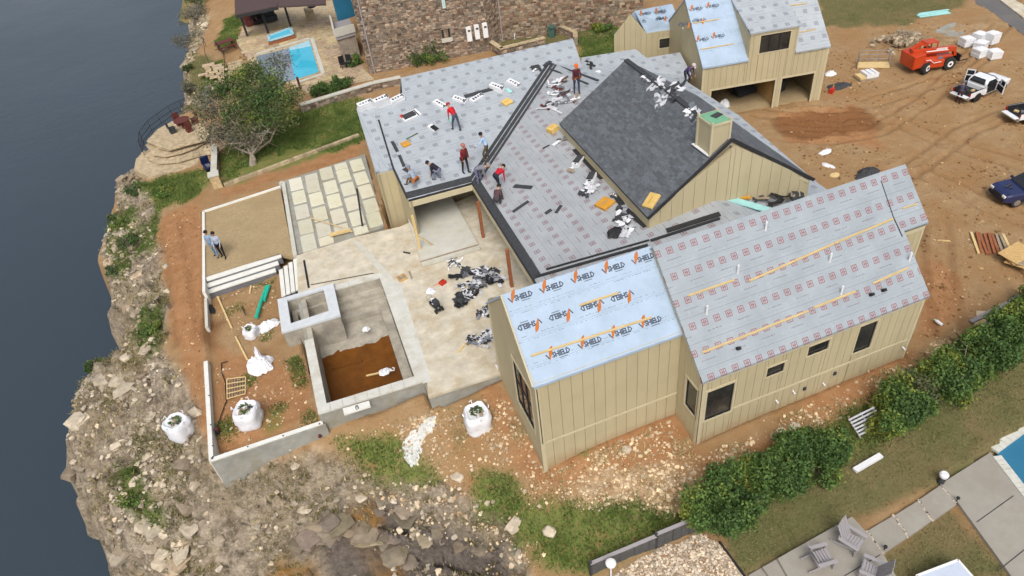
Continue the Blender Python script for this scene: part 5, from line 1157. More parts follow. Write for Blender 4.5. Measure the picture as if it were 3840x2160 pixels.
for p, w, m, lab in (((1355, 425), (.25, .5), 'teal_pale', 'pale blue sheet near the roof valley'), ((870, 665), (.3, .5), 'teal_pale', 'pale blue sheet at the feet of the red-shirted worker')):
    q = onA(*c5b(*p), .03); o = MB().box((0, 0, 0), (w[0], w[1], .03)).build('sheet', m, loc=q, rz=.2); o.rotation_euler.x = .216; tag(o, lab, 'sheet')
for p, q, w, lab in (((380, 850), (425, 935), .2, 'upper dark shingle along the left rake of the grey roof'), ((440, 965), (480, 1060), .18, 'lower dark shingle along the left rake of the grey roof'), ((480, 1075), (540, 1110), .3, 'dark shingle lying behind the sitting worker')):
    tag(MB().beam(onA(*c5b(*p), .03), onA(*c5b(*q), .03), w, .03).build('shingle', 'charcoal'), lab, 'shingle')
for p, q, w, lab in (((1400, 1222), (1550, 1235), .3, 'grey-green shingle on the pink-printed roof behind the bent worker'), ((1390, 1440), (1520, 1350), .18, 'dark shingle pointing up the roof below the grey-green shingle'), ((1662, 1455), (1712, 1420), .2, 'short dark shingle on the low court roof'), ((1750, 1449), (1795, 1385), .17, 'long dark shingle parallel to its neighbour on the low court roof'), ((1640, 910), (1695, 882), .1, 'tiny dark offcut in the middle of the court roof')):
    tag(MB().beam(onB(*c5b(*p), .03), onB(*c5b(*q), .03), w, .03).build('shingle', 'charcoal'), lab, 'shingle')
for p, rot, k, lab in (((1940, 1030), .6, 2, 'white shingle bundle leaning by the upper storey wall'), ((2050, 1170), .8, 2, 'black-topped shingle bundle by the upper storey wall')):
    t = bundle('shingle_bundle', lab, onB, NB, c5b(*p), rot, k, 'white_plastic' if k != 2 or p[0] < 2000 else 'white_plastic', (.8, .36, .1), 'shingle bundles by the upper storey wall'); MB().box((.05, .02, .25), (.55, .34, .05)).build('shingles', 'charcoal', t)
wm = ['wrapper', 'white_plastic', 'charcoal', 'maroon', 'grey_metal', 'lumber_old', 'wrapper']
scraps('wrapper_heap', 'heap of wrappers and offcuts between the valley and the dark roof', 'scraps', [c5b(1720, 380), c5b(1760, 420), c5b(1800, 350), c5b(1830, 450), c5b(1750, 520), c5b(1690, 560), c5b(1880, 500), c5b(1800, 500)], wm, onB, NB, (.4, 1.1), (.08, .25), .2, 6, curl=0.05)
scraps('wrapper_heap', 'white wrappers piled at the foot of the upper storey wall', 'scraps', [c6b(650, 1060), c6b(620, 1090)], ['white_plastic', 'wrapper', 'charcoal'], onB, NB, (.4, .8), (.15, .35), .12, 5, curl=0.11)
scraps('wrapper_heap', 'white and grey wrappers at the corner of the upper storey gable', 'scraps', [c6b(890, 1250), c6b(920, 1300), c6b(940, 1380)], ['white_plastic', 'wrapper', 'grey_metal', 'charcoal'], onB, NB, (.4, .8), (.15, .35), .12, 5, curl=0.11)
scraps('wrapper_heap', 'dark offcuts scattered along the upper storey wall', 'scraps', [c6b(420, 680), c6b(550, 850), c6b(500, 900), c6b(840, 1100)], ['charcoal', 'white_plastic', 'lumber_old', 'grey_metal'], onB, NB, (.25, .6), (.08, .25), .12, 4, curl=0.05)
scraps('wrapper_heap', 'white torn wrappers lying along the ridge of the dark shingled roof', 'scraps', [c6b(1100, 210), c6b(1180, 230), c6b(1230, 320), c6b(1290, 290), c6b(1320, 280), c6b(1210, 370), c6b(1290, 340)], ['wrapper', 'white_plastic', 'wrapper', 'charcoal', 'grey_metal'], onS, NS, (.5, 1.1), (.12, .3), .13, 3, curl=0.10)
scraps('wrapper_heap', 'white and dark wrapper heap behind the chimney', 'scraps', [c6b(1440, 450), c6b(1470, 490)], ['wrapper', 'white_plastic', 'charcoal', 'roof_grey'], onS, NS, (.4, .8), (.15, .35), .1, 4, curl=0.09)
scraps('wrapper_heap', 'dark offcuts in the gap between the upper gable and the long roof', 'scraps', [c6b(1500, 1150), c6b(1800, 1080), c6b(1950, 1120), c6b(2100, 1140), c6b(1400, 1190), c6b(2250, 1130)], ['charcoal', 'black', 'lumber_old', 'grey_metal', 'charcoal'], lambda px, py: at(px, py, 4.75), (0, 0, 1), (.4, 1.1), (.1, .3), .15, 5, curl=0.05)
scraps('wrapper_heap', 'dark flashing offcuts behind the worker in the orange helmet', 'scraps', [c5b(2040, 210), c5b(2100, 290), c5b(2120, 330), c5b(1570, 240)], ['charcoal', 'black', 'white_plastic'], onA, NA, (.4, .9), (.12, .3), .12, 4, curl=0.09)
tag(MB().beam(at(*c6b(1600, 1090), 5.0), at(*c6b(2060, 1225), 4.9), .42, .05).build('gutter_board', 'teal_pale'), 'pale blue-white board lying in the gap beside the long roof', 'board')
q = onB(*c6b(840, 1400)); mb = MB(); cloth(mb, tuple(q), .45, .34, .35, .2, 11); tag(mb.build('black_bag', 'black'), 'black bag on the low roof beside the front ridge', 'bag')
tag(MB().beam(onB(*c6b(1560-1330+1900-1900+200, 470), .04), onB(*c6b(300, 410), .04), .1, .04).build('tube_roll', 'white_plastic'), 'thin white tube lying below the wrapper heap', 'tube')
tag(MB().box(at(*c6b(1850, 1120), 4.95), (.5, .2, .08), rz=-.3).build('tool_box', 'foam_orange'), 'orange tool box in the gap below the upper gable', 'tool box')
# ------------------------------------------------------------------ people
mat('shoe', (.03, .025, .022), .8, .3)
_cl = {}
def clothm(c):
    k = 'cloth_%d_%d_%d' % tuple(int(x*999) for x in c)
    if k not in M: mat(k, c, .85, .22, 6, .25, 14)
    return k
def person(loc, facing, shirt, pants, label, torso=0.0, legs=((0, 0), (0, 0)), arms=((10, 15, 8), (10, 15, 8)), sleeves='long', hair=(.02, .015, .012), cap=None, belt=None, turn=0.0, H=1.86, vest=None, squat=None, normal=None, name='person', headpitch=0.0):
    """local +x is forward; angles in degrees: torso lean; legs (hip forward, knee bend); arms (swing forward from hanging, elbow bend, outward)"""
    k = H/1.74; R = math.radians; V = Vector; J = {}; E = []; rad = {}
    def j(n, p, r, par=None): J[n] = V(p)*1.0; rad[n] = r; E.append((par, n)) if par else None
    tp = R(torso); ax = V((math.sin(tp), 0, math.cos(tp)))
    j('pelvis', (0, 0, 0), .135)
    j('belly', ax*.16*1, .14, 'pelvis'); j('chest', ax*.34, .155, 'belly'); j('upper', ax*.47, .11, 'chest'); j('neck', ax*.55, .062, 'upper')
    hp = R(torso*.75+headpitch); hx = V((math.sin(hp), 0, math.cos(hp))); hf = V((math.cos(hp), 0, -math.sin(hp)))
    j('jaw', J['neck']+hx*.09+hf*.02, .075, 'neck'); j('skull', J['neck']+hx*.19+hf*.01, .098, 'jaw'); j('crown', J['neck']+hx*.245, .07, 'skull')
    fwd = V((math.cos(tp), 0, -math.sin(tp)))
    for s, (lg, ar) in zip((1, -1), zip(legs, arms)):
        n = 'L' if s > 0 else 'R'
        h = R(lg[0]); kn = R(lg[0]-lg[1]); hd = V((math.sin(h), .06*s, -math.cos(h))); sd = V((math.sin(kn), 0, -math.cos(kn)))
        j(n+'hip', (0, .1*s, -.04), .1, 'pelvis'); j(n+'thigh', J[n+'hip']+hd*.2, .085, n+'hip'); j(n+'knee', J[n+'hip']+hd*.43, .062, n+'thigh'); j(n+'calf', J[n+'knee']+sd*.16, .06, n+'knee'); j(n+'ankle', J[n+'knee']+sd*.41, .043, n+'calf')
        fd = V((1, .12*s, 0)) if abs(sd.z) > .5 else V((0, 0, -1))
        j(n+'heel', J[n+'ankle']+V((-.02, 0, -.05)), .045, n+'ankle'); j(n+'toe', J[n+'heel']+fd*.2, .038, n+'heel')
        j(n+'sh', J['upper']+V((0, .17*s, 0))+ax*.0, .068, 'upper')
        a = R(ar[0]); ad = ax*-math.cos(a)+fwd*math.sin(a)+V((0, s*math.sin(R(ar[2])), 0)); ad.normalize()
        b_ = R(ar[0]+ar[1]); bd = ax*-math.cos(b_)+fwd*math.sin(b_)+V((0, -s*.25*math.sin(R(ar[1])), 0)); bd.normalize()
        j(n+'uarm', J[n+'sh']+ad*.13, .052, n+'sh'); j(n+'elb', J[n+'sh']+ad*.28, .043, n+'uarm'); j(n+'wr', J[n+'elb']+bd*.24, .03, n+'elb'); j(n+'palm', J[n+'wr']+bd*.07, .034, n+'wr')
        sdv = bd.cross(V((0, 1, 0)))
        if sdv.length < .1: sdv = bd.cross(V((1, 0, 0)))
        sdv.normalize()
        for q, (o, l) in enumerate(((-.03, .075), (-.01, .085), (.01, .08), (.03, .062))):
            kb = J[n+'palm']+bd*.035+sdv*o; j(n+'f%da' % q, kb, .011, n+'palm'); j(n+'f%db' % q, kb+bd*l*.6+V((0, -s*.012, 0)), .009, n+'f%da' % q); j(n+'f%dc' % q, kb+bd*l*.85+V((0, -s*.035, 0)), .008, n+'f%db' % q)
        j(n+'t1', J[n+'palm']+sdv*-.04+bd*.0, .012, n+'palm'); j(n+'t2', J[n+'palm']+sdv*-.06+bd*.04, .009, n+'t1')
    zmin = min(J[n].z-rad[n] for n in J) if squat is None else -squat
    for n in J: J[n] = (J[n]-V((0, 0, zmin)))*k
    names = list(J); idx = {n: i for i, n in enumerate(names)}
    me = bpy.data.meshes.new('body'); me.from_pydata([J[n] for n in names], [(idx[a], idx[b_]) for a, b_ in E], [])
    ob = bpy.data.objects.new('body', me); col.objects.link(ob)
    ob.modifiers.new('s', 'SKIN'); sm = ob.modifiers.new('u', 'SUBSURF'); sm.levels = 1; sm.render_levels = 1
    for i, n in enumerate(names):
        me.skin_vertices[0].data[i].radius = (rad[n]*k, rad[n]*k); me.skin_vertices[0].data[i].use_root = (n == 'pelvis')
    dg = bpy.context.evaluated_depsgraph_get(); nm = bpy.data.meshes.new_from_object(ob.evaluated_get(dg)); bpy.data.objects.remove(ob)
    reg = {}
    for n in names:
        b_ = n[1:]
        if n in ('neck', 'jaw', 'skull', 'crown') or b_.startswith('palm') or b_[:1] in 'ft' and n[0] in 'LR' and b_ not in ('thigh', 'toe') : reg[n] = 2
        elif b_ in ('hip', 'thigh', 'knee', 'calf', 'ankle') or n == 'pelvis': reg[n] = 1
        elif b_ in ('heel', 'toe'): reg[n] = 3
        elif b_ == 'wr': reg[n] = 0 if sleeves == 'long' else 2
        elif b_ == 'elb': reg[n] = 0 if sleeves == 'long' else 2
        else: reg[n] = 0
    for m_ in (clothm(shirt), clothm(pants), 'skin', 'shoe'): nm.materials.append(M[m_])
    JP = np.array([J[n][:] for n in names]); RR = np.array([rad[n]*k for n in names]); rg = np.array([reg[n] for n in names])
    for p in nm.polygons:
        d = np.linalg.norm(JP-np.array(p.center[:]), axis=1)-RR*.6; p.material_index = int(rg[d.argmin()]); p.use_smooth = True
    t = thing(name, label, 'person', loc, facing)
    t.rotation_euler.z = facing
    bo = bpy.data.objects.new('body', nm); col.objects.link(bo); bo.parent = t
    # face: nose, eyes, ears on the head
    sk = J['skull']; f_ = hf*k; u_ = hx*k
    fm = MB(); fm.rock(sk+f_*.1-u_*.035, .018*k, 1.2, .1); fm.rock(sk+V((0, .098*k, 0))-u_*.02, .022*k, 1.3, .1); fm.rock(sk-V((0, .098*k, 0))-u_*.02, .022*k, 1.3, .1); fm.build('face_features', 'skin', t)
    em = MB(); em.rock(sk+f_*.094+V((0, .033*k, 0))+u_*.005, .012*k, .7, .1); em.rock(sk+f_*.094-V((0, .033*k, 0))+u_*.005, .012*k, .7, .1); em.box(sk+f_*.088-u_*.07, (.012, .045*k, .01)); em.build('eyes_and_mouth', 'black', t)
    hb = MB(); q = Vector((0, 0, 1)).rotation_difference(hx); n_ = 12; vs = []; pr_ = [(.108, -.045), (.113, .01), (.1, .06), (.066, .098), (.02, .114)]
    if cap: pr_ = [(.118, -.005), (.124, .015), (.118, .06), (.09, .1), (.04, .125)]
    for (r_, h_) in pr_:
        for i in range(n_):
            a = 2*math.pi*i/n_; v = V((math.cos(a)*r_*(1.06 if not cap else 1.12)-.014, math.sin(a)*r_, h_+(.05 if math.cos(a) > .55 and h_ < .0 and not cap else 0))); vs.append(sk+(q @ v)*k)
    fs = [(i*n_+a, i*n_+(a+1) % n_, (i+1)*n_+(a+1) % n_, (i+1)*n_+a) for i in range(len(pr_)-1) for a in range(n_)]+[tuple((len(pr_)-1)*n_+a for a in range(n_))]
    hb.add(vs, fs)
    if cap:
        br = [sk+(q @ V(v))*k for v in ((.1, .09, .0), (.2, .06, -.01), (.21, -.06, -.01), (.1, -.09, .0))]; hb.prism(br, tuple(-u_*.012))
        hb.build('helmet' if cap[0] > .4 else 'cap', clothm(cap), t, smooth=False)
    else: hb.build('hair', clothm(hair), t, smooth=True)
    if belt:
        bm_ = MB(); vs = []; 
        for h_ in (-.035, .05):
            for i in range(12):
                a = 2*math.pi*i/12; vs.append(J['pelvis']+(ax*(h_+.06)+fwd*math.cos(a)*.165+V((0, math.sin(a)*.175, 0)))*k)
        bm_.add(vs, [(i, (i+1) % 12, 12+(i+1) % 12, 12+i) for i in range(12)])
        for s in (-1, 1): bm_.box(J['pelvis']+V((-.02, s*.2, -.04))*k, (.14, .07, .2))
        bm_.build('tool_belt', clothm(belt), t)
    if vest:
        vm = MB()
        for s in (-1, 1): vm.tube([J['belly']+fwd*.15*k+V((0, s*.07*k, 0)), J['chest']+fwd*.17*k+V((0, s*.09*k, 0)), J['upper']+ax*.1*k+V((0, s*.1*k, 0)), J['chest']-fwd*.17*k+V((0, s*.09*k, 0)), J['belly']-fwd*.15*k+V((0, s*.03*k, 0))], .025, 6)
        vm.build('harness', clothm(vest), t)
    return t
JEANS = (.07, .09, .15); DENIM = (.16, .22, .33)
def pA(x, y): return onA(*c5b(x, y))
def pB(x, y): return onB(*c5b(x, y))
person(pA(925, 760), 1.9, (.5, .012, .02), (.06, .07, .1), 'worker in a bright red shirt bending over in the middle of the grey roof', torso=48, legs=((22, 10), (-8, 6)), arms=((40, 25, 12), (30, 40, 12)), hair=(.35, .02, .02), cap=(.36, .02, .03))
person(pA(1000, 1110), -1.2, (.22, .015, .02), (.03, .022, .022), 'worker in a dark red shirt and harness standing upright at the roof valley', torso=8, legs=((6, 4), (-6, 4)), arms=((12, 18, 10), (8, 20, 10)), cap=(.36, .16, .13), vest=(.04, .05, .03), belt=(.06, .03, .02))
person(pA(1185, 1010), 2.7, (.36, .5, .68), (.1, .075, .045), 'worker in a light blue shirt straddling the dark roof valley', torso=20, legs=((30, 35), (5, 15)), arms=((55, 20, 18), (40, 25, 14)))
person(pA(1095, 1205), -.5, (.2, .2, .23), (.13, .14, .22), 'worker in a grey shirt bent double at the inner roof corner', torso=80, legs=((22, 14), (10, 10)), arms=((70, 15, 6), (80, 15, 6)), cap=(.3, .26, .22))
person(pB(1260, 1265), .55, (.48, .012, .03), (.02, .022, .035), 'worker in a crimson shirt bent forward beside the white wrappers', torso=82, legs=((28, 10), (5, 8)), arms=((60, 20, 6), (75, 10, 6)))
person(pA(790, 1165), 2.6, (.02, .018, .03), (.16, .17, .24), 'worker in a black jacket kneeling over the roof edge', torso=58, legs=((85, 105), (60, 110)), arms=((50, 30, 8), (60, 30, 8)))
person(pA(590, 1235), 2.2, (.3, .36, .46), (.18, .1, .045), 'worker in a pale blue shirt sitting on the roof corner with an orange tool belt', torso=28, legs=((95, 70), (85, 60)), arms=((40, 40, 8), (50, 40, 8)), belt=(.45, .16, .04), hair=(.2, .22, .28))
person(pB(1255, 1395), .9, (.09, .05, .055), (.05, .045, .05), 'worker in dark plaid crouching at the edge of the court roof', torso=62, legs=((105, 125), (95, 125)), arms=((70, 30, 10), (60, 30, 10)))
person(onB(*c5b(1925, 445)), -1.8, (.09, .02, .03), (.035, .045, .09), 'worker in an orange helmet standing beside the dark shingled roof', torso=10, legs=((4, 4), (-5, 4)), arms=((40, 45, 10), (35, 45, 10)), cap=(.62, .13, .02), belt=(.3, .1, .03))
person(onplane(*c6b(1385, 245), PLk, NLk), -1.2, (.07, .05, .13), (.03, .025, .04), 'worker in dark purple clothes bending behind the shingled ridge near the garage', torso=52, legs=((30, 40), (15, 30)), arms=((55, 30, 15), (70, 20, 40)), cap=(.5, .45, .46))
person(at(*cA(330, 320), PD), -2.0, (.24, .33, .45), (.17, .26, .38), 'person in a blue jacket and light jeans on the gravel pad', torso=4, legs=((8, 4), (-6, 6)), arms=((20, 30, 10), (12, 25, 8)))
person(at(*cA(405, 335), PD), -1.9, (.36, .4, .5), (.012, .012, .016), 'person in a pale shirt and black trousers on the gravel pad', torso=3, legs=((6, 4), (-8, 6)), arms=((14, 18, 6), (10, 15, 6)))
c8 = lambda x, y: (3300+x*.27607, 100+y*.27607)
def g0(px, py): q = at(px, py, 0.0); return np.array([q[0], q[1], gz(q[0], q[1])])
person(g0(*c8(1050, 1040)), .7, (.06, .055, .09), (.05, .02, .025), 'person in dark clothes leaning on the tailgate of the white pickup', torso=14, legs=((10, 5), (-6, 4)), arms=((50, 40, 14), (20, 30, 35)), hair=(.12, .12, .15), cap=(.14, .14, .17), H=1.5)
# ------------------------------------------------------------------ vehicles
c7b = lambda x, y: (2700+x*.48305, 400+y*.48305)
c4 = lambda x, y: (3040+x*.34513, y*.34513)
c9 = lambda x, y: (3300+x*.34505, 900+y*.34505)
cY = lambda x, y: (2500+x*.52019, 1500+y*.52019)
c10 = lambda x, y: (1900+x*.34938, 1700+y*.34938)
def loft(mb, secs, cap=True):
    n = len(secs[0]); vs = [p for s in secs for p in s]; fs = []
    for i in range(len(secs)-1):
        for k in range(n): fs.append((i*n+k, i*n+(k+1) % n, (i+1)*n+(k+1) % n, (i+1)*n+k))
    if cap: fs += [tuple(range(n-1, -1, -1)), tuple((len(secs)-1)*n+k for k in range(n))]
    return mb.add(vs, fs)
def bevel(ob, w=.03, seg=2):
    m = ob.modifiers.new('bevel', 'BEVEL'); m.width = w; m.segments = seg; m.limit_method = 'ANGLE'; m.angle_limit = math.radians(30); return ob
def wheel(parent, x, y, r, w=.25, rim='steel'):
    t = MB().lathe([(r*.62, -w/2), (r*.9, -w/2), (r, -w*.36), (r, w*.36), (r*.9, w/2), (r*.62, w/2)], (0, 0, 0), 22, 'Y').build('wheel', 'rubber', parent, loc=(x, y, r))
    rm = MB(); rm.lathe([(r*.6, -w*.52), (r*.6, w*.52)], (0, 0, 0), 18, 'Y')
    for k in range(5): a = k*1.2566; rm.box((math.cos(a)*r*.35, 0, math.sin(a)*r*.35), (r*.45, w*1.08, r*.14), ry=-a)
    rm.lathe([(r*.16, -w*.56), (r*.16, w*.56)], (0, 0, 0), 10, 'Y'); rm.build('rim', rim, t)
def section(x, w, z0, z1, r=.12, top=1.0):
    """closed cross section across the car"""
    return [(x, -w, z0), (x, -w*1.0, z1-r), (x, -w*top+r*.4, z1), (x, w*top-r*.4, z1), (x, w, z1-r), (x, w, z0)]
def pickup(loc, rz, label, doors=True, tailgate='down', name='pickup_truck', body='car_white'):
    t = thing(name, label, 'pickup truck', loc, rz); t.scale = (.74,)*3
    b = MB(); W = .95   # x forward, rear at -2.75, front at 2.75
    loft(b, [section(.62, W, .42, 1.12), section(1.3, W, .42, 1.15), section(2.3, W*.98, .45, 1.08), section(2.62, W*.93, .5, 1.0), section(2.74, W*.86, .55, .9)])
    b.box((-.15, 0, .62), (1.6, 1.88, .44)); bevel(b.build('body', body, t), .05, 3)
    # bed
    bd = MB(); bd.box((-1.85, 0, .66), (1.9, 1.86, .1))
    for s in (-1, 1): bd.box((-1.85, s*.9, .86), (1.9, .1, .56))
    bd.box((-.92, 0, .86), (.08, 1.86, .56)); bevel(bd.build('bed', body, t), .03, 2)
    bl = MB(); bl.box((-1.85, 0, .725), (1.8, 1.66, .03))
    for s in (-1, 1): bl.box((-1.85, s*.835, .92), (1.8, .02, .42)); bl.box((-1.85, s*.9, 1.15), (1.88, .08, .02))
    for k in range(7): bl.box((-1.85, -.66+.22*k, .745), (1.76, .06, .02))
    bl.build('bed_liner', 'black', t)
    tg = MB()
    tg.box((-2.98, 0, .72), (.5, 1.62, .07)) if tailgate == 'down' else tg.box((-2.8, 0, .9), (.07, 1.66, .5)); bevel(tg.build('tailgate', body, t), .02, 2)
    # cab
    cb_ = MB(); loft(cb_, [section(-.9, .9, .8, 1.3, .05), section(-.86, .88, .8, 1.5, .06, .93), section(-.62, .86, .8, 1.78, .1, .84), section(.25, .86, .8, 1.8, .1, .84), section(.78, .87, .8, 1.4, .08, .9), section(1.12, .9, .8, 1.14, .06, .97)]); bevel(cb_.build('cab', body, t), .03, 2)
    gl = MB(); gl.add([(-.915, -.74, 1.3), (-.915, .74, 1.3), (-.89, .7, 1.5), (-.89, -.7, 1.5), (-.7, .6, 1.735), (-.7, -.6, 1.735)], [(3, 2, 1, 0), (5, 4, 2, 3)]); gl.build('rear_window', 'glass_dark', t).location = (-.02, 0, .02)
    gl = MB(); gl.add([(1.08, -.76, 1.19), (1.08, .76, 1.19), (.33, .66, 1.76), (.33, -.66, 1.76)], [(0, 1, 2, 3)]); gl.build('windscreen', 'glass_dark', t).location = (.04, 0, .06)
    for s in (-1, 1):
        sw = MB(); sw.add([(-.75, s*.885, 1.22), (.7, s*.9, 1.22), (.28, s*.845, 1.68), (-.6, s*.845, 1.68)], [(0, 1, 2, 3) if s < 0 else (3, 2, 1, 0)]); sw.build('side_window', 'glass_dark', t).location = (0, s*.022, 0)
        MB().box((-2.79, s*.84, .95), (.04, .14, .36)).build('tail_light', 'tail_red', t); MB().box((2.66, s*.68, .86), (.16, .3, .16)).build('headlight', 'lamp_glass', t)
        MB().box((.82, s*1.04, 1.2), (.1, .2, .16)).build('mirror', 'black', t)
        if doors:
            d = MB(); ang = s*math.radians(62); hx_, hy = .72, s*.95
            for (x0, x1, z0, z1) in ((-1.1, 0, .5, 1.18), (-1.1, -1.03, 1.18, 1.68), (-.45, -.36, 1.18, 1.6), (-1.1, -.4, 1.62, 1.7)): d.box(((x0+x1)/2, 0, (z0+z1)/2), (x1-x0, .07, z1-z0))
            do = d.build('door', body, t, loc=(hx_, hy, 0)); do.rotation_euler.z = -ang
            MB().box((-.55, -s*.045, .86), (.95, .02, .52)).build('door_card', 'black', do)
            MB().box((-.62, -s*.0, 1.4), (.78, .02, .4)).build('door_window', 'glass_dark', do)
            MB().box((-.05, s*.96, .98), (1.1, .04, .9)).build('door_opening', 'black', t)
        wheel(t, -1.75, s*.82, .4); wheel(t, 1.75, s*.82, .4)
        for x in (-1.75, 1.75): MB().lathe([(.47, -.04), (.47, .04)], (x, s*.93, .42), 18, 'Y').build('wheel_arch', 'black', t)
    MB().box((-2.86, 0, .52), (.18, 1.8, .18)).build('rear_bumper', 'steel', t); MB().box((2.76, 0, .52), (.16, 1.75, .2)).build('front_bumper', 'steel', t); MB().box((2.735, 0, .8), (.05, 1.0, .22)).build('grille', 'black', t)
    for k in range(3): MB().box((-1.5-.35*k, -.2+.25*k, .8), (.35, .22, .12), rz=k).build('cargo', random.choice(['grey_metal', 'charcoal', 'lumber']), t)
    return t
def heading(pa, pb): a, b_ = at(*pa), at(*pb); d = b_-a; return math.atan2(d[1], d[0]), (a+b_)/2, np.linalg.norm(d)
hd, mid, wl_ = heading(c8(1310, 1015), c8(1620, 885)); hd = hd
off = np.array([-math.sin(hd), math.cos(hd), 0])*.65
print('WB', wl_)
pc = mid+off; pickup((pc[0], pc[1], gz(pc[0], pc[1])), hd, 'white pickup truck with both front doors open and an empty dark bed')
wa, wb_ = at(*c8(1635, 1095), .7), at(*c8(1880, 1245), .7); wv = wb_-wa; h2_ = math.atan2(wv[1], wv[0])+math.pi/2
hv = np.array([math.cos(h2_), math.sin(h2_), 0]); pc = (wa+wb_)/2+hv*2.35
pickup((pc[0], pc[1], gz(pc[0], pc[1])), h2_, 'white pickup with its tailgate down cut off by the right edge', doors=False)
# blue SUV
wa, wb_ = at(*c7b(2085, 610), .5), at(*c7b(2240, 745), .5); wv = wb_-wa; h3 = math.atan2(wv[1], wv[0])-math.pi/2
hv = np.array([math.cos(h3), math.sin(h3), 0]); pc = (wa+wb_)/2-hv*1.85; print('SUVW', np.linalg.norm(wv))
t = thing('suv', 'dark blue SUV parked on the dirt at the right edge', 'car', (pc[0], pc[1], gz(pc[0], pc[1])), h3); t.scale = (.85,)*3
b = MB(); loft(b, [section(-2.3, .84, .42, .98), section(-2.2, .9, .36, 1.05), section(-.2, .92, .34, 1.06), section(1.0, .92, .34, 1.06), section(1.9, .9, .38, .98), section(2.2, .84, .42, .88), section(2.3, .76, .46, .76)]); bevel(b.build('body', 'car_blue', t), .05, 3)
b = MB(); loft(b, [section(-2.25, .82, .9, 1.1, .05), section(-2.0, .8, .9, 1.62, .08, .85), section(-1.0, .8, .9, 1.7, .1, .82), section(.1, .8, .9, 1.68, .1, .82), section(.55, .82, .9, 1.45, .08, .88), section(1.05, .86, .9, 1.08, .05, .97)]); bevel(b.build('cabin', 'car_blue', t), .03, 2)
g_ = MB(); g_.add([(1.0, -.74, 1.13), (1.0, .74, 1.13), (.2, .62, 1.64), (.2, -.62, 1.64)], [(0, 1, 2, 3)]); g_.build('windscreen', 'glass_dark', t).location = (.03, 0, .025)
for s in (-1, 1):
    sw = MB(); sw.add([(-2.0, s*.83, 1.12), (.7, s*.87, 1.12), (.05, s*.79, 1.58), (-1.85, s*.79, 1.56)], [(0, 1, 2, 3) if s < 0 else (3, 2, 1, 0)]); sw.build('side_window', 'glass_dark', t).location = (0, s*.03, 0)
    wheel(t, -1.4, s*.8, .35, .23); wheel(t, 1.42, s*.8, .35, .23)
    MB().box((2.2, s*.62, .78), (.2, .3, .14)).build('headlight', 'lamp_glass', t); MB().box((.82, s*1.0, 1.12), (.1, .18, .14)).build('mirror', 'car_blue', t)
    MB().tube([(-1.9, s*.68, 1.72), (-1.7, s*.68, 1.76), (.0, s*.68, 1.76), (.1, s*.68, 1.71)], .02, 6).build('roof_rail', 'black', t)
    MB().box((0.1, s*.925, .5), (2.2, .03, .12)).build('sill', 'black', t)
MB().box((2.3, 0, .5), (.08, 1.5, .16)).build('front_bumper', 'black', t); MB().box((2.29, 0, .72), (.05, .8, .14)).build('grille', 'black', t)
for (x, y, a) in ((1.55, .1, .2), (1.4, -.25, .1), (1.7, -.1, .4)): MB().box((x, y, 1.06), (.3, .12, .008), rz=a).build('hood_vent', 'charcoal', t)
# telehandler
hd, mid, wl_ = heading(c8(600, 648), c8(910, 588)); print('THW', wl_); TS = .72; wl_ /= TS; off = np.array([-math.sin(hd), math.cos(hd), 0])*1.05*TS; pc = mid+off
t = thing('telehandler', 'orange-red telehandler with its boom lowered beside the brush pile', 'telehandler', (pc[0], pc[1], gz(pc[0], pc[1])), hd); t.scale = (TS,)*3
b = MB(); b.box((-.2, 0, .95), (4.4, 1.0, .5)); b.prism([(-2.9, -1.1, 2.0), (-1.7, -1.1, 2.15), (-1.7, 1.1, 2.15), (-2.9, 1.1, 2.0)], (0.08, 0, -1.35)); bevel(b.build('chassis', 'orange_paint', t), .06, 2)
b = MB(); b.prism([(-1.6, -1.18, 1.35), (.6, -1.18, 1.2), (.6, -.45, 1.35), (-1.6, -.45, 1.6)], (0, 0, -.75)); bevel(b.build('engine_cover', 'orange_paint', t), .07, 2)
MB().lathe([(.3, -.03), (.3, .03)], (.1, -1.0, 1.42), 14, 'Y', squash=.5).build('exhaust_box', 'grey_metal', t)
b = MB(); b.beam((-2.7, -.18, 2.15), (2.2, -.18, 1.75), .42, .5); bevel(b.build('boom', 'orange_paint', t), .04, 2)
MB().beam((-1.2, -.395, 2.05), (1.3, -.395, 1.84), .012, .1).build('boom_stripe', 'white_paint', t); MB().beam((-.1, -.398, 2.12), (1.1, -.398, 2.02), .012, .17).build('boom_lettering', 'white_paint', t)
b = MB()
for k in range(7): b.beam((-.02+.15*k, -.408, 2.06-.012*k), (.06+.15*k, -.408, 2.15-.012*k), .008, .03)
b.build('boom_letters', 'tail_red', t)
MB().beam((2.1, -.18, 1.78), (2.35, -.18, 1.0), .34, .3).build('boom_head', 'orange_paint', t)
b = MB(); b.box((2.62, -.18, .85), (.12, 1.25, .75)); bevel(b.build('fork_carriage', 'black', t), .02, 1)
for s in (-1, 1): MB().box((3.2, -.18+s*.4, .48), (1.1, .13, .06)).build('fork', 'black', t)
cbm = MB()
for (x, y) in ((-.9, .2), (.5, .2), (-.9, 1.1), (.5, 1.1)): cbm.beam((x, y, 1.2), (x*.8, y*.95+.03, 2.55), .09, .09)
cbm.box((-.2, .66, 2.58), (1.3, 1.0, .09)); cbm.box((-.2, .65, 1.25), (1.45, 1.0, .5)); cbm.build('cab_frame', 'orange_paint', t)
MB().box((-.3, .66, 1.75), (.5, .5, .5)).build('seat', 'black', t)
MB().tube([(-1.6, -1.2, 1.5), (-1.2, -1.22, 1.5), (-.7, -1.24, 1.1), (.1, -1.24, 1.12)], .035, 6).build('guard_rail', 'white_paint', t)
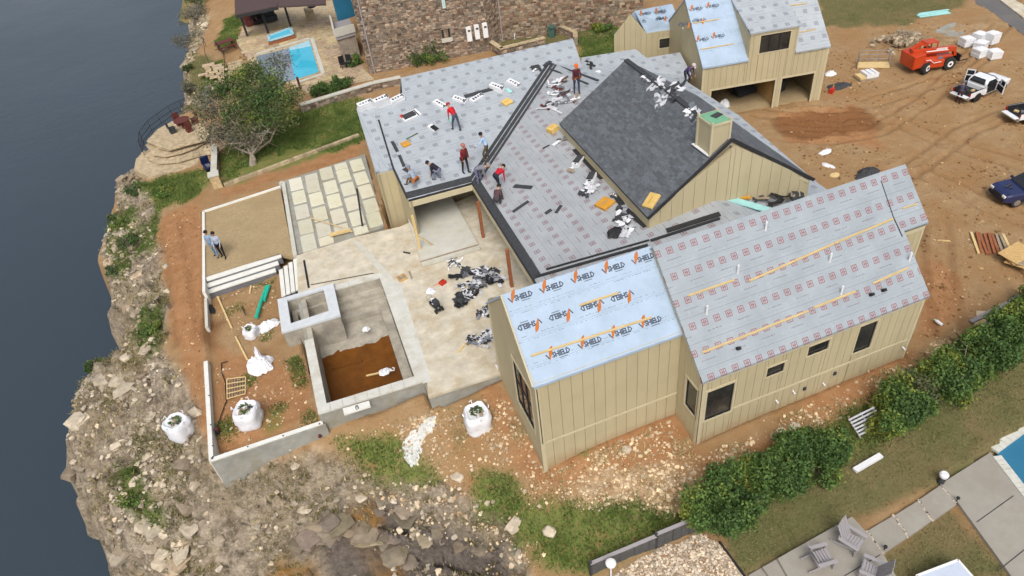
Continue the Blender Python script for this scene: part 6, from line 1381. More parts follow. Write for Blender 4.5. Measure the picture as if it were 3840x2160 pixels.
b = MB(); b.beam((-2.5, .25, 2.2), (-1.4, .3, 2.75), .3, .35); b.beam((-1.4, .3, 2.75), (-.9, .3, 2.4), .2, .25); b.build('lift_arm', 'orange_paint', t)
for s in (-1, 1):
    for x in (-wl_/2, wl_/2):
        t_ = MB().lathe([(.32, -.21), (.56, -.21), (.64, -.15), (.64, .15), (.56, .21), (.32, .21)], (0, 0, 0), 24, 'Y').build('wheel', 'rubber', t, loc=(x, s*1.05, .64))
        if x < 0: t_.rotation_euler.z = .35
        r_ = MB(); r_.lathe([(.31, -.22), (.31, .22)], (0, 0, 0), 18, 'Y'); r_.build('rim', 'white_paint', t_); MB().lathe([(.13, -.25), (.13, .25)], (0, 0, 0), 12, 'Y').build('hub', 'charcoal', t_)
        tr = MB()
        for k in range(16): a = k*math.pi/8; tr.box((math.cos(a)*.645, 0, math.sin(a)*.645), (.06, .38, .07), ry=-a)
        tr.build('tread', 'rubber', t_)
    for x in (-wl_/2, wl_/2): MB().beam((x, 0, .64), (x, s*.95, .64), .2, .2).build('axle', 'charcoal', t)
# ------------------------------------------------------------------ materials stored on the dirt
pts = [((1150, 285), .75, 0), ((1320, 230), .8, .3), ((1490, 245), 1.0, .2), ((1345, 320), .7, .5), ((1335, 420), .75, .1), ((1525, 440), .7, -.1)]
labs = ['leftmost wrapped shingle pallet of the group by the road', 'wrapped shingle pallet at the back behind the middle ones', 'tallest wrapped shingle pallet at the back of the group', 'wrapped shingle pallet in the middle of the group', 'front left wrapped shingle pallet behind the white pickup', 'front right wrapped shingle pallet with pinkish film behind the white pickup']
for (p, h, r_), lab in zip(pts, labs):
    q = g0(*c8(*p)); t = thing('shingle_pallet', lab, 'pallet', q, hd+r_, 'wrapped shingle pallets by the road'); t.scale = (.78,)*3
    pm = MB()
    for k in range(3): pm.box((0, -.45+.45*k, .05), (1.1, .1, .1))
    for k in range(5): pm.box((-.46+.23*k, 0, .12), (.14, 1.05, .03))
    pm.build('pallet', 'lumber_old', t)
    for k in range(4): MB().box((random.uniform(-.02, .02), random.uniform(-.02, .02), .14+h*(k+.5)/4), (1.06, 1.0, h/4-.015), rz=random.uniform(-.02, .02)).build('pack', 'white_plastic', t)
    w_ = MB(); cloth(w_, (0, 0, h+.13), .5, .46, .1, .3, 9); w_.build('film', 'white_cloth', t)
# work platform basket
B4 = [g0(*c4(*p)) for p in ((500, 750), (860, 750), (835, 690), (505, 690))]
t = thing('work_platform', 'steel work platform basket with a plywood floor', 'work platform')
MB().prism([tuple(p+np.array([0, 0, .12])) for p in B4], (0, 0, -.08)).build('floor', 'lumber', t)
for hgt_ in (.35, .7, 1.0):
    MB().tube([B4[0]+[0, 0, hgt_], B4[3]+[0, 0, hgt_], B4[2]+[0, 0, hgt_], B4[1]+[0, 0, hgt_]], .022, 6).build('rail', 'grey_metal', t)
for p in (B4[0], B4[3], B4[2], B4[1], B4[3]*.66+B4[2]*.34, B4[3]*.33+B4[2]*.67): MB().tube([p, p+np.array([0, 0, 1.0])], .022, 6).build('upright', 'grey_metal', t)
q = g0(*c4(600, 850)); t = thing('material_pallet', 'low pallet of white packs and yellow boards below the work platform', 'pallet', q, hd)
MB().box((0, 0, .06), (1.5, 1.0, .12)).build('pallet', 'lumber_old', t); MB().box((.25, .05, .28), (.95, .9, .3)).build('pack', 'white_plastic', t); MB().box((-.5, 0, .2), (.45, .8, .14)).build('boards', 'lumber', t)
for k in range(2): MB().box((.05+.4*k, .05, .437), (.03, .92, .01)).build('strap', 'charcoal', t)
# brush pile
q = g0(*c4(980, 480)); t = thing('brush_pile', 'pile of brown brush and broken rock behind the telehandler', 'brush pile', q, hd)
mb = MB()
for k in range(130): a = random.random()*6.28; r_ = abs(random.gauss(0, 1)); mb.col = (random.uniform(.5, 1),)*3; mb.rock((1.3*r_*math.cos(a), .8*r_*math.sin(a), max(.05, .7-.3*r_)), random.uniform(.08, .28), .8)
mb.build('rubble', 'tan_rock', t)['kind'] = 'stuff'
mb = MB()
for k in range(90):
    a = random.random()*6.28; r_ = abs(random.gauss(0, .9)); p = Vector((1.3*r_*math.cos(a), .8*r_*math.sin(a), max(.1, .9-.35*r_))); d = Vector((random.gauss(0, 1), random.gauss(0, 1), random.gauss(0, .3))).normalized(); mb.tube([p-d*random.uniform(.2, .6), p, p+d*random.uniform(.2, .6)+Vector((0, 0, .1))], [.025, .02, .008], 5)
mb.build('branches', 'lumber_old', t)['kind'] = 'stuff'
t = thing('board_stack', 'pale teal boards lying by the road', 'boards', g0(*c4(1330, 165)), hd-.12)
for k in range(4): MB().box((random.uniform(-.2, .2), -.4+.22*k, .05+.03*(k % 2)), (2.6, .2, .05), rz=random.uniform(-.04, .04)).build('board', 'teal_pale', t)
def heap(name, lab, cat, p, rx, ry, h, m, rot=0, conv=None):
    q = g0(*p); mb = MB(); cloth(mb, (q[0], q[1], q[2]), rx, ry, h, rot, 13); return tag(mb.build(name, m), lab, cat)
heap('tarp', 'black tarp lying at the right side of the garage', 'tarp', c4(310, 940), 1.1, .5, .25, 'charcoal', hd)
heap('tarp', 'white and dark plastic bundle by the garage corner', 'tarp', c4(215, 810), .45, .35, .3, 'white_plastic')
heap('white_sack', 'white sack at the left post of the garage opening', 'sack', c3(1205, 935), .45, .4, .6, 'white_plastic')
heap('white_rag', 'white rag on the dirt beyond the upper gable', 'rag', c7b(815, 365), .5, .25, .15, 'white_plastic', .2)
heap('white_rag', 'torn white scraps on the dirt near the long roof', 'rag', c7b(835, 470), .2, .5, .12, 'white_plastic', .3)
heap('tarp', 'dark tarp crumpled behind the long roof ridge', 'tarp', c7b(1140, 530), 1.0, .5, .4, 'charcoal', .2)
heap('cardboard', 'flattened tan carton on the dirt near the long roof', 'carton', c7b(890, 545), .35, .25, .05, 'lumber', .3)
q = g0(*c4(225, 1010)); t = thing('gas_can', 'red and orange fuel can by the garage corner', 'fuel can', q, .4); MB().cham((0, 0, .2), (.36, .24, .4), .06).build('can', 'red_plastic', t); MB().tube([(.08, 0, .4), (.16, 0, .52), (.2, 0, .56)], .03, 7).build('spout', 'foam_orange', t); MB().tube([(-.12, 0, .4), (-.12, 0, .47), (.05, 0, .47), (.05, 0, .4)], .02, 6).build('handle', 'red_plastic', t)
# loose garage contents
q = G(.78*gl, 2.2, .05); t = thing('equipment_crate', 'dark equipment standing inside the right garage bay', 'equipment', q, .3); MB().cham((0, 0, .4), (.8, .6, .8), .08).build('box', 'charcoal', t); MB().box((.2, -.1, .95), (.3, .3, .3)).build('motor', 'black', t); MB().tube([(-.4, 0, .4), (-.6, 0, .9), (-.3, .1, 1.2)], .03, 6).build('pipe', 'grey_metal', t)
q = G(.5*gl, 2.5, .05); t = thing('dark_sheet_stack', 'dark sheets stacked inside the wide garage bay', 'sheets', q, .1)
for k in range(4): MB().box((0, .04*k, .2+.12*k), (1.6, .9, .05), rx=.1*k).build('sheet', 'charcoal', t)
# lumber
q = g0(*c7b(2100, 1075)); t = thing('lumber_stack', 'stack of reddish brown planks on the dirt', 'lumber', q, 0)
dl_ = at(*c7b(2010, 1110))-at(*c7b(1975, 1010)); la = math.atan2(dl_[1], dl_[0])
for k in range(9): MB().box((math.cos(la+1.57)*(-.75+.19*k), math.sin(la+1.57)*(-.75+.19*k), .06+.05*(k % 3 == 1)), (1.75+random.uniform(-.15, .15), .13, .07), rz=la+random.uniform(-.06, .06)).build('plank', 'lumber' if k in (0, 8) else random.choice(['lumber_red', 'lumber_red', 'lumber_old']), t)
q = g0(*c7b(2330, 1200)); t = thing('scrap_wood_pile', 'heap of scrap plywood and poles at the right edge of the dirt', 'wood pile', q, .3)
for k in range(6): MB().box((random.uniform(-.3, .3), random.uniform(-.3, .3), .3+.05*k), (1.6, 1.0, .03), rz=random.uniform(-.5, .5), rx=random.uniform(-.12, .12)).build('sheet', random.choice(['lumber', 'lumber_old', 'osb']), t)
for k in range(9): a = random.uniform(-2.6, -1.2); MB().beam((random.uniform(-.6, .6), random.uniform(-.4, .4), .35), (random.uniform(-.6, .6)+math.cos(a)*1.9, math.sin(a)*1.9, .05), .07, .05).build('pole', random.choice(['lumber', 'lumber_old']), t)
for k in range(5): MB().box((random.uniform(-.9, .9), random.uniform(-1.8, -.6), .06), (.8, .25, .1), rz=random.random()*3).build('offcut', random.choice(['lumber_red', 'lumber_old']), t)
a, b_ = g0(*c9(1100, 940)), g0(*c9(1600, 680)); d = (b_-a)/np.linalg.norm(b_-a); n_ = np.array([-d[1], d[0], 0])
t = thing('plank_stack', 'long stack of weathered planks along the far end of the hedge', 'planks')
for k in range(4): MB().beam(a+n_*(.22*k-.3)+[0, 0, .12+.06*(k % 2)]+d*random.uniform(-.3, .2), b_+n_*(.22*k-.3)+[0, 0, .12+.06*(k % 2)], .2, .07).build('plank', 'grey_wood' if k % 2 else 'lumber', t)
for p, q, lab in ((c9(940, 1165), c9(1175, 1015), 'pale timber lying between the hedge and the plank stack'), (c9(620, 22), c9(760, 14), 'thin pale stick on the open dirt'), (c9(1075, 318), c9(1115, 328), 'tiny pale stick on the open dirt')):
    tag(MB().beam(g0(*p)+[0, 0, .05], g0(*q)+[0, 0, .05], .12 if q[0] > 3690 else .05, .06).build('timber', 'lumber'), lab, 'timber')
tag(MB().rock((0, 0, 0), .5, .25, .15).build('flat_stone', 'tan_rock', loc=g0(*c9(1140, 830))), 'flat tan stone slab on the dirt by the plank stack', 'stone')
q = g0(*c9(665, 945)); t = thing('bottle', 'small white and green bottle lying on the dirt', 'bottle', q, 1.6); MB().lathe([(.07, 0), (.08, .04), (.08, .3), (.03, .38), (.03, .42)], (0, 0, .08), 10, 'X').build('body', 'white_plastic', t); MB().lathe([(.036, .42), (.036, .46)], (0, 0, .08), 10, 'X').build('cap', 'teal', t)
# ------------------------------------------------------------------ road
road = MB(); rp = [at(*p, .1) for p in (c4(1700, -30), c4(2330, 385), c4(3100, 850), c4(3600, 500), c4(2318, 195), c4(2050, -10), c4(1900, -120))]
road.prism([tuple(p) for p in rp], (0, 0, -.2)); tag(road.build('road', 'asphalt'), kind='structure')
rp = [at(*p, .2) for p in (c4(2050, -10), c4(2318, 195), c4(3600, 500), c4(3600, 380), c4(2400, 100), c4(2150, -40))]
road = MB(); road.prism([tuple(p) for p in rp], (0, 0, -.2)); tag(road.build('pavement', 'concrete'), kind='structure')
mb = MB(); vs = []; q = g0(*c4(1600, 335))
for k in range(24): a = k*.2618; r_ = 1+.3*mnoise.noise((math.cos(a)*1.5, math.sin(a)*1.5, 4)); vs.append((q[0]+1.9*r_*math.cos(a), q[1]+1.3*r_*math.sin(a), .1))
mb.add(vs, [tuple(range(24))]); tag(mb.build('gravel_patch', 'concrete_grey'), kind='structure')
# ------------------------------------------------------------------ neighbour's yard, lower right
YZ = -.38
pslab('pool_deck', [cY(*p) for p in ((1972, 608), (2335, 376), (2580, 700), (2900, 1250), (2700, 1700), (2490, 1275), (2098, 735))], YZ, .5, 'concrete_grey_yard' if 'concrete_grey_yard' in M else (mat('concrete_grey_yard', (.31, .29, .25), .85, .1, .8, .06, 30, dirt=(.27, .24, .2)) and 'concrete_grey_yard'))['kind'] = 'structure'
for p, q in (((2235, 880), (2500, 690)), ((2390, 1230), (2640, 1030))): tag(MB().beam(at(*cY(*p), YZ+.002), at(*cY(*q), YZ+.002), .03, .012).build('deck_joint', 'charcoal'), kind='structure')
pl = thing('backyard_pool', 'blue backyard pool cut off by the right edge below the lawn', 'swimming pool')
w0, w1, w2 = at(*cY(2388, 380), YZ), at(*cY(2700, 150), YZ), at(*cY(2700, 780), YZ)
mat('pool_blue', (.03, .16, .27), .05, .1, .5, .03, 6, spec=.5)
MB().prism([tuple(p+np.array([0, 0, -.08])) for p in (w0, w2, w1+w2-w0, w1)], (0, 0, -.1)).build('water', 'pool_blue', pl)
coping_run(w0, w1, .34, 1, 9, pl, 'coping', .12, .03); coping_run(w0+(w0-w1)/np.linalg.norm(w1-w0)*.34, w2+(w0-w1)/np.linalg.norm(w1-w0)*.34, .34, 1, 12, pl, 'coping', .12, .034)
sp_ = thing('stepping_slabs', 'row of three square concrete slabs crossing the lawn to the patio', 'slabs')
for pts in (((1825, 715), (1972, 616), (2088, 752), (1922, 868)), ((1646, 830), (1812, 726), (1906, 872), (1750, 982)), ((1452, 940), (1630, 836), (1735, 988), (1566, 1105))): pslab('slab', [cY(*p) for p in pts], YZ, .2, 'concrete_grey_yard', sp_)
pslab('patio', [cY(*p) for p in ((800, 1142), (1335, 840), (1432, 942), (1562, 1108), (1700, 1350), (1000, 1500))], YZ, .5, 'concrete_grey_yard')['kind'] = 'structure'
pslab('patio_step', [cY(*p) for p in ((690, 1205), (798, 1144), (960, 1400), (860, 1440))], YZ-.16, .5, 'concrete_grey_yard')['kind'] = 'structure'
pslab('patio_step', [cY(*p) for p in ((590, 1262), (688, 1208), (840, 1440), (740, 1480))], YZ-.32, .5, 'concrete_grey_yard')['kind'] = 'structure'
tag(MB().beam(at(*cY(1280, 1269), YZ+.002), at(*cY(1540, 1115), YZ+.002), .03, .012).build('deck_joint', 'charcoal'), kind='structure')
mb = MB()
for a, b_ in (((1975, 610), (2092, 745)), ((1815, 722), (1912, 870)), ((1636, 832), (1742, 985)), ((1436, 942), (1560, 1105))):
    for k in range(60):
        f = random.random(); p = at(*cY(a[0]+(b_[0]-a[0])*f+random.uniform(-9, 9), a[1]+(b_[1]-a[1])*f+random.uniform(-5, 5)), YZ-.03); k_ = random.uniform(.5, 1.2); mb.col = (k_, k_, k_); mb.rock(p, random.uniform(.03, .06), .7)
tag(mb.build('joint_pebbles', 'gravel'), 'white pebbles filling the joints between the slabs', 'pebbles', kind='stuff')
def adirondack(p, face, lab):
    q = at(*cY(*p), YZ); t = thing('garden_chair', lab, 'garden chair', q, face, 'grey slatted garden chairs on the patio'); g_ = 'grey_wood'
    for k in range(5): MB().box((.06*k*0, -.24+.12*k, 0), (.02, .1, .95-.03*abs(k-2)), ry=0).build('back_slat', g_, t, loc=(-.3, 0, .72)).rotation_euler = (0, -.42, 0)
    for k in range(6): MB().box((-.2+.1*k, 0, .3+.016*k), (.085, .56, .022)).build('seat_slat', g_, t)
    for s in (-1, 1):
        MB().box((.05, s*.34, .56), (.72, .13, .025)).build('arm', g_, t); MB().box((.34, s*.31, .28), (.05, .09, .56)).build('front_leg', g_, t); MB().beam((.36, s*.27, .34), (-.55, s*.27, .06), .025, .1).build('rear_leg', g_, t)
    MB().box((-.32, 0, .58), (.03, .66, .07)).build('back_rail', g_, t); MB().box((.36, 0, .33), (.025, .58, .09)).build('front_apron', g_, t)
    return t
adirondack((1310, 1045), -1.15, 'grey slatted garden chair nearest the stepping slabs'); adirondack((1095, 1175), -.15, 'grey slatted garden chair nearest the patio steps'); adirondack((1470, 1270), 2.2, 'grey slatted garden chair cut off by the bottom edge')
t = thing('glass_table', 'white-framed panel with a bluish top at the bottom edge', 'table', (0, 0, 0))
g4 = [at(*cY(*p), YZ+.5) for p in ((1800, 1269), (2100, 1155), (2330, 1420), (2030, 1560))]
mat('frosted', (.5, .56, .66), .25, .05, bump=0); c_ = sum(g4)/4
MB().prism([tuple(p*.95+c_*.05+np.array([0, 0, .012])) for p in g4], (0, 0, -.02)).build('top', 'frosted', t)
for i in range(4): MB().beam(g4[i], g4[(i+1) % 4], .08, .05).build('frame_rail', 'white_paint', t); MB().tube([g4[i]*.94+c_*.06, (g4[i]*.94+c_*.06)-np.array([0, 0, .52])], .03, 8).build('leg', 'white_paint', t)
q = at(*cY(1975, 590), YZ); t = thing('garden_speaker', 'white and dark capped post at the corner of the pool deck', 'post', q); MB().lathe([(.13, 0), (.13, .34), (.1, .38)], (0, 0, 0), 14).build('base', 'charcoal', t); MB().lathe([(.16, .38), (.17, .5), (.12, .56)], (0, 0, 0), 14).build('cap', 'white_plastic', t)
for p, lab in (((1566, 1085), 'small black path light by the patio corner'), ((2086, 735), 'small black path light by the pool deck corner')):
    q = at(*cY(*p), YZ-.05); t = thing('path_light', lab, 'path light', q, 0, 'small black path lights'); MB().lathe([(.02, 0), (.02, .25)], (0, 0, 0), 8).build('stem', 'black', t); MB().lathe([(.07, .25), (.06, .3), (.02, .33)], (0, 0, 0), 10).build('hood', 'black', t)
# retaining fence and lamp beside the gravel bed
mat('fence_grey', (.085, .085, .085), .7, .2, 4)
fA, fM, fB = gnd(*c10(905, 1300)), gnd(*c10(1600, 1010)), gnd(*c10(2035, 830))
t = thing('retaining_fence', 'low dark corrugated retaining fence along the gravel bed', 'fence')
for a, b_, dz_ in ((fA, fM, 0), (fM, fB, .12)):
    L_ = np.linalg.norm(b_-a); n = int(L_/.3)
    for k in range(n):
        p = a+(b_-a)*(k+.5)/n; d = (b_-a)/L_; MB().box((p[0], p[1], p[2]+.25+dz_), (L_/n-.02, .05 if k % 2 else .08, 1.1), rz=math.atan2(d[1], d[0])).build('panel', 'fence_grey', t)
    MB().beam(a+[0, 0, .84+dz_], b_+[0, 0, .84+dz_], .12, .07).build('cap_rail', 'grey_wood', t)
for p in (fA, fM, fB): MB().box((p[0], p[1], p[2]+.35), (.1, .1, 1.3)).build('post', 'charcoal', t)
q = gnd(*c10(1120, 1330)); t = thing('garden_lamp', 'white round-headed lamp post beside the dark fence', 'lamp post', q); MB().lathe([(.035, 0), (.035, .95)], (0, 0, 0), 10).build('post', 'white_paint', t); MB().lathe([(.1, .95), (.2, 1.02), (.2, 1.1), (.15, 1.15), (.03, 1.18)], (0, 0, 0), 16).build('lamp_head', 'white_paint', t)
# white lattice panels stored in the hedge, and a plank
a, b_ = gnd(*cY(1290, 250)), gnd(*cY(1470, 160)); d = b_-a; t = thing('lattice_panels', 'white slatted panels leaning in a gap of the hedge', 'panels')
for k in range(6): MB().beam(a+[.05*k-.1, -.09*k, 1.0-.12*k], b_+[.05*k-.1, -.09*k, 1.0-.12*k], .06, .05).build('slat', 'wrapper', t)
for f in (.05, .5, .95): p = a+d*f; MB().beam(p+[-.12, .05, 1.05], p+[.2, -.5, .2], .05, .04).build('upright', 'grey_wood', t)
a, b_ = gnd(*cY(1350, 522)), gnd(*cY(1540, 412)); tag(MB().beam(a+[0, 0, .12], b_+[0, 0, .12], .22, .12).build('white_plank', 'white_plastic'), 'white plank on the grass at the foot of the hedge', 'plank')
# ------------------------------------------------------------------ foliage
def leafmesh(name, blobs, n, size, mats, weights, parent=None, shell=.55, droop=0.0, flat=1.0, clump=0):
    """leaf-sized faces spread through a crown made of several blobs (x, y, z, rx, ry, rz)"""
    rng = np.random.default_rng(random.randint(0, 10**6)); B = np.array(blobs, float); vol = B[:, 3]*B[:, 4]*B[:, 5]; k = rng.choice(len(B), n, p=vol/vol.sum())
    d = rng.normal(size=(n, 3)); d /= np.linalg.norm(d, axis=1)[:, None]; r = shell+(1-shell)*rng.random(n)**.6
    lump = 1+.28*np.sin(d[:, 0]*5+k)*np.cos(d[:, 1]*6+k*2)+.15*np.sin(d[:, 2]*9+k)
    P = B[k, :3]+d*(r*lump)[:, None]*B[k, 3:6]
    if clump:
        c = P[rng.integers(0, n, clump)]; P = c[rng.integers(0, clump, n)]+rng.normal(size=(n, 3))*size*2.2
    keep = P[:, 2] > B[:, 2].min()-B[:, 5].max()*.98; P = P[keep]; n = len(P); d = d[keep]
    a = rng.normal(size=(n, 3))+d*.6; a /= np.linalg.norm(a, axis=1)[:, None]; b_ = np.cross(a, rng.normal(size=(n, 3))); b_ /= np.linalg.norm(b_, axis=1)[:, None]; c_ = np.cross(a, b_)
    s = size*(.6+.8*rng.random(n))[:, None]
    v = np.stack([P-b_*s*.5, P+c_*s*.32+a*s*.12, P+b_*s*.6, P-c_*s*.32+a*s*.12], 1).reshape(-1, 3).astype(np.float32)
    me = bpy.data.meshes.new(name); me.vertices.add(len(v)); me.vertices.foreach_set('co', v.ravel()); me.loops.add(n*4); me.loops.foreach_set('vertex_index', np.arange(n*4, dtype=np.int32)); me.polygons.add(n); me.polygons.foreach_set('loop_start', np.arange(0, n*4, 4, dtype=np.int32))
    for m_ in mats: me.materials.append(M[m_])
    # light and dark clumps: kind of leaf varies by place in the crown
    nz = np.sin(P[:, 0]*2.1+k[0])+np.sin(P[:, 1]*2.3)+np.sin(P[:, 2]*2.9)+rng.normal(size=n)*.7
    q = np.argsort(np.argsort(nz))/n; cum = np.cumsum(weights)/sum(weights); mi = np.searchsorted(cum, q).clip(0, len(mats)-1)
    me.polygons.foreach_set('material_index', mi.astype(np.int32)); me.update(calc_edges=True)
    ob = bpy.data.objects.new(name, me); col.objects.link(ob)
    if parent is not None: ob.parent = parent
    return ob
def limbs(parent, base, tips, r0, m='bark', name='trunk', twigs=0, tl=.6, fork=0.0):
    mb = MB(); b0 = Vector(base)
    if fork:
        mid = sum((Vector(t_) for t_ in tips), Vector())/len(tips); f0 = b0.lerp(mid, fork)+Vector((random.uniform(-.3, .3), random.uniform(-.3, .3), .1)); k0 = b0.lerp(f0, .5)+Vector((random.uniform(-.2, .2), random.uniform(-.2, .2), .1))
        mb.tube([b0, k0, f0], [r0*1.15, r0*.95, r0*.8], 9)
    else: f0 = b0
    for tp in tips:
        tp = Vector(tp); j = .12*(tp-f0).length; w = lambda: Vector((random.uniform(-j, j), random.uniform(-j, j), random.uniform(-j, j)*.6)); r1 = r0*(.6 if fork else 1)
        P_ = [f0, f0.lerp(tp, .28)+w(), f0.lerp(tp, .52)+w(), f0.lerp(tp, .76)+w(), tp]
        mb.tube(P_, [r1, r1*.75, r1*.52, r1*.32, r1*.12], 7)
        for q in range(twigs):
            i = random.choice((1, 2, 3)); s = P_[i].lerp(P_[i+1], random.random()); d = Vector((random.gauss(0, 1), random.gauss(0, 1), random.gauss(.4, .6))).normalized(); d2 = (d+Vector((random.gauss(0, .5), random.gauss(0, .5), random.gauss(0, .4)))).normalized(); mb.tube([s, s+d*tl*.5, s+d*tl*.5+d2*tl*random.uniform(.3, .8)], [r1*.2, r1*.12, r1*.05], 4)
    return mb.build(name, m, parent)
def shrub(px, py, r, h, lab, mats, w, n=3600, size=.13, name='shrub', group='shrubs of the hedge', z0=None, lift=.5):
    q = gnd(px, py); z_ = gz(q[0], q[1]); q[2] = z_ if z_ > q[2]-1.5 else q[2]; t = thing(name, lab, 'shrub', (q[0], q[1], q[2]), 0, group)
    bl = []
    for k in range(13):
        a = random.random()*6.28; rr = r*.75*math.sqrt(random.random()); bl.append((rr*math.cos(a), rr*math.sin(a), h*random.uniform(.25, .8), r*random.uniform(.2, .46), r*random.uniform(.2, .46), h*random.uniform(.14, .32)))
    leafmesh('crown', bl, n, size, mats, w, t, shell=.45)
    limbs(t, (0, 0, -.1), [(b[0]*.8, b[1]*.8, b[2]) for b in bl[:6]], .05, twigs=3); return t
HM = (['leaf_dark', 'leaf_mid', 'leaf_yellow'], (.32, .5, .18)); HY = (['leaf_dark', 'leaf_mid', 'leaf_yellow'], (.2, .35, .45)); HD = (['leaf_dark', 'leaf_mid', 'leaf_olive'], (.5, .42, .08))
hedge = [(1800,1330,1.25,1.9,'large dark green shrub at the gravel end of the hedge',HM),(1862,1275,1.3,2.1,'wide green shrub second from the gravel end of the hedge',HM),(1905,1235,1.0,1.9,'yellowish shrub third from the gravel end of the hedge',HY),(1955,1240,1.1,2.0,'green shrub fourth from the gravel end, nearest the lawn',HM),(1985,1185,1.05,2.1,'tall dark shrub in the middle of the near hedge',HD),(2040,1180,1.15,2.0,'bushy green shrub right of the middle of the near hedge',HM),(2072,1160,.8,1.6,'dark shrub just left of the white lattice panels',HD),
 (2225,1085,.95,2.0,'yellow-green shrub just right of the white lattice panels',HY),(2255,1065,1.1,2.2,'tall bright shrub beside the yellow-green shrub',HM),(2310,1010,1.0,1.8,'sparse olive shrub midway along the far hedge',(['leaf_olive','leaf_mid','leaf_grey'],(.4,.35,.25))),(2360,995,1.15,2.1,'yellow-tinged shrub below the far house corner',HY),(2410,955,1.1,2.2,'full green shrub below the far house corner',HM),(2465,925,1.1,2.2,'dark green shrub near the plank stack',HD),(2520,890,1.1,2.3,'green shrub second from the right edge of the hedge',HM),(2565,860,1.1,2.3,'dark shrub at the right edge of the hedge',HD),(2600,800,1.1,2.3,'shrub cut off by the right edge of the photo',HM),(1835,1300,.8,1.5,'low dark filler shrub between the two shrubs at the gravel end',HD),(1930,1215,.8,1.6,'olive-tinged shrub behind the yellowish shrub',(['leaf_olive','leaf_mid','leaf_dark'],(.4,.35,.25))),(2012,1150,.75,1.5,'small bright shrub on the house side of the near hedge',HY),(2285,1040,.8,1.6,'low dark shrub between the bright and the sparse shrub',HD),(2385,975,.8,1.6,'low green shrub between the two shrubs below the far house corner',HM),(2440,940,.8,1.7,'yellowish filler shrub left of the dark shrub by the planks',HY)]
for x, y, r, h, lab, (ms, w) in hedge: shrub(x*DP, y*DP, r*1.12, h, lab, ms, w, n=6200, size=.115)
# ------------------------------------------------------------------ shore-side trees and shrubs
tb = gnd(*cE(985, 605)); t = thing('oak_tree', 'sprawling olive-green tree with pale twisted trunks on the far lawn', 'tree', tb)
def toT(px, py, h): q = at(px, py, tb[2]+h); return (q[0]-tb[0], q[1]-tb[1], h)
tips = [toT(*cT_, h) for cT_, h in (((780, 540), 2.6), ((850, 430), 3.2), ((920, 330), 3.8), ((990, 300), 4.0), ((1060, 340), 3.6), ((1100, 420), 3.0), ((820, 330), 3.6), ((760, 450), 2.6), ((900, 500), 2.4), ((1010, 480), 2.8))]
limbs(t, (0, 0, -.1), tips[:5], .17, twigs=16, tl=1.1, name='trunk', fork=.3); limbs(t, (.25, .1, -.1), tips[5:], .15, twigs=16, tl=1.1, name='trunk', fork=.22)
bl = []
for (px, py), h, r in (((830, 330), 3.6, 1.0), ((900, 290), 3.9, 1.2), ((960, 260), 4.2, 1.1), ((1030, 300), 4.0, 1.3), ((1080, 360), 3.6, 1.2), ((1060, 430), 3.0, 1.2), ((960, 400), 3.4, 1.3), ((880, 420), 3.0, 1.2), ((1000, 350), 3.6, 1.2), ((930, 340), 3.6, 1.2)):
    c_ = toT(px, py, h); bl.append((*c_, r, r, r*.6))
bl = [(b[0]*.92, b[1]*.92, b[2], b[3]*.9, b[4]*.9, b[5]) for b in bl]
leafmesh('crown', bl, 16500, .14, ['leaf_dark', 'leaf_olive', 'leaf_mid', 'leaf_yellow'], (.4, .38, .17, .05), t, shell=.15, clump=560)
bl = [(*toT(px, py, h), r, r, r*.6) for (px, py), h, r in (((790, 420), 2.8, 1.2), ((800, 500), 2.2, 1.1), ((870, 500), 2.0, 1.1), ((780, 360), 3.2, .9), ((1050, 240), 4.2, .9), ((940, 510), 2.0, 1.0))]
leafmesh('bare_twigs', bl, 4600, .16, ['leaf_grey', 'leaf_olive'], (.75, .25), t, shell=.2, clump=200)
for k, (p, r, h, kind, lab) in enumerate((((720, 60), 2.0, 2.2, 0, 'grey leafless bush at the top of the shoreline'), ((700, 150), 1.8, 2.0, 0, 'grey leafless bush leaning over the lake below the topmost one'), ((740, 20), 1.6, 1.8, 1, 'olive bush beside the grey shoreline bushes'), ((705, 268), .6, .9, 1, 'small green bush on the shore edge'), ((720, 330), 1.0, 1.0, 0, 'brown scrub on the shore above the railed terrace'),
   ((348, 1350), .7, .8, 1, 'green bush on the cliff edge above the bulging rock'), ((510, 720), .9, .7, 1, 'green bush on the slope below the railed terrace'), ((425, 800), .7, .7, 1, 'low bush on the upper cliff edge'), ((620, 730), .8, .5, 2, 'bright green weeds below the lounge chair'), ((560, 1230), .8, .6, 2, 'bright green weeds at the inner cliff notch'), ((500, 1850), .9, .5, 2, 'bright weeds on the lower cliff'), ((440, 1010), .9, .5, 1, 'scrub on the middle cliff'),
   ((2150, 1685), .35, .4, 2, 'weed clump at the base of the front wall'), ((480, 900), .8, .6, 1, 'scrub patch on the upper cliff face'), ((560, 1290), .6, .4, 2, 'grass clump above the cliff notch'))):
    ms, w = ((['leaf_grey', 'leaf_olive'], (.8, .2)), (['leaf_dark', 'leaf_olive', 'leaf_mid'], (.4, .4, .2)), (['leaf_mid', 'grass_blade', 'leaf_yellow'], (.4, .4, .2)))[kind]
    shrub(*p, r, h, lab, ms, w, n=int(900*r+300), size=.12, name='bush', group='bushes along the shore')
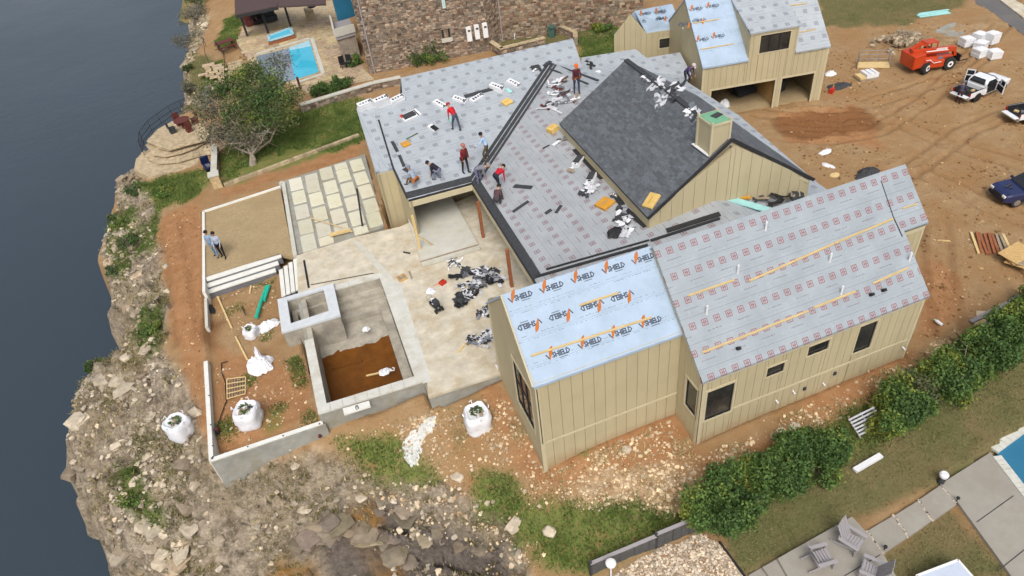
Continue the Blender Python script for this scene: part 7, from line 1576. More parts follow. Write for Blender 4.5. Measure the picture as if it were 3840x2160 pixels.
# ------------------------------------------------------------------ neighbour's place, upper left
cT = lambda x, y: (600+x*.34513, y*.34513)
c2 = lambda x, y: (1200+x*.46584, y*.46584)
def tz(px, py, z=.12): return at(px, py, z)
tag(pslab('flagstone_patio', [cT(*p) for p in ((835, 470), (900, 290), (860, 100), (1900, 0), (1960, 380), (2080, 620), (2330, 860), (1600, 1010), (1480, 900), (1050, 900), (960, 640))], .1, .3, 'flagstone'), kind='structure')
mb = MB()
fl = thing('patio_flags', 'irregular tan flagstones of the neighbour patio', 'paving')
def flags(parent, poly, z, sp, m='flagstone', holes=()):
    P = np.array([at(*p, z)[:2] for p in poly]); H = [[at(*p, z)[:2] for p in h] for h in holes]; x0, y0 = P.min(0); x1, y1 = P.max(0); row = 0; y = y0; n = 0
    while y < y1:
        x = x0+random.uniform(-sp, 0); hh = sp*random.uniform(.75, 1.1)
        while x < x1:
            w = sp*random.uniform(.8, 1.6); c_ = np.array([[x+w/2]]), np.array([[y+hh/2]])
            if inpoly(c_[0], c_[1], [tuple(p) for p in P])[0, 0] and not any(inpoly(c_[0], c_[1], [tuple(p) for p in h])[0, 0] for h in H):
                mb = MB(); k = random.uniform(.75, 1.2); mb.col = (k, k*random.uniform(.92, 1.02), k*random.uniform(.85, 1.05)); g_ = .03
                pts = [(x+g_+random.uniform(0, .06), y+g_+random.uniform(0, .06), z), (x+w-g_-random.uniform(0, .06), y+g_+random.uniform(0, .05), z), (x+w-g_-random.uniform(0, .08), y+hh-g_-random.uniform(0, .05), z), (x+g_+random.uniform(0, .05), y+hh-g_, z)]
                mb.prism(pts, (0, 0, -.05)); mb.build('flagstone', m, parent); n += 1
            x += w
        y += hh
    return n
pool_h = [cT(*p) for p in ((1030, 590), (1640, 420), (1740, 800), (1470, 880), (1100, 960))]
flags(fl, [cT(*p) for p in ((835, 470), (930, 300), (1830, 190), (1960, 400), (2080, 640), (2240, 860), (1600, 990), (1450, 890), (1050, 880), (960, 640))], .135, .95, holes=[pool_h, [cT(*p) for p in ((1150, 370), (1460, 280), (1500, 400), (1200, 480))]])
t = thing('turquoise_pool', 'turquoise swimming pool in the flagstone patio', 'swimming pool')
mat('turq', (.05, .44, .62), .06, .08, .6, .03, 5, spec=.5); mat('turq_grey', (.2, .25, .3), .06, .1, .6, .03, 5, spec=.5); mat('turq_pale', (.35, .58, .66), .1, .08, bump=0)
pslab('water', [cT(*p) for p in ((1400, 520), (1625, 440), (1725, 780), (1465, 860))], .139, .3, 'turq', t); pslab('water_reflection', [cT(*p) for p in ((1050, 610), (1398, 521), (1463, 861), (1120, 960))], .138, .3, 'turq_grey', t); pslab('shallow_ledge', [cT(*p) for p in ((1400, 518), (1618, 438), (1640, 500), (1420, 545))], .142, .01, 'turq_pale', t)  # grey-blue half: a reflection on the water put into its colour
co = [cT(*p) for p in ((1050, 590), (1630, 415), (1750, 795), (1468, 890))]
for a, b_ in ((co[0], co[1]), (co[1], co[2]), (co[2], co[3])): coping_run(tz(*a, .18), tz(*b_, .18), .35, 1, 9, t, 'concrete_new', .12)
t = thing('blue_spa', 'small raised blue spa above the turquoise pool', 'spa')
s4 = [tz(*cT(*p), .5) for p in ((1180, 395), (1420, 305), (1442, 372), (1192, 445))]; MB().prism([tuple(p) for p in s4], (0, 0, -.4)).build('water', 'turq', t); c_ = sum(s4)/4
for i in range(4): MB().beam(s4[i]+[0, 0, .03], s4[(i+1) % 4]+[0, 0, .03], .28, .1).build('coping', 'turq_pale', t)
MB().prism([tuple((p-c_)*1.15+c_-np.array([0, 0, .1])) for p in s4], (0, 0, -.5)).build('wall', 'lumber_red', t)
# pavilion
t = thing('pavilion', 'dark brown roofed pavilion with posts over the neighbour patio', 'pavilion')
e = [at(*cT(*p), 3.0) for p in ((815, 160), (1280, 62), (1340, -80), (840, -80))]; MB().prism([tuple(e[0]), tuple(e[1]), tuple(e[2]+np.array([0, 0, 1.0])), tuple(e[3]+np.array([0, 0, 1.0]))], (0, 0, -.18)).build('roof', 'roof_brown', t)
e2_ = [at(*cT(*p), 3.3) for p in ((1285, 66), (1800, 40), (1815, -80), (1300, -80))]; MB().prism([tuple(e2_[0]), tuple(e2_[1]), tuple(e2_[2]+np.array([0, 0, 1.0])), tuple(e2_[3]+np.array([0, 0, 1.0]))], (0, 0, -.18)).build('roof', 'roof_brown', t)
MB().beam(e[0]-np.array([0, 0, .22]), e[1]-np.array([0, 0, .22]), .18, .25).build('beam', 'fascia_dark', t)
for p in ((950, 392), (1175, 358), (1420, 285)): q = tz(*cT(*p)); MB().box((q[0], q[1], 1.5), (.22, .22, 2.9)).build('post', 'fascia_dark', t)
for p, lab, m in (((1080, 250), 'dark sofa under the pavilion', 'black'), ((1210, 230), 'dark armchair under the pavilion', 'charcoal'), ((1000, 270), 'brown seat by the left pavilion post', 'maroon')):
    q = tz(*cT(*p), .14); s = thing('outdoor_sofa', lab, 'sofa', q, .2); MB().cham((0, 0, .25), (1.3, .8, .4), .08).build('base', m, s); MB().box((0, .35, .6), (1.3, .16, .6)).build('backrest', m, s)
    for sx in (-1, 1): MB().box((sx*.58, 0, .5), (.16, .8, .3)).build('armrest', m, s)
q = tz(*cT(1640, 200), .14); t = thing('stone_grill', 'pale stone grill island at the back of the pavilion', 'grill', q, .2); MB().box((0, 0, .5), (.6, 1.4, 1.0)).build('island', 'flagstone', t); MB().lathe([(.4, 1.0), (.42, 1.15), (.3, 1.4), (.1, 1.5)], (.5, .2, 0), 14).build('oven', 'charcoal', t)
for (p, lab) in (((1980, 520), 'brown planter pot against the stone house'), ((1525, 960), 'slim dark post at the near corner of the turquoise pool')):
    q = tz(*cT(*p)); tag(MB().lathe([(.2, 0), (.3, .7), (.26, .75)] if p[0] > 1600 else [(.1, 0), (.1, 1.0), (.06, 1.05)], q, 12).build('pot', 'maroon'), lab, 'pot')
for p, a, lab in (((2000, 740), .2, 'left dark chair on the patio by the stone house'), ((2060, 725), -.4, 'right dark chair on the patio by the stone house')):
    q = tz(*cT(*p)); s = thing('patio_chair', lab, 'chair', q, a); MB().box((0, 0, .42), (.5, .5, .06)).build('seat', 'black', s); MB().box((0, .24, .75), (.5, .05, .6)).build('backrest', 'black', s)
    for sx in (-1, 1):
        for sy in (-1, 1): MB().box((sx*.22, sy*.22, .2), (.05, .05, .4)).build('leg', 'black', s)
# stone walk, steps and lower terrace
flags(thing('stone_walk', 'pale flagstone walk running down to the lake side', 'paving'), [cT(*p) for p in ((440, 700), (520, 670), (730, 690), (740, 920), (700, 1010), (570, 1010), (560, 860), (440, 850))], -.25, .8)
t = thing('timber_steps', 'tan stone steps climbing from the walk to the pool patio', 'steps')
for i in range(6): a, b_ = at(*cT(745, 700+28*i), .2-.07*i), at(*cT(890, 660+28*i), .2-.07*i); MB().beam(a, b_, .42, .14).build('step', 'flagstone', t)
for pts, lab in (([(640, 555), (715, 640), (740, 760), (740, 930)], 'dark handrail beside the tan stone steps'), ([(505, 510), (530, 680)], 'short dark handrail at the head of the stone walk')):
    t = thing('handrail', lab, 'handrail'); P_ = [at(*cT(*p), -.1) for p in pts]; MB().tube([p+[0, 0, .95] for p in P_], .03, 6).build('rail', 'black', t)
    for p in P_: MB().tube([p, p+np.array([0, 0, .95])], .025, 6).build('post', 'black', t)
q = at(*cT(730, 530), -.2); t = thing('red_table', 'dark red garden table with benches by the lake', 'table', q, .3); MB().box((0, 0, .74), (1.8, .9, .06)).build('top', 'maroon', t)
for s in (-1, 1): MB().box((0, s*.75, .45), (1.8, .28, .05)).build('bench', 'maroon', t); MB().box((s*.7, 0, .37), (.1, .8, .72)).build('trestle', 'maroon', t)
# curved fire terrace
t = thing('curved_terrace', 'curved stone terrace with three steps at the edge of the lawn', 'terrace')
ctr = at(*cE(470, 240), .2)
arcs = [[(75, 500), (130, 555), (200, 590), (380, 575), (560, 520), (700, 500)], [(100, 430), (165, 515), (260, 530), (400, 500), (520, 455), (610, 400)], [(120, 380), (200, 455), (300, 480), (400, 450), (500, 415), (600, 390)]]
low = [cE(*p) for p in ((5, 640), (20, 560), (70, 495), (90, 470), (140, 570), (380, 575), (710, 490), (715, 530), (400, 640), (120, 695))]
pslab('apron', low, -.12, .9, 'flagstone', t)
for i, (a, z) in enumerate(zip(arcs, (.04, .24, .44))):
    outer = [at(*cE(*p), z) for p in a]; inner = [ctr*.55+p*.45 for p in outer]
    for j in range(len(outer)-1):
        for f in range(3):
            o0, o1 = outer[j]+(outer[j+1]-outer[j])*f/3, outer[j]+(outer[j+1]-outer[j])*(f+.96)/3; i0, i1 = inner[j]+(inner[j+1]-inner[j])*f/3, inner[j]+(inner[j+1]-inner[j])*(f+1)/3
            mb = MB(); k = random.uniform(.85, 1.2); mb.col = (k, k, k); mb.prism([(p[0], p[1], z) for p in (o0, o1, i1, i0)], (0, 0, -.06)); mb.build('step_stone', 'flagstone', t); o0, o1 = ctr+(o0-ctr)*.965, ctr+(o1-ctr)*.965; MB().prism([(p[0], p[1], z-.061) for p in (o0, o1, i1, i0)], (0, 0, -.6)).build('riser', 'mortar', t)
pslab('terrace_top', [cE(*p) for p in ((110, 400), (200, 300), (330, 230), (560, 250), (640, 330), (600, 390), (400, 440), (300, 470), (200, 440))], .6, .1, 'flagstone', t)
t = thing('terrace_railing', 'dark metal railing along the lake side of the curved terrace', 'railing')
P_ = [at(*cE(*p), .2) for p in ((85, 500), (90, 410), (160, 320), (240, 260), (330, 195), (420, 150), (470, 125))]
for h_ in (.12, .5, .95): MB().tube([p+np.array([0, 0, h_]) for p in P_], .02, 5).build('rail', 'black', t)
for a, b_ in zip(P_[:-1], P_[1:]):
    for k in range(6): p = a+(b_-a)*k/6; MB().tube([p+np.array([0, 0, -.2]), p+np.array([0, 0, .95])], .022 if k == 0 else .01, 5).build('baluster', 'black', t)
q = at(*cE(430, 290), .6); t = thing('fire_table', 'dark red round table with chairs on the curved terrace', 'table', q); MB().lathe([(.15, 0), (.15, .65), (.62, .68), (.62, .74)], (0, 0, 0), 18).build('top', 'maroon', t)
for k in range(4):
    a = k*1.57+.4; s = MB(); s.box((math.cos(a)*.95, math.sin(a)*.95, .42), (.5, .5, .07), rz=a); s.box((math.cos(a)*1.18, math.sin(a)*1.18, .7), (.06, .5, .55), rz=a); s.box((math.cos(a)*.95, math.sin(a)*.95, .2), (.42, .42, .4), rz=a); ch_ = s.build('patio_chair', 'maroon' if k != 2 else 'charcoal', loc=q); tag(ch_, ('dark red chair on the far right of the fire table', 'dark red chair behind the fire table', 'dark grey chair on the lake side of the fire table', 'dark red chair in front of the fire table')[k], 'chair')
q = gnd(*cE(640, 640)); t = thing('lounge_chair', 'dark blue folded lounge chair on the grass by the pillar', 'lounge chair', q, .3); MB().box((0, 0, .35), (.6, 1.0, .08)).build('seat', 'car_blue', t); MB().box((0, .5, .65), (.6, .08, .7), rx=.4).build('backrest', 'car_blue', t)
for sx in (-1, 1): MB().box((sx*.27, 0, .17), (.05, .9, .34)).build('leg', 'black', t)
MB().box((0, -.05, .41), (.3, .5, .04)).build('cushion', 'grey_metal', t)
def stonewall(parent, a, b_, zb, zt, name, sw=.45, shh=.22, th=.4, cap=None, tints=((1, 1, 1),), seed=1, skip=None):
    a = np.array(a, float)[:2]; b_ = np.array(b_, float)[:2]; L_ = np.linalg.norm(b_-a); d = (b_-a)/L_; n = np.array([d[1], -d[0]])
    P = lambda t, o, z: (a[0]+d[0]*t+n[0]*o, a[1]+d[1]*t+n[1]*o, z)
    mb = MB(); mb.add([P(t_, o, z) for o in (-th, 0) for (t_, z) in ((0, zb), (L_, zb), (L_, zt), (0, zt))], [(3, 2, 1, 0), (4, 5, 6, 7), (0, 1, 5, 4), (1, 2, 6, 5), (2, 3, 7, 6), (3, 0, 4, 7)]); w = mb.build(name, 'mortar', parent)
    mb = MB(); z = zb
    while z < zt-.05:
        h = min(shh*random.uniform(.7, 1.4), zt-z); t_ = -random.random()*sw
        while t_ < L_:
            ww = sw*random.uniform(.5, 1.5); t0, t1 = max(t_, 0)+.012, min(t_+ww, L_)-.012; t_ += ww
            if t1-t0 < .06 or (skip and skip(t0, t1, z, z+h)): continue
            k = random.uniform(.55, 1.35); c_ = random.choice(tints); mb.col = (k*c_[0], k*c_[1], k*c_[2]); o = random.uniform(.02, .07); j = [random.uniform(-.025, .025) for _ in range(8)]
            q = [P(t0, 0, z+.012), P(t1, 0, z+.012), P(t1, 0, z+h-.012), P(t0, 0, z+h-.012), P(t0+.03+j[0], o, z+.03+j[1]), P(t1-.03+j[2], o, z+.03+j[3]), P(t1-.03+j[4], o, z+h-.03+j[5]), P(t0+.03+j[6], o, z+h-.03+j[7])]
            mb.add(q, [(4, 5, 6, 7), (0, 1, 5, 4), (1, 2, 6, 5), (2, 3, 7, 6), (3, 0, 4, 7)])
        z += h
    o = mb.build('stones', 'stone_wall', w if parent is not None else w); o['kind'] = 'stuff'
    if cap:
        n_ = max(1, int(L_/.8))
        for k in range(n_):
            t0, t1 = L_*k/n_+.01, L_*(k+1)/n_-.01; cm = MB(); kk = random.uniform(.85, 1.15); cm.col = (kk, kk, kk); cm.add([P(t_, o, z) for z in (zt+.002, zt+.1) for (t_, o) in ((t0, -th-.04), (t1, -th-.04), (t1, .09), (t0, .09))], [(3, 2, 1, 0), (4, 5, 6, 7), (0, 1, 5, 4), (1, 2, 6, 5), (2, 3, 7, 6), (3, 0, 4, 7)]); cm.build('cap_stone', cap, w)
    return w, P
tn = ((1, .94, .88), (1, .86, .76), (.8, .8, .8), (1.25, 1.15, 1.05), (.72, .56, .48), (1.0, .97, .93), (.55, .52, .5))
sh_ = thing('stone_house', 'large rubble stone house behind the construction site', 'house')
h0, h1_ = at(*c2(402, 600), .1), at(*c2(1362, 415), .1); HZ = 9.5
win = [(.0, .0, 0, 0)]
w, SP = stonewall(sh_, h0, h1_, -.2, HZ, 'wall', .3, .17, tints=tn)
hl = np.linalg.norm((h1_-h0)[:2]); hdv = (h1_-h0)/hl
wl0 = at(*c2(402, 600), .1)+np.array([-hdv[1]*12, hdv[0]*12, 0])
stonewall(sh_, wl0, h0, -.2, HZ, 'wall', .3, .17, tints=tn)
h2a, h3a = at(*c2(1450, 345), .1), at(*c2(2600, 190), .1); w, SP2 = stonewall(sh_, h2a, h3a, -.2, HZ, 'wall', .36, .19, tints=((1.1, 1.0, .85), (1, .92, .78), (.85, .72, .6), (.7, .5, .42), (.9, .88, .82)))
stonewall(sh_, h1_+np.array([-hdv[1]*2, hdv[0]*2, 0])*0+np.array([0, 0, 0]), h2a, -.2, HZ, 'wall', .3, .17, tints=tn)
def wpt(SPf, a, b_, px, py):
    """place on a wall face under a picture point: (t along, height)"""
    a = np.array(a, float); b_ = np.array(b_, float); d = (b_-a)[:2]; L_ = np.linalg.norm(d); n = np.array([d[1], -d[0], 0])/L_; q = onplane(px, py, a, n); return float((q-a)[:2]@d/L_), float(q[2])
def wbox(parent, SPf, a, b_, p0, p1, o0, o1, m, name, minw=.15):
    t0, z1_ = wpt(SPf, a, b_, *p0); t1, z0_ = wpt(SPf, a, b_, *p1); t0, t1 = sorted((t0, t1)); z0_, z1_ = sorted((z0_, z1_))
    if t1-t0 < minw: t1 = t0+minw
    return MB().add([SPf(t_, o, z) for o in (o0, o1) for (t_, z) in ((t0, z0_), (t1, z0_), (t1, z1_), (t0, z1_))], [(3, 2, 1, 0), (4, 5, 6, 7), (0, 1, 5, 4), (1, 2, 6, 5), (2, 3, 7, 6), (3, 0, 4, 7)]).build(name, m, parent)
for p0, p1 in (((968, 232), (1005, 308)), ((1018, 222), (1055, 300))):
    wn = wbox(sh_, SP, h0, h1_, c2(*p0), c2(*p1), .02, .1, 'lumber_old', 'window'); wbox(wn, SP, h0, h1_, c2(p0[0]+4, p0[1]+6), c2(p1[0]-4, p1[1]-8), .1, .115, 'glass_dark', 'pane', .1)
wbox(sh_, SP, h0, h1_, c2(975, 312), c2(1068, 325), .02, .18, 'concrete_new', 'window_sill')
wn = wbox(sh_, SP, h0, h1_, c2(975, -20), c2(1012, 62), .02, .1, 'white_paint', 'window'); wbox(wn, SP, h0, h1_, c2(980, -15), c2(1008, 55), .1, .115, 'teal_pale', 'pane', .1)
for k, (p0, p1) in enumerate((((1168, 215), (1222, 318)), ((1232, 198), (1284, 300)), ((1298, 184), (1350, 288)))):
    bx = wbox(sh_, SP, h0, h1_, c2(*p0), c2(*p1), .05, .4, 'white_paint', 'electric_box'); wbox(bx, SP, h0, h1_, c2(p0[0]+14, p0[1]+16), c2(p0[0]+36, p0[1]+26), .4, .42, 'charcoal', 'vent_grille', .1)
tdp, _ = wpt(SP, h0, h1_, *c2(352, 320)); MB().tube([SP(.45, .1, 0), SP(.45, .1, HZ)], .06, 8).build('downspout', 'grey_wood', sh_); MB().tube([SP2(.25, .1, 0), SP2(.25, .1, HZ)], .06, 8).build('downspout', 'grey_wood', sh_)
MB().prism([SP(-.6, .6, HZ), SP(hl+.3, .6, HZ), SP(hl+.3, -6, HZ+3), SP(-.6, -6, HZ+3)], (0, 0, -.2)).build('roof', 'roof_grey', sh_)
# balcony wing at the left of the stone house
bz_ = 2.6; bb = [at(*c2(*p), bz_) for p in ((125, 300), (285, 255), (235, 150), (95, 185))]
MB().prism([tuple(p) for p in bb], (0, 0, -.3)).build('balcony', 'grey_wood', sh_); MB().prism([tuple(p*.93+sum(bb)/4*.07-np.array([0, 0, .3])) for p in bb], (0, 0, -2.6)).build('balcony_base', 'stone_wall', sh_)
for i in (0, 3): MB().beam(bb[i]+[0, 0, .35], bb[(i+1) % 4]+[0, 0, .35], .16, .7).build('parapet', 'concrete_new', sh_)
MB().box((bb[2]+[.2, 1.2, 1.6]), (2.4, .15, 3.8), rz=.2).build('balcony_door', 'pool_blue', sh_)
# service yard between the house and the site: low walls, cabinets, bins
t = thing('yard_wall', 'low tan-capped stone wall round the service yard', 'wall')
yy = [at(*c2(*p), .9) for p in ((1300, 290), (1452, 395), (1812, 305))]; 
for a, b_ in zip(yy[:-1], yy[1:]): stonewall(t, a, b_, -.2, .85, 'wall_run', .4, .22, .3, 'flagstone', tints=tn)
t = thing('yard_wall', 'short tan-capped stone wall right of the green bin', 'wall'); yy = [at(*c2(*p), .9) for p in ((1910, 205), (2042, 258), (2045, 300))]
for a, b_ in zip(yy[:-1], yy[1:]): stonewall(t, a, b_, -.2, .85, 'wall_run', .4, .22, .3, 'flagstone', tints=tn)
for k, (p, s, lab) in enumerate((((1525, 312), .45, 'small white cabinet at the left of the service yard'), ((1580, 318), .6, 'white air-conditioner cabinet in the service yard'), ((1665, 290), .7, 'wide white air-conditioner unit in the service yard'), ((1730, 280), .6, 'grey-white unit beside the green bin'))):
    q = at(*c2(*p), .1); s_ = thing('cabinet', lab, 'air conditioner', q, .15); MB().cham((0, 0, s*.65), (s, s*.8, s*1.3), .04).build('case', 'white_paint' if k != 3 else 'grey_metal', s_); MB().lathe([(s*.3, 0), (s*.3, .03)], (0, 0, s*1.31), 14).build('fan_grille', 'charcoal', s_)
q = at(*c2(1870, 305), .1); t = thing('wheeled_bin', 'dark green wheeled bin in the service yard', 'bin', q, .2); MB().lathe([(.34, 0), (.42, .95), (.45, .98)], (0, 0, 0), 4).build('body', 'green_bin' if 'green_bin' in M else (mat('green_bin', (.06, .12, .1), .6, .1) and 'green_bin'), t); MB().box((0, 0, 1.02), (.68, .66, .08), rz=.0).build('lid', 'green_bin', t)
for s in (-1, 1): MB().lathe([(.1, -.03), (.1, .03)], (s*.24, .3, .1), 12, 'X').build('wheel', 'rubber', t)
# long boundary wall and edging of the lawn
t = thing('boundary_wall', 'long low rubble wall with a pale cap behind the lawn', 'wall')
yy = [at(*p, .75) for p in (cT(1520, 1148), cT(2318, 905), c2(650, 625))]
for a, b_ in zip(yy[:-1], yy[1:]): stonewall(t, a, b_, -.2, .7, 'wall_run', .45, .22, .35, 'concrete_new', tints=tn)
t = thing('lawn_edging', 'low stone edging between the lawn and the bare soil', 'edging')
a, b_ = gnd(*cE(765, 782)), gnd(*cE(1890, 362)); n_ = 30
for k in range(n_):
    p, q = a+(b_-a)*k/n_, a+(b_-a)*(k+.96)/n_; mb = MB(); kk = random.uniform(.7, 1.1); mb.col = (kk, kk, kk); mb.beam(p+[0, 0, .08], q+[0, 0, .08], .26, .34); mb.build('edging_stone', 'flagstone', t)
t = thing('gate_pillar', 'tan stone pillar ending the low wall beside the lawn', 'pillar', gnd(*cE(712, 780))); MB().cham((0, 0, .45), (.62, .62, 1.1), .08).build('shaft', 'flagstone_p' if 'flagstone_p' in M else (mat('flagstone_p', (.47, .36, .2), .9, .3, 4, .4) and 'flagstone_p'), t); MB().box((0, 0, 1.03), (.74, .74, .09)).build('cap', 'concrete_new', t)
t = thing('low_wall', 'low pale wall running from the pillar to the curved terrace', 'wall'); a, b_ = gnd(*cE(715, 720)), gnd(*cE(722, 490)); stonewall(t, a, b_, a[2]-.3, a[2]+.6, 'wall_run', .45, .22, .3, 'concrete_new', tints=tn)
for (p, r, h, lab, kk) in ((c2(950, 470), 2.0, 1.8, 'big green bush at the foot of the stone house', HD), (c2(820, 500), 1.4, 1.2, 'low olive bush left of the big green bush', HY), (cT(1720, 1040), 1.0, 1.0, 'leftmost shrub of the row along the boundary wall', HD), (cT(1850, 1000), 1.0, 1.0, 'middle shrub of the row along the boundary wall', HM), (cT(1990, 950), 1.0, 1.1, 'rightmost shrub of the row along the boundary wall', HD), (c2(270, 520), .8, 1.0, 'potted plants at the corner of the stone house', HM), (c2(1220, 380), .7, .6, 'low plants below the white electric boxes', HY), (c2(2250, 240), 1.2, .6, 'weeds below the right wall of the stone house', HY)):
    shrub(*p, r, h, lab, *kk, n=int(1600*r), size=.14, group='bushes by the stone house')
# ------------------------------------------------------------------ rubble, gravel, grass
plant = inpoly(X, Y, [tuple(at(*cP(*p), -.4)[:2]) for p in ((480, 420), (1270, 330), (1440, 900), (500, 1190))])*1.0+inpoly(X, Y, [tuple(at(*cA(*p), -.4)[:2]) for p in ((260, 800), (960, 560), (1000, 900), (900, 1250), (500, 1250))])*1.0
rnd = np.random.default_rng(11)
def scatter(maskarr, n, lim=None):
    m = maskarr.copy(); 
    if lim is not None: m = m*lim
    p = m.ravel()/m.sum(); i = rnd.choice(m.size, n, p=p); return X.ravel()[i]+rnd.uniform(-.1, .1, n), Y.ravel()[i]+rnd.uniform(-.1, .1, n), Zt.ravel()[i]
land_ok = (sd < -.3)*1.0
site = land_ok*inpoly(gx, gy, [(150, 380), (2576, 380), (2700, 1600), (100, 1600)])*1.0
frontm = inpoly(gx, gy, [(830,1090),(1270,1000),(1400,1180),(1690,1060),(1760,1150),(2300,900),(2420,820),(2450,900),(2050,1130),(1760,1260),(1480,1420),(1250,1420),(900,1230)])*1.0
soilonly = (1-grass)*(1-olive)*(1-flatm)
def rubble(name, lab, n, msk, r0, r1_, cols, m='tan_rock', flat=.65, sink=.2):
    xs, ys_, zs = scatter(msk, n); mb = MB()
    for x, y, z in zip(xs, ys_, zs):
        r_ = r0+(r1_-r0)*random.random()**3; c_ = random.choice(cols); k = random.uniform(.7, 1.25); mb.col = tuple(k*q for q in c_); mb.rock((x, y, z+r_*sink), r_, flat, .3)
    return tag(mb.build(name, m), lab, 'rubble', kind='stuff')
pc_ = ((1, 1, 1), (1.2, 1.15, 1.05), (.85, .75, .65), (1.3, 1.25, 1.15), (.7, .55, .4))
rubble('rubble', 'pale broken stones strewn over the soil in front of the house', 4600, frontm*soilonly*(.25+pale+vnoise(X*.8, Y*.8)**2), .02, .11, pc_)
rubble('cliff_rubble', 'broken limestone scattered over the cliff slope', 4200, rocky*land_ok*(.08+np.clip(fbm(X*.5+3, Y*.5, 4)*2+.3, 0, 1)**2*2), .025, .2, ((1, .98, .95), (.8, .78, .74), (1.15, 1.1, 1.0), (.6, .55, .5), (1.1, 1.0, .88), (.5, .43, .36)), 'lime_rock', sink=.05)
rubble('cliff_blocks', 'blocky weathered limestone outcrops along the cliff edge', 420, rocky*land_ok*(.1+1.2*np.exp(-((sd+2.2)/2.2)**2))*(.05+np.clip(fbm(X*.35+8, Y*.35, 3)*2.4+.35, 0, 1)**2)*(gx < 620), .2, .75, ((.8, .77, .72), (.66, .61, .56), (.92, .87, .8), (.5, .45, .4), (.72, .63, .53)), 'lime_rock', .5, -.25)
rubble('soil_clods', 'small clods and stones on the bare red soil', 3400, site*(red*1.5+.25)*soilonly*(1-rocky)*(vnoise(X*.9, Y*.9)**2+.05), .015, .075, ((.55, .35, .2), (.7, .5, .35), (1.1, 1, .85), (.5, .3, .17)))
rubble('yard_clods', 'small clods scattered over the open dirt yard', 3000, inpoly(gx, gy, [(1900,260),(2090,60),(2450,60),(2600,200),(2600,700),(2300,900),(2330,640),(2080,460)])*soilonly*(vnoise(X*.5, Y*.5)**2+.03), .025, .11, ((.5, .33, .2), (.6, .42, .27), (.85, .7, .52), (.4, .26, .15), (.35, .22, .12)))
rubble('planter_rubble', 'pale stones lying on the planter soil', 420, plant*(vnoise(X*1.1, Y*1.1)**2+.02), .02, .1, pc_)
gbed = [tuple(gnd(*c10(*p))[:2]) for p in ((880, 1420), (1180, 1290), (1600, 1060), (2030, 870), (2280, 960), (2560, 1340), (2300, 1700), (1000, 1700))]
gm_ = inpoly(X, Y, gbed)*1.0
rubble('gravel_bed', 'bed of pale pebbles below the dark retaining fence', 5200, gm_, .035, .075, ((1, 1, 1), (1.25, 1.2, 1.1), (.8, .7, .6), (.6, .55, .5), (1.3, 1.25, 1.2)), 'gravel', .7, .3)
pp = MB(); zg = [gnd(*c10(*p)) for p in ((1180, 1290), (1600, 1060), (2030, 870), (2280, 960), (2560, 1340), (2300, 1700), (1000, 1700), (880, 1420))]
mat('gravel_base', (.36, .3, .23), .95, .3, 14, .5, 50); pp.add([tuple(p+np.array([0, 0, .025])) for p in zg], [tuple(range(8))]); tag(pp.build('gravel_bed_base', 'gravel_base'), kind='structure')
MB().beam(zg[3]+[0, 0, .05], zg[4]+[0, 0, .05], .06, .16).build('edging_strip', 'black')['kind'] = 'structure'
for k, (p, r_, lab) in enumerate((((2060, 2000), .42, 'square pale boulder on the slope below the house corner'), ((1715, 1790), .5, 'angular tan boulder on the grassy slope'), ((2350, 1690), .3, 'tan boulder near the inner house corner'), ((2975, 1605), .35, 'pale boulder at the top of the stone heap by the hedge'), ((3020, 1640), .33, 'broken pale boulder beside the hedge heap'), ((2925, 1620), .3, 'rounded tan boulder left of the hedge heap'), ((1930, 1965), .5, 'grey boulder with a pink face on the lower slope'), ((1350, 1850), .4, 'flat grey boulder at the lip of the gully'), ((1100, 1730), .35, 'grey slab below the planter wall'), ((620, 1000), .35, 'pale boulder cluster head on the upper cliff'), ((480, 1330), .7, 'large pale ledge boulder at the cliff bulge'), ((380, 1420), .8, 'broad grey boulder on the cliff bulge'), ((300, 1600), .8, 'weathered boulder on the outermost cliff lip'), ((420, 1650), .6, 'brownish boulder behind the outermost cliff lip'), ((560, 1550), .45, 'tan boulder above the long weed patch'), ((700, 1980), .6, 'pale boulder low on the cliff'), ((1130, 1880), .55, 'grey boulder above the gully mouth'))):
    q = gnd(*p); z = gz(q[0], q[1]); mb = MB(); k_ = random.uniform(.75, 1.15); mb.col = (k_, k_*.96, k_*.9); mb.rock((0, 0, r_*.1), r_*.8, .6, .3); mb.rock((r_*.5, r_*.2, -.02), r_*.5, .6, .3); tag(mb.build('boulder', 'lime_rock', loc=(q[0], q[1], z)), lab, 'boulder')
led_px = [(790, 1392, .9), (815, 1372, 1.0), (845, 1358, .9), (880, 1350, 1.0), (915, 1352, .9), (945, 1362, .9), (972, 1378, .8), (1000, 1395, .8), (770, 1418, .8), (1030, 1410, .7), (965, 1298, .7), (1010, 1312, .8), (1045, 1328, .7), (1085, 1352, .7), (1120, 1366, .6), (1160, 1378, .7), (1210, 1392, .6)]
lg = thing('rock_ledge', 'layered grey rock ledge overhanging the dark gully', 'rock ledge')
for x, y, r_ in led_px:
    q = gnd(x*DP, (y-8)*DP); z = max(gz(q[0], q[1]+.5), gz(q[0]-.3, q[1]+.8))
    for k in range(2):
        mb = MB(); k_ = random.uniform(.26, .55); mb.col = (k_, k_*random.uniform(.88, .96), k_*random.uniform(.74, .9)); mb.rock((q[0]+random.uniform(-.35, .35), q[1]-.25*k+.35+random.uniform(-.2, .3), z-.2-.3*k), r_*random.uniform(.7, 1.25)*.85, random.uniform(.16, .28), .34); mb.build('slab', 'lime_rock', lg)
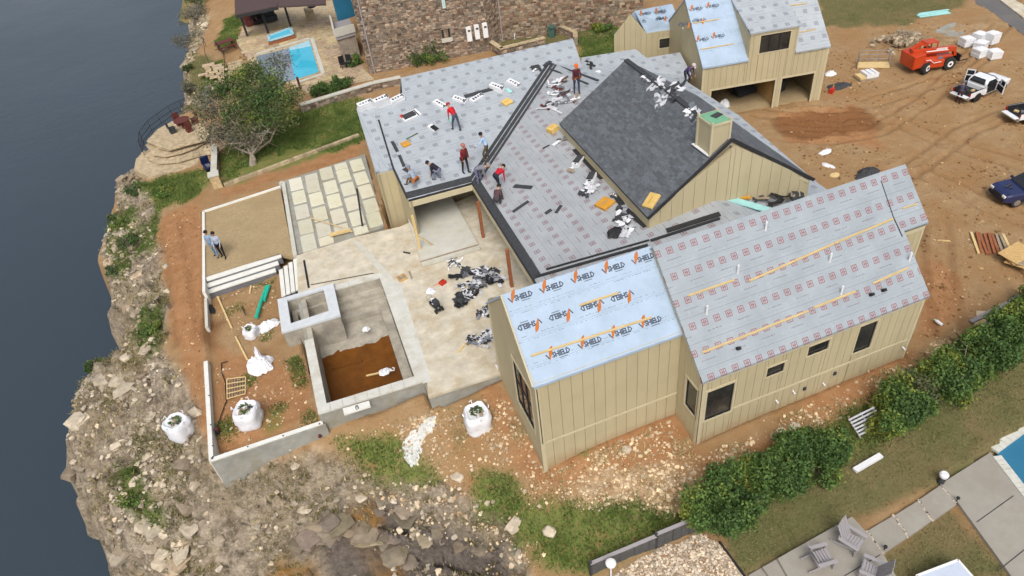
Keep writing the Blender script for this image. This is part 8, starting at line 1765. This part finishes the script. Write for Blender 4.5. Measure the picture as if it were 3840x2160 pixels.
def blades(name, lab, n, msk, h0_, h1_, m):
    xs, ys_, zs = scatter(msk, n); a = rnd.uniform(0, 6.28, n); h = rnd.uniform(h0_, h1_, n); w = .02+.02*rnd.random(n); lx, ly = rnd.normal(0, .5, n)*h, rnd.normal(0, .5, n)*h
    v = np.stack([np.stack([xs-np.cos(a)*w, ys_-np.sin(a)*w, zs-.01], -1), np.stack([xs+np.cos(a)*w, ys_+np.sin(a)*w, zs-.01], -1), np.stack([xs+lx, ys_+ly, zs+h], -1)], 1).reshape(-1, 3).astype(np.float32)
    me = bpy.data.meshes.new(name); me.vertices.add(n*3); me.vertices.foreach_set('co', v.ravel()); me.loops.add(n*3); me.loops.foreach_set('vertex_index', np.arange(n*3, dtype=np.int32)); me.polygons.add(n); me.polygons.foreach_set('loop_start', np.arange(0, n*3, 3, dtype=np.int32)); me.materials.append(M[m]); me.update(calc_edges=True)
    o = bpy.data.objects.new(name, me); col.objects.link(o); return tag(o, lab, 'grass', kind='stuff')
leafmat('blade_olive', (.12, .12, .04), (.25, .22, .1)); leafmat('blade_straw', (.3, .25, .12), (.45, .38, .2))
vn = np.clip(fbm(X*.9+4, Y*.9, 4)*1.6+.5, 0, 1)
blades('grass', 'green grass patches on the slopes and the far lawn', 90000, grass*land_ok*(vn**2+.1)*(1-flatm), .05, .2, 'grass_blade')
blades('planter_weeds', 'thin weeds sprouting in the planter soil', 2600, plant*np.clip(vnoise(X*.8+9, Y*.8)-.55, 0, 1), .05, .16, 'grass_blade')
blades('dry_grass', 'dry olive grass of the lawns', 70000, olive*(.4+vn), .03, .08, 'blade_olive')
blades('cliff_weeds', 'sparse weeds growing between the cliff rocks', 17000, rocky*land_ok*np.clip(fbm(X*.6+20, Y*.6, 5)+.02, 0, 1)**1.2, .06, .26, 'blade_olive')
blades('straw', 'straw-coloured dead grass on the rubble slope', 14000, (frontm+rocky*.4)*land_ok*soilonly*np.clip(fbm(X*.8+50, Y*.8, 5)+.02, 0, 1), .05, .2, 'blade_straw')
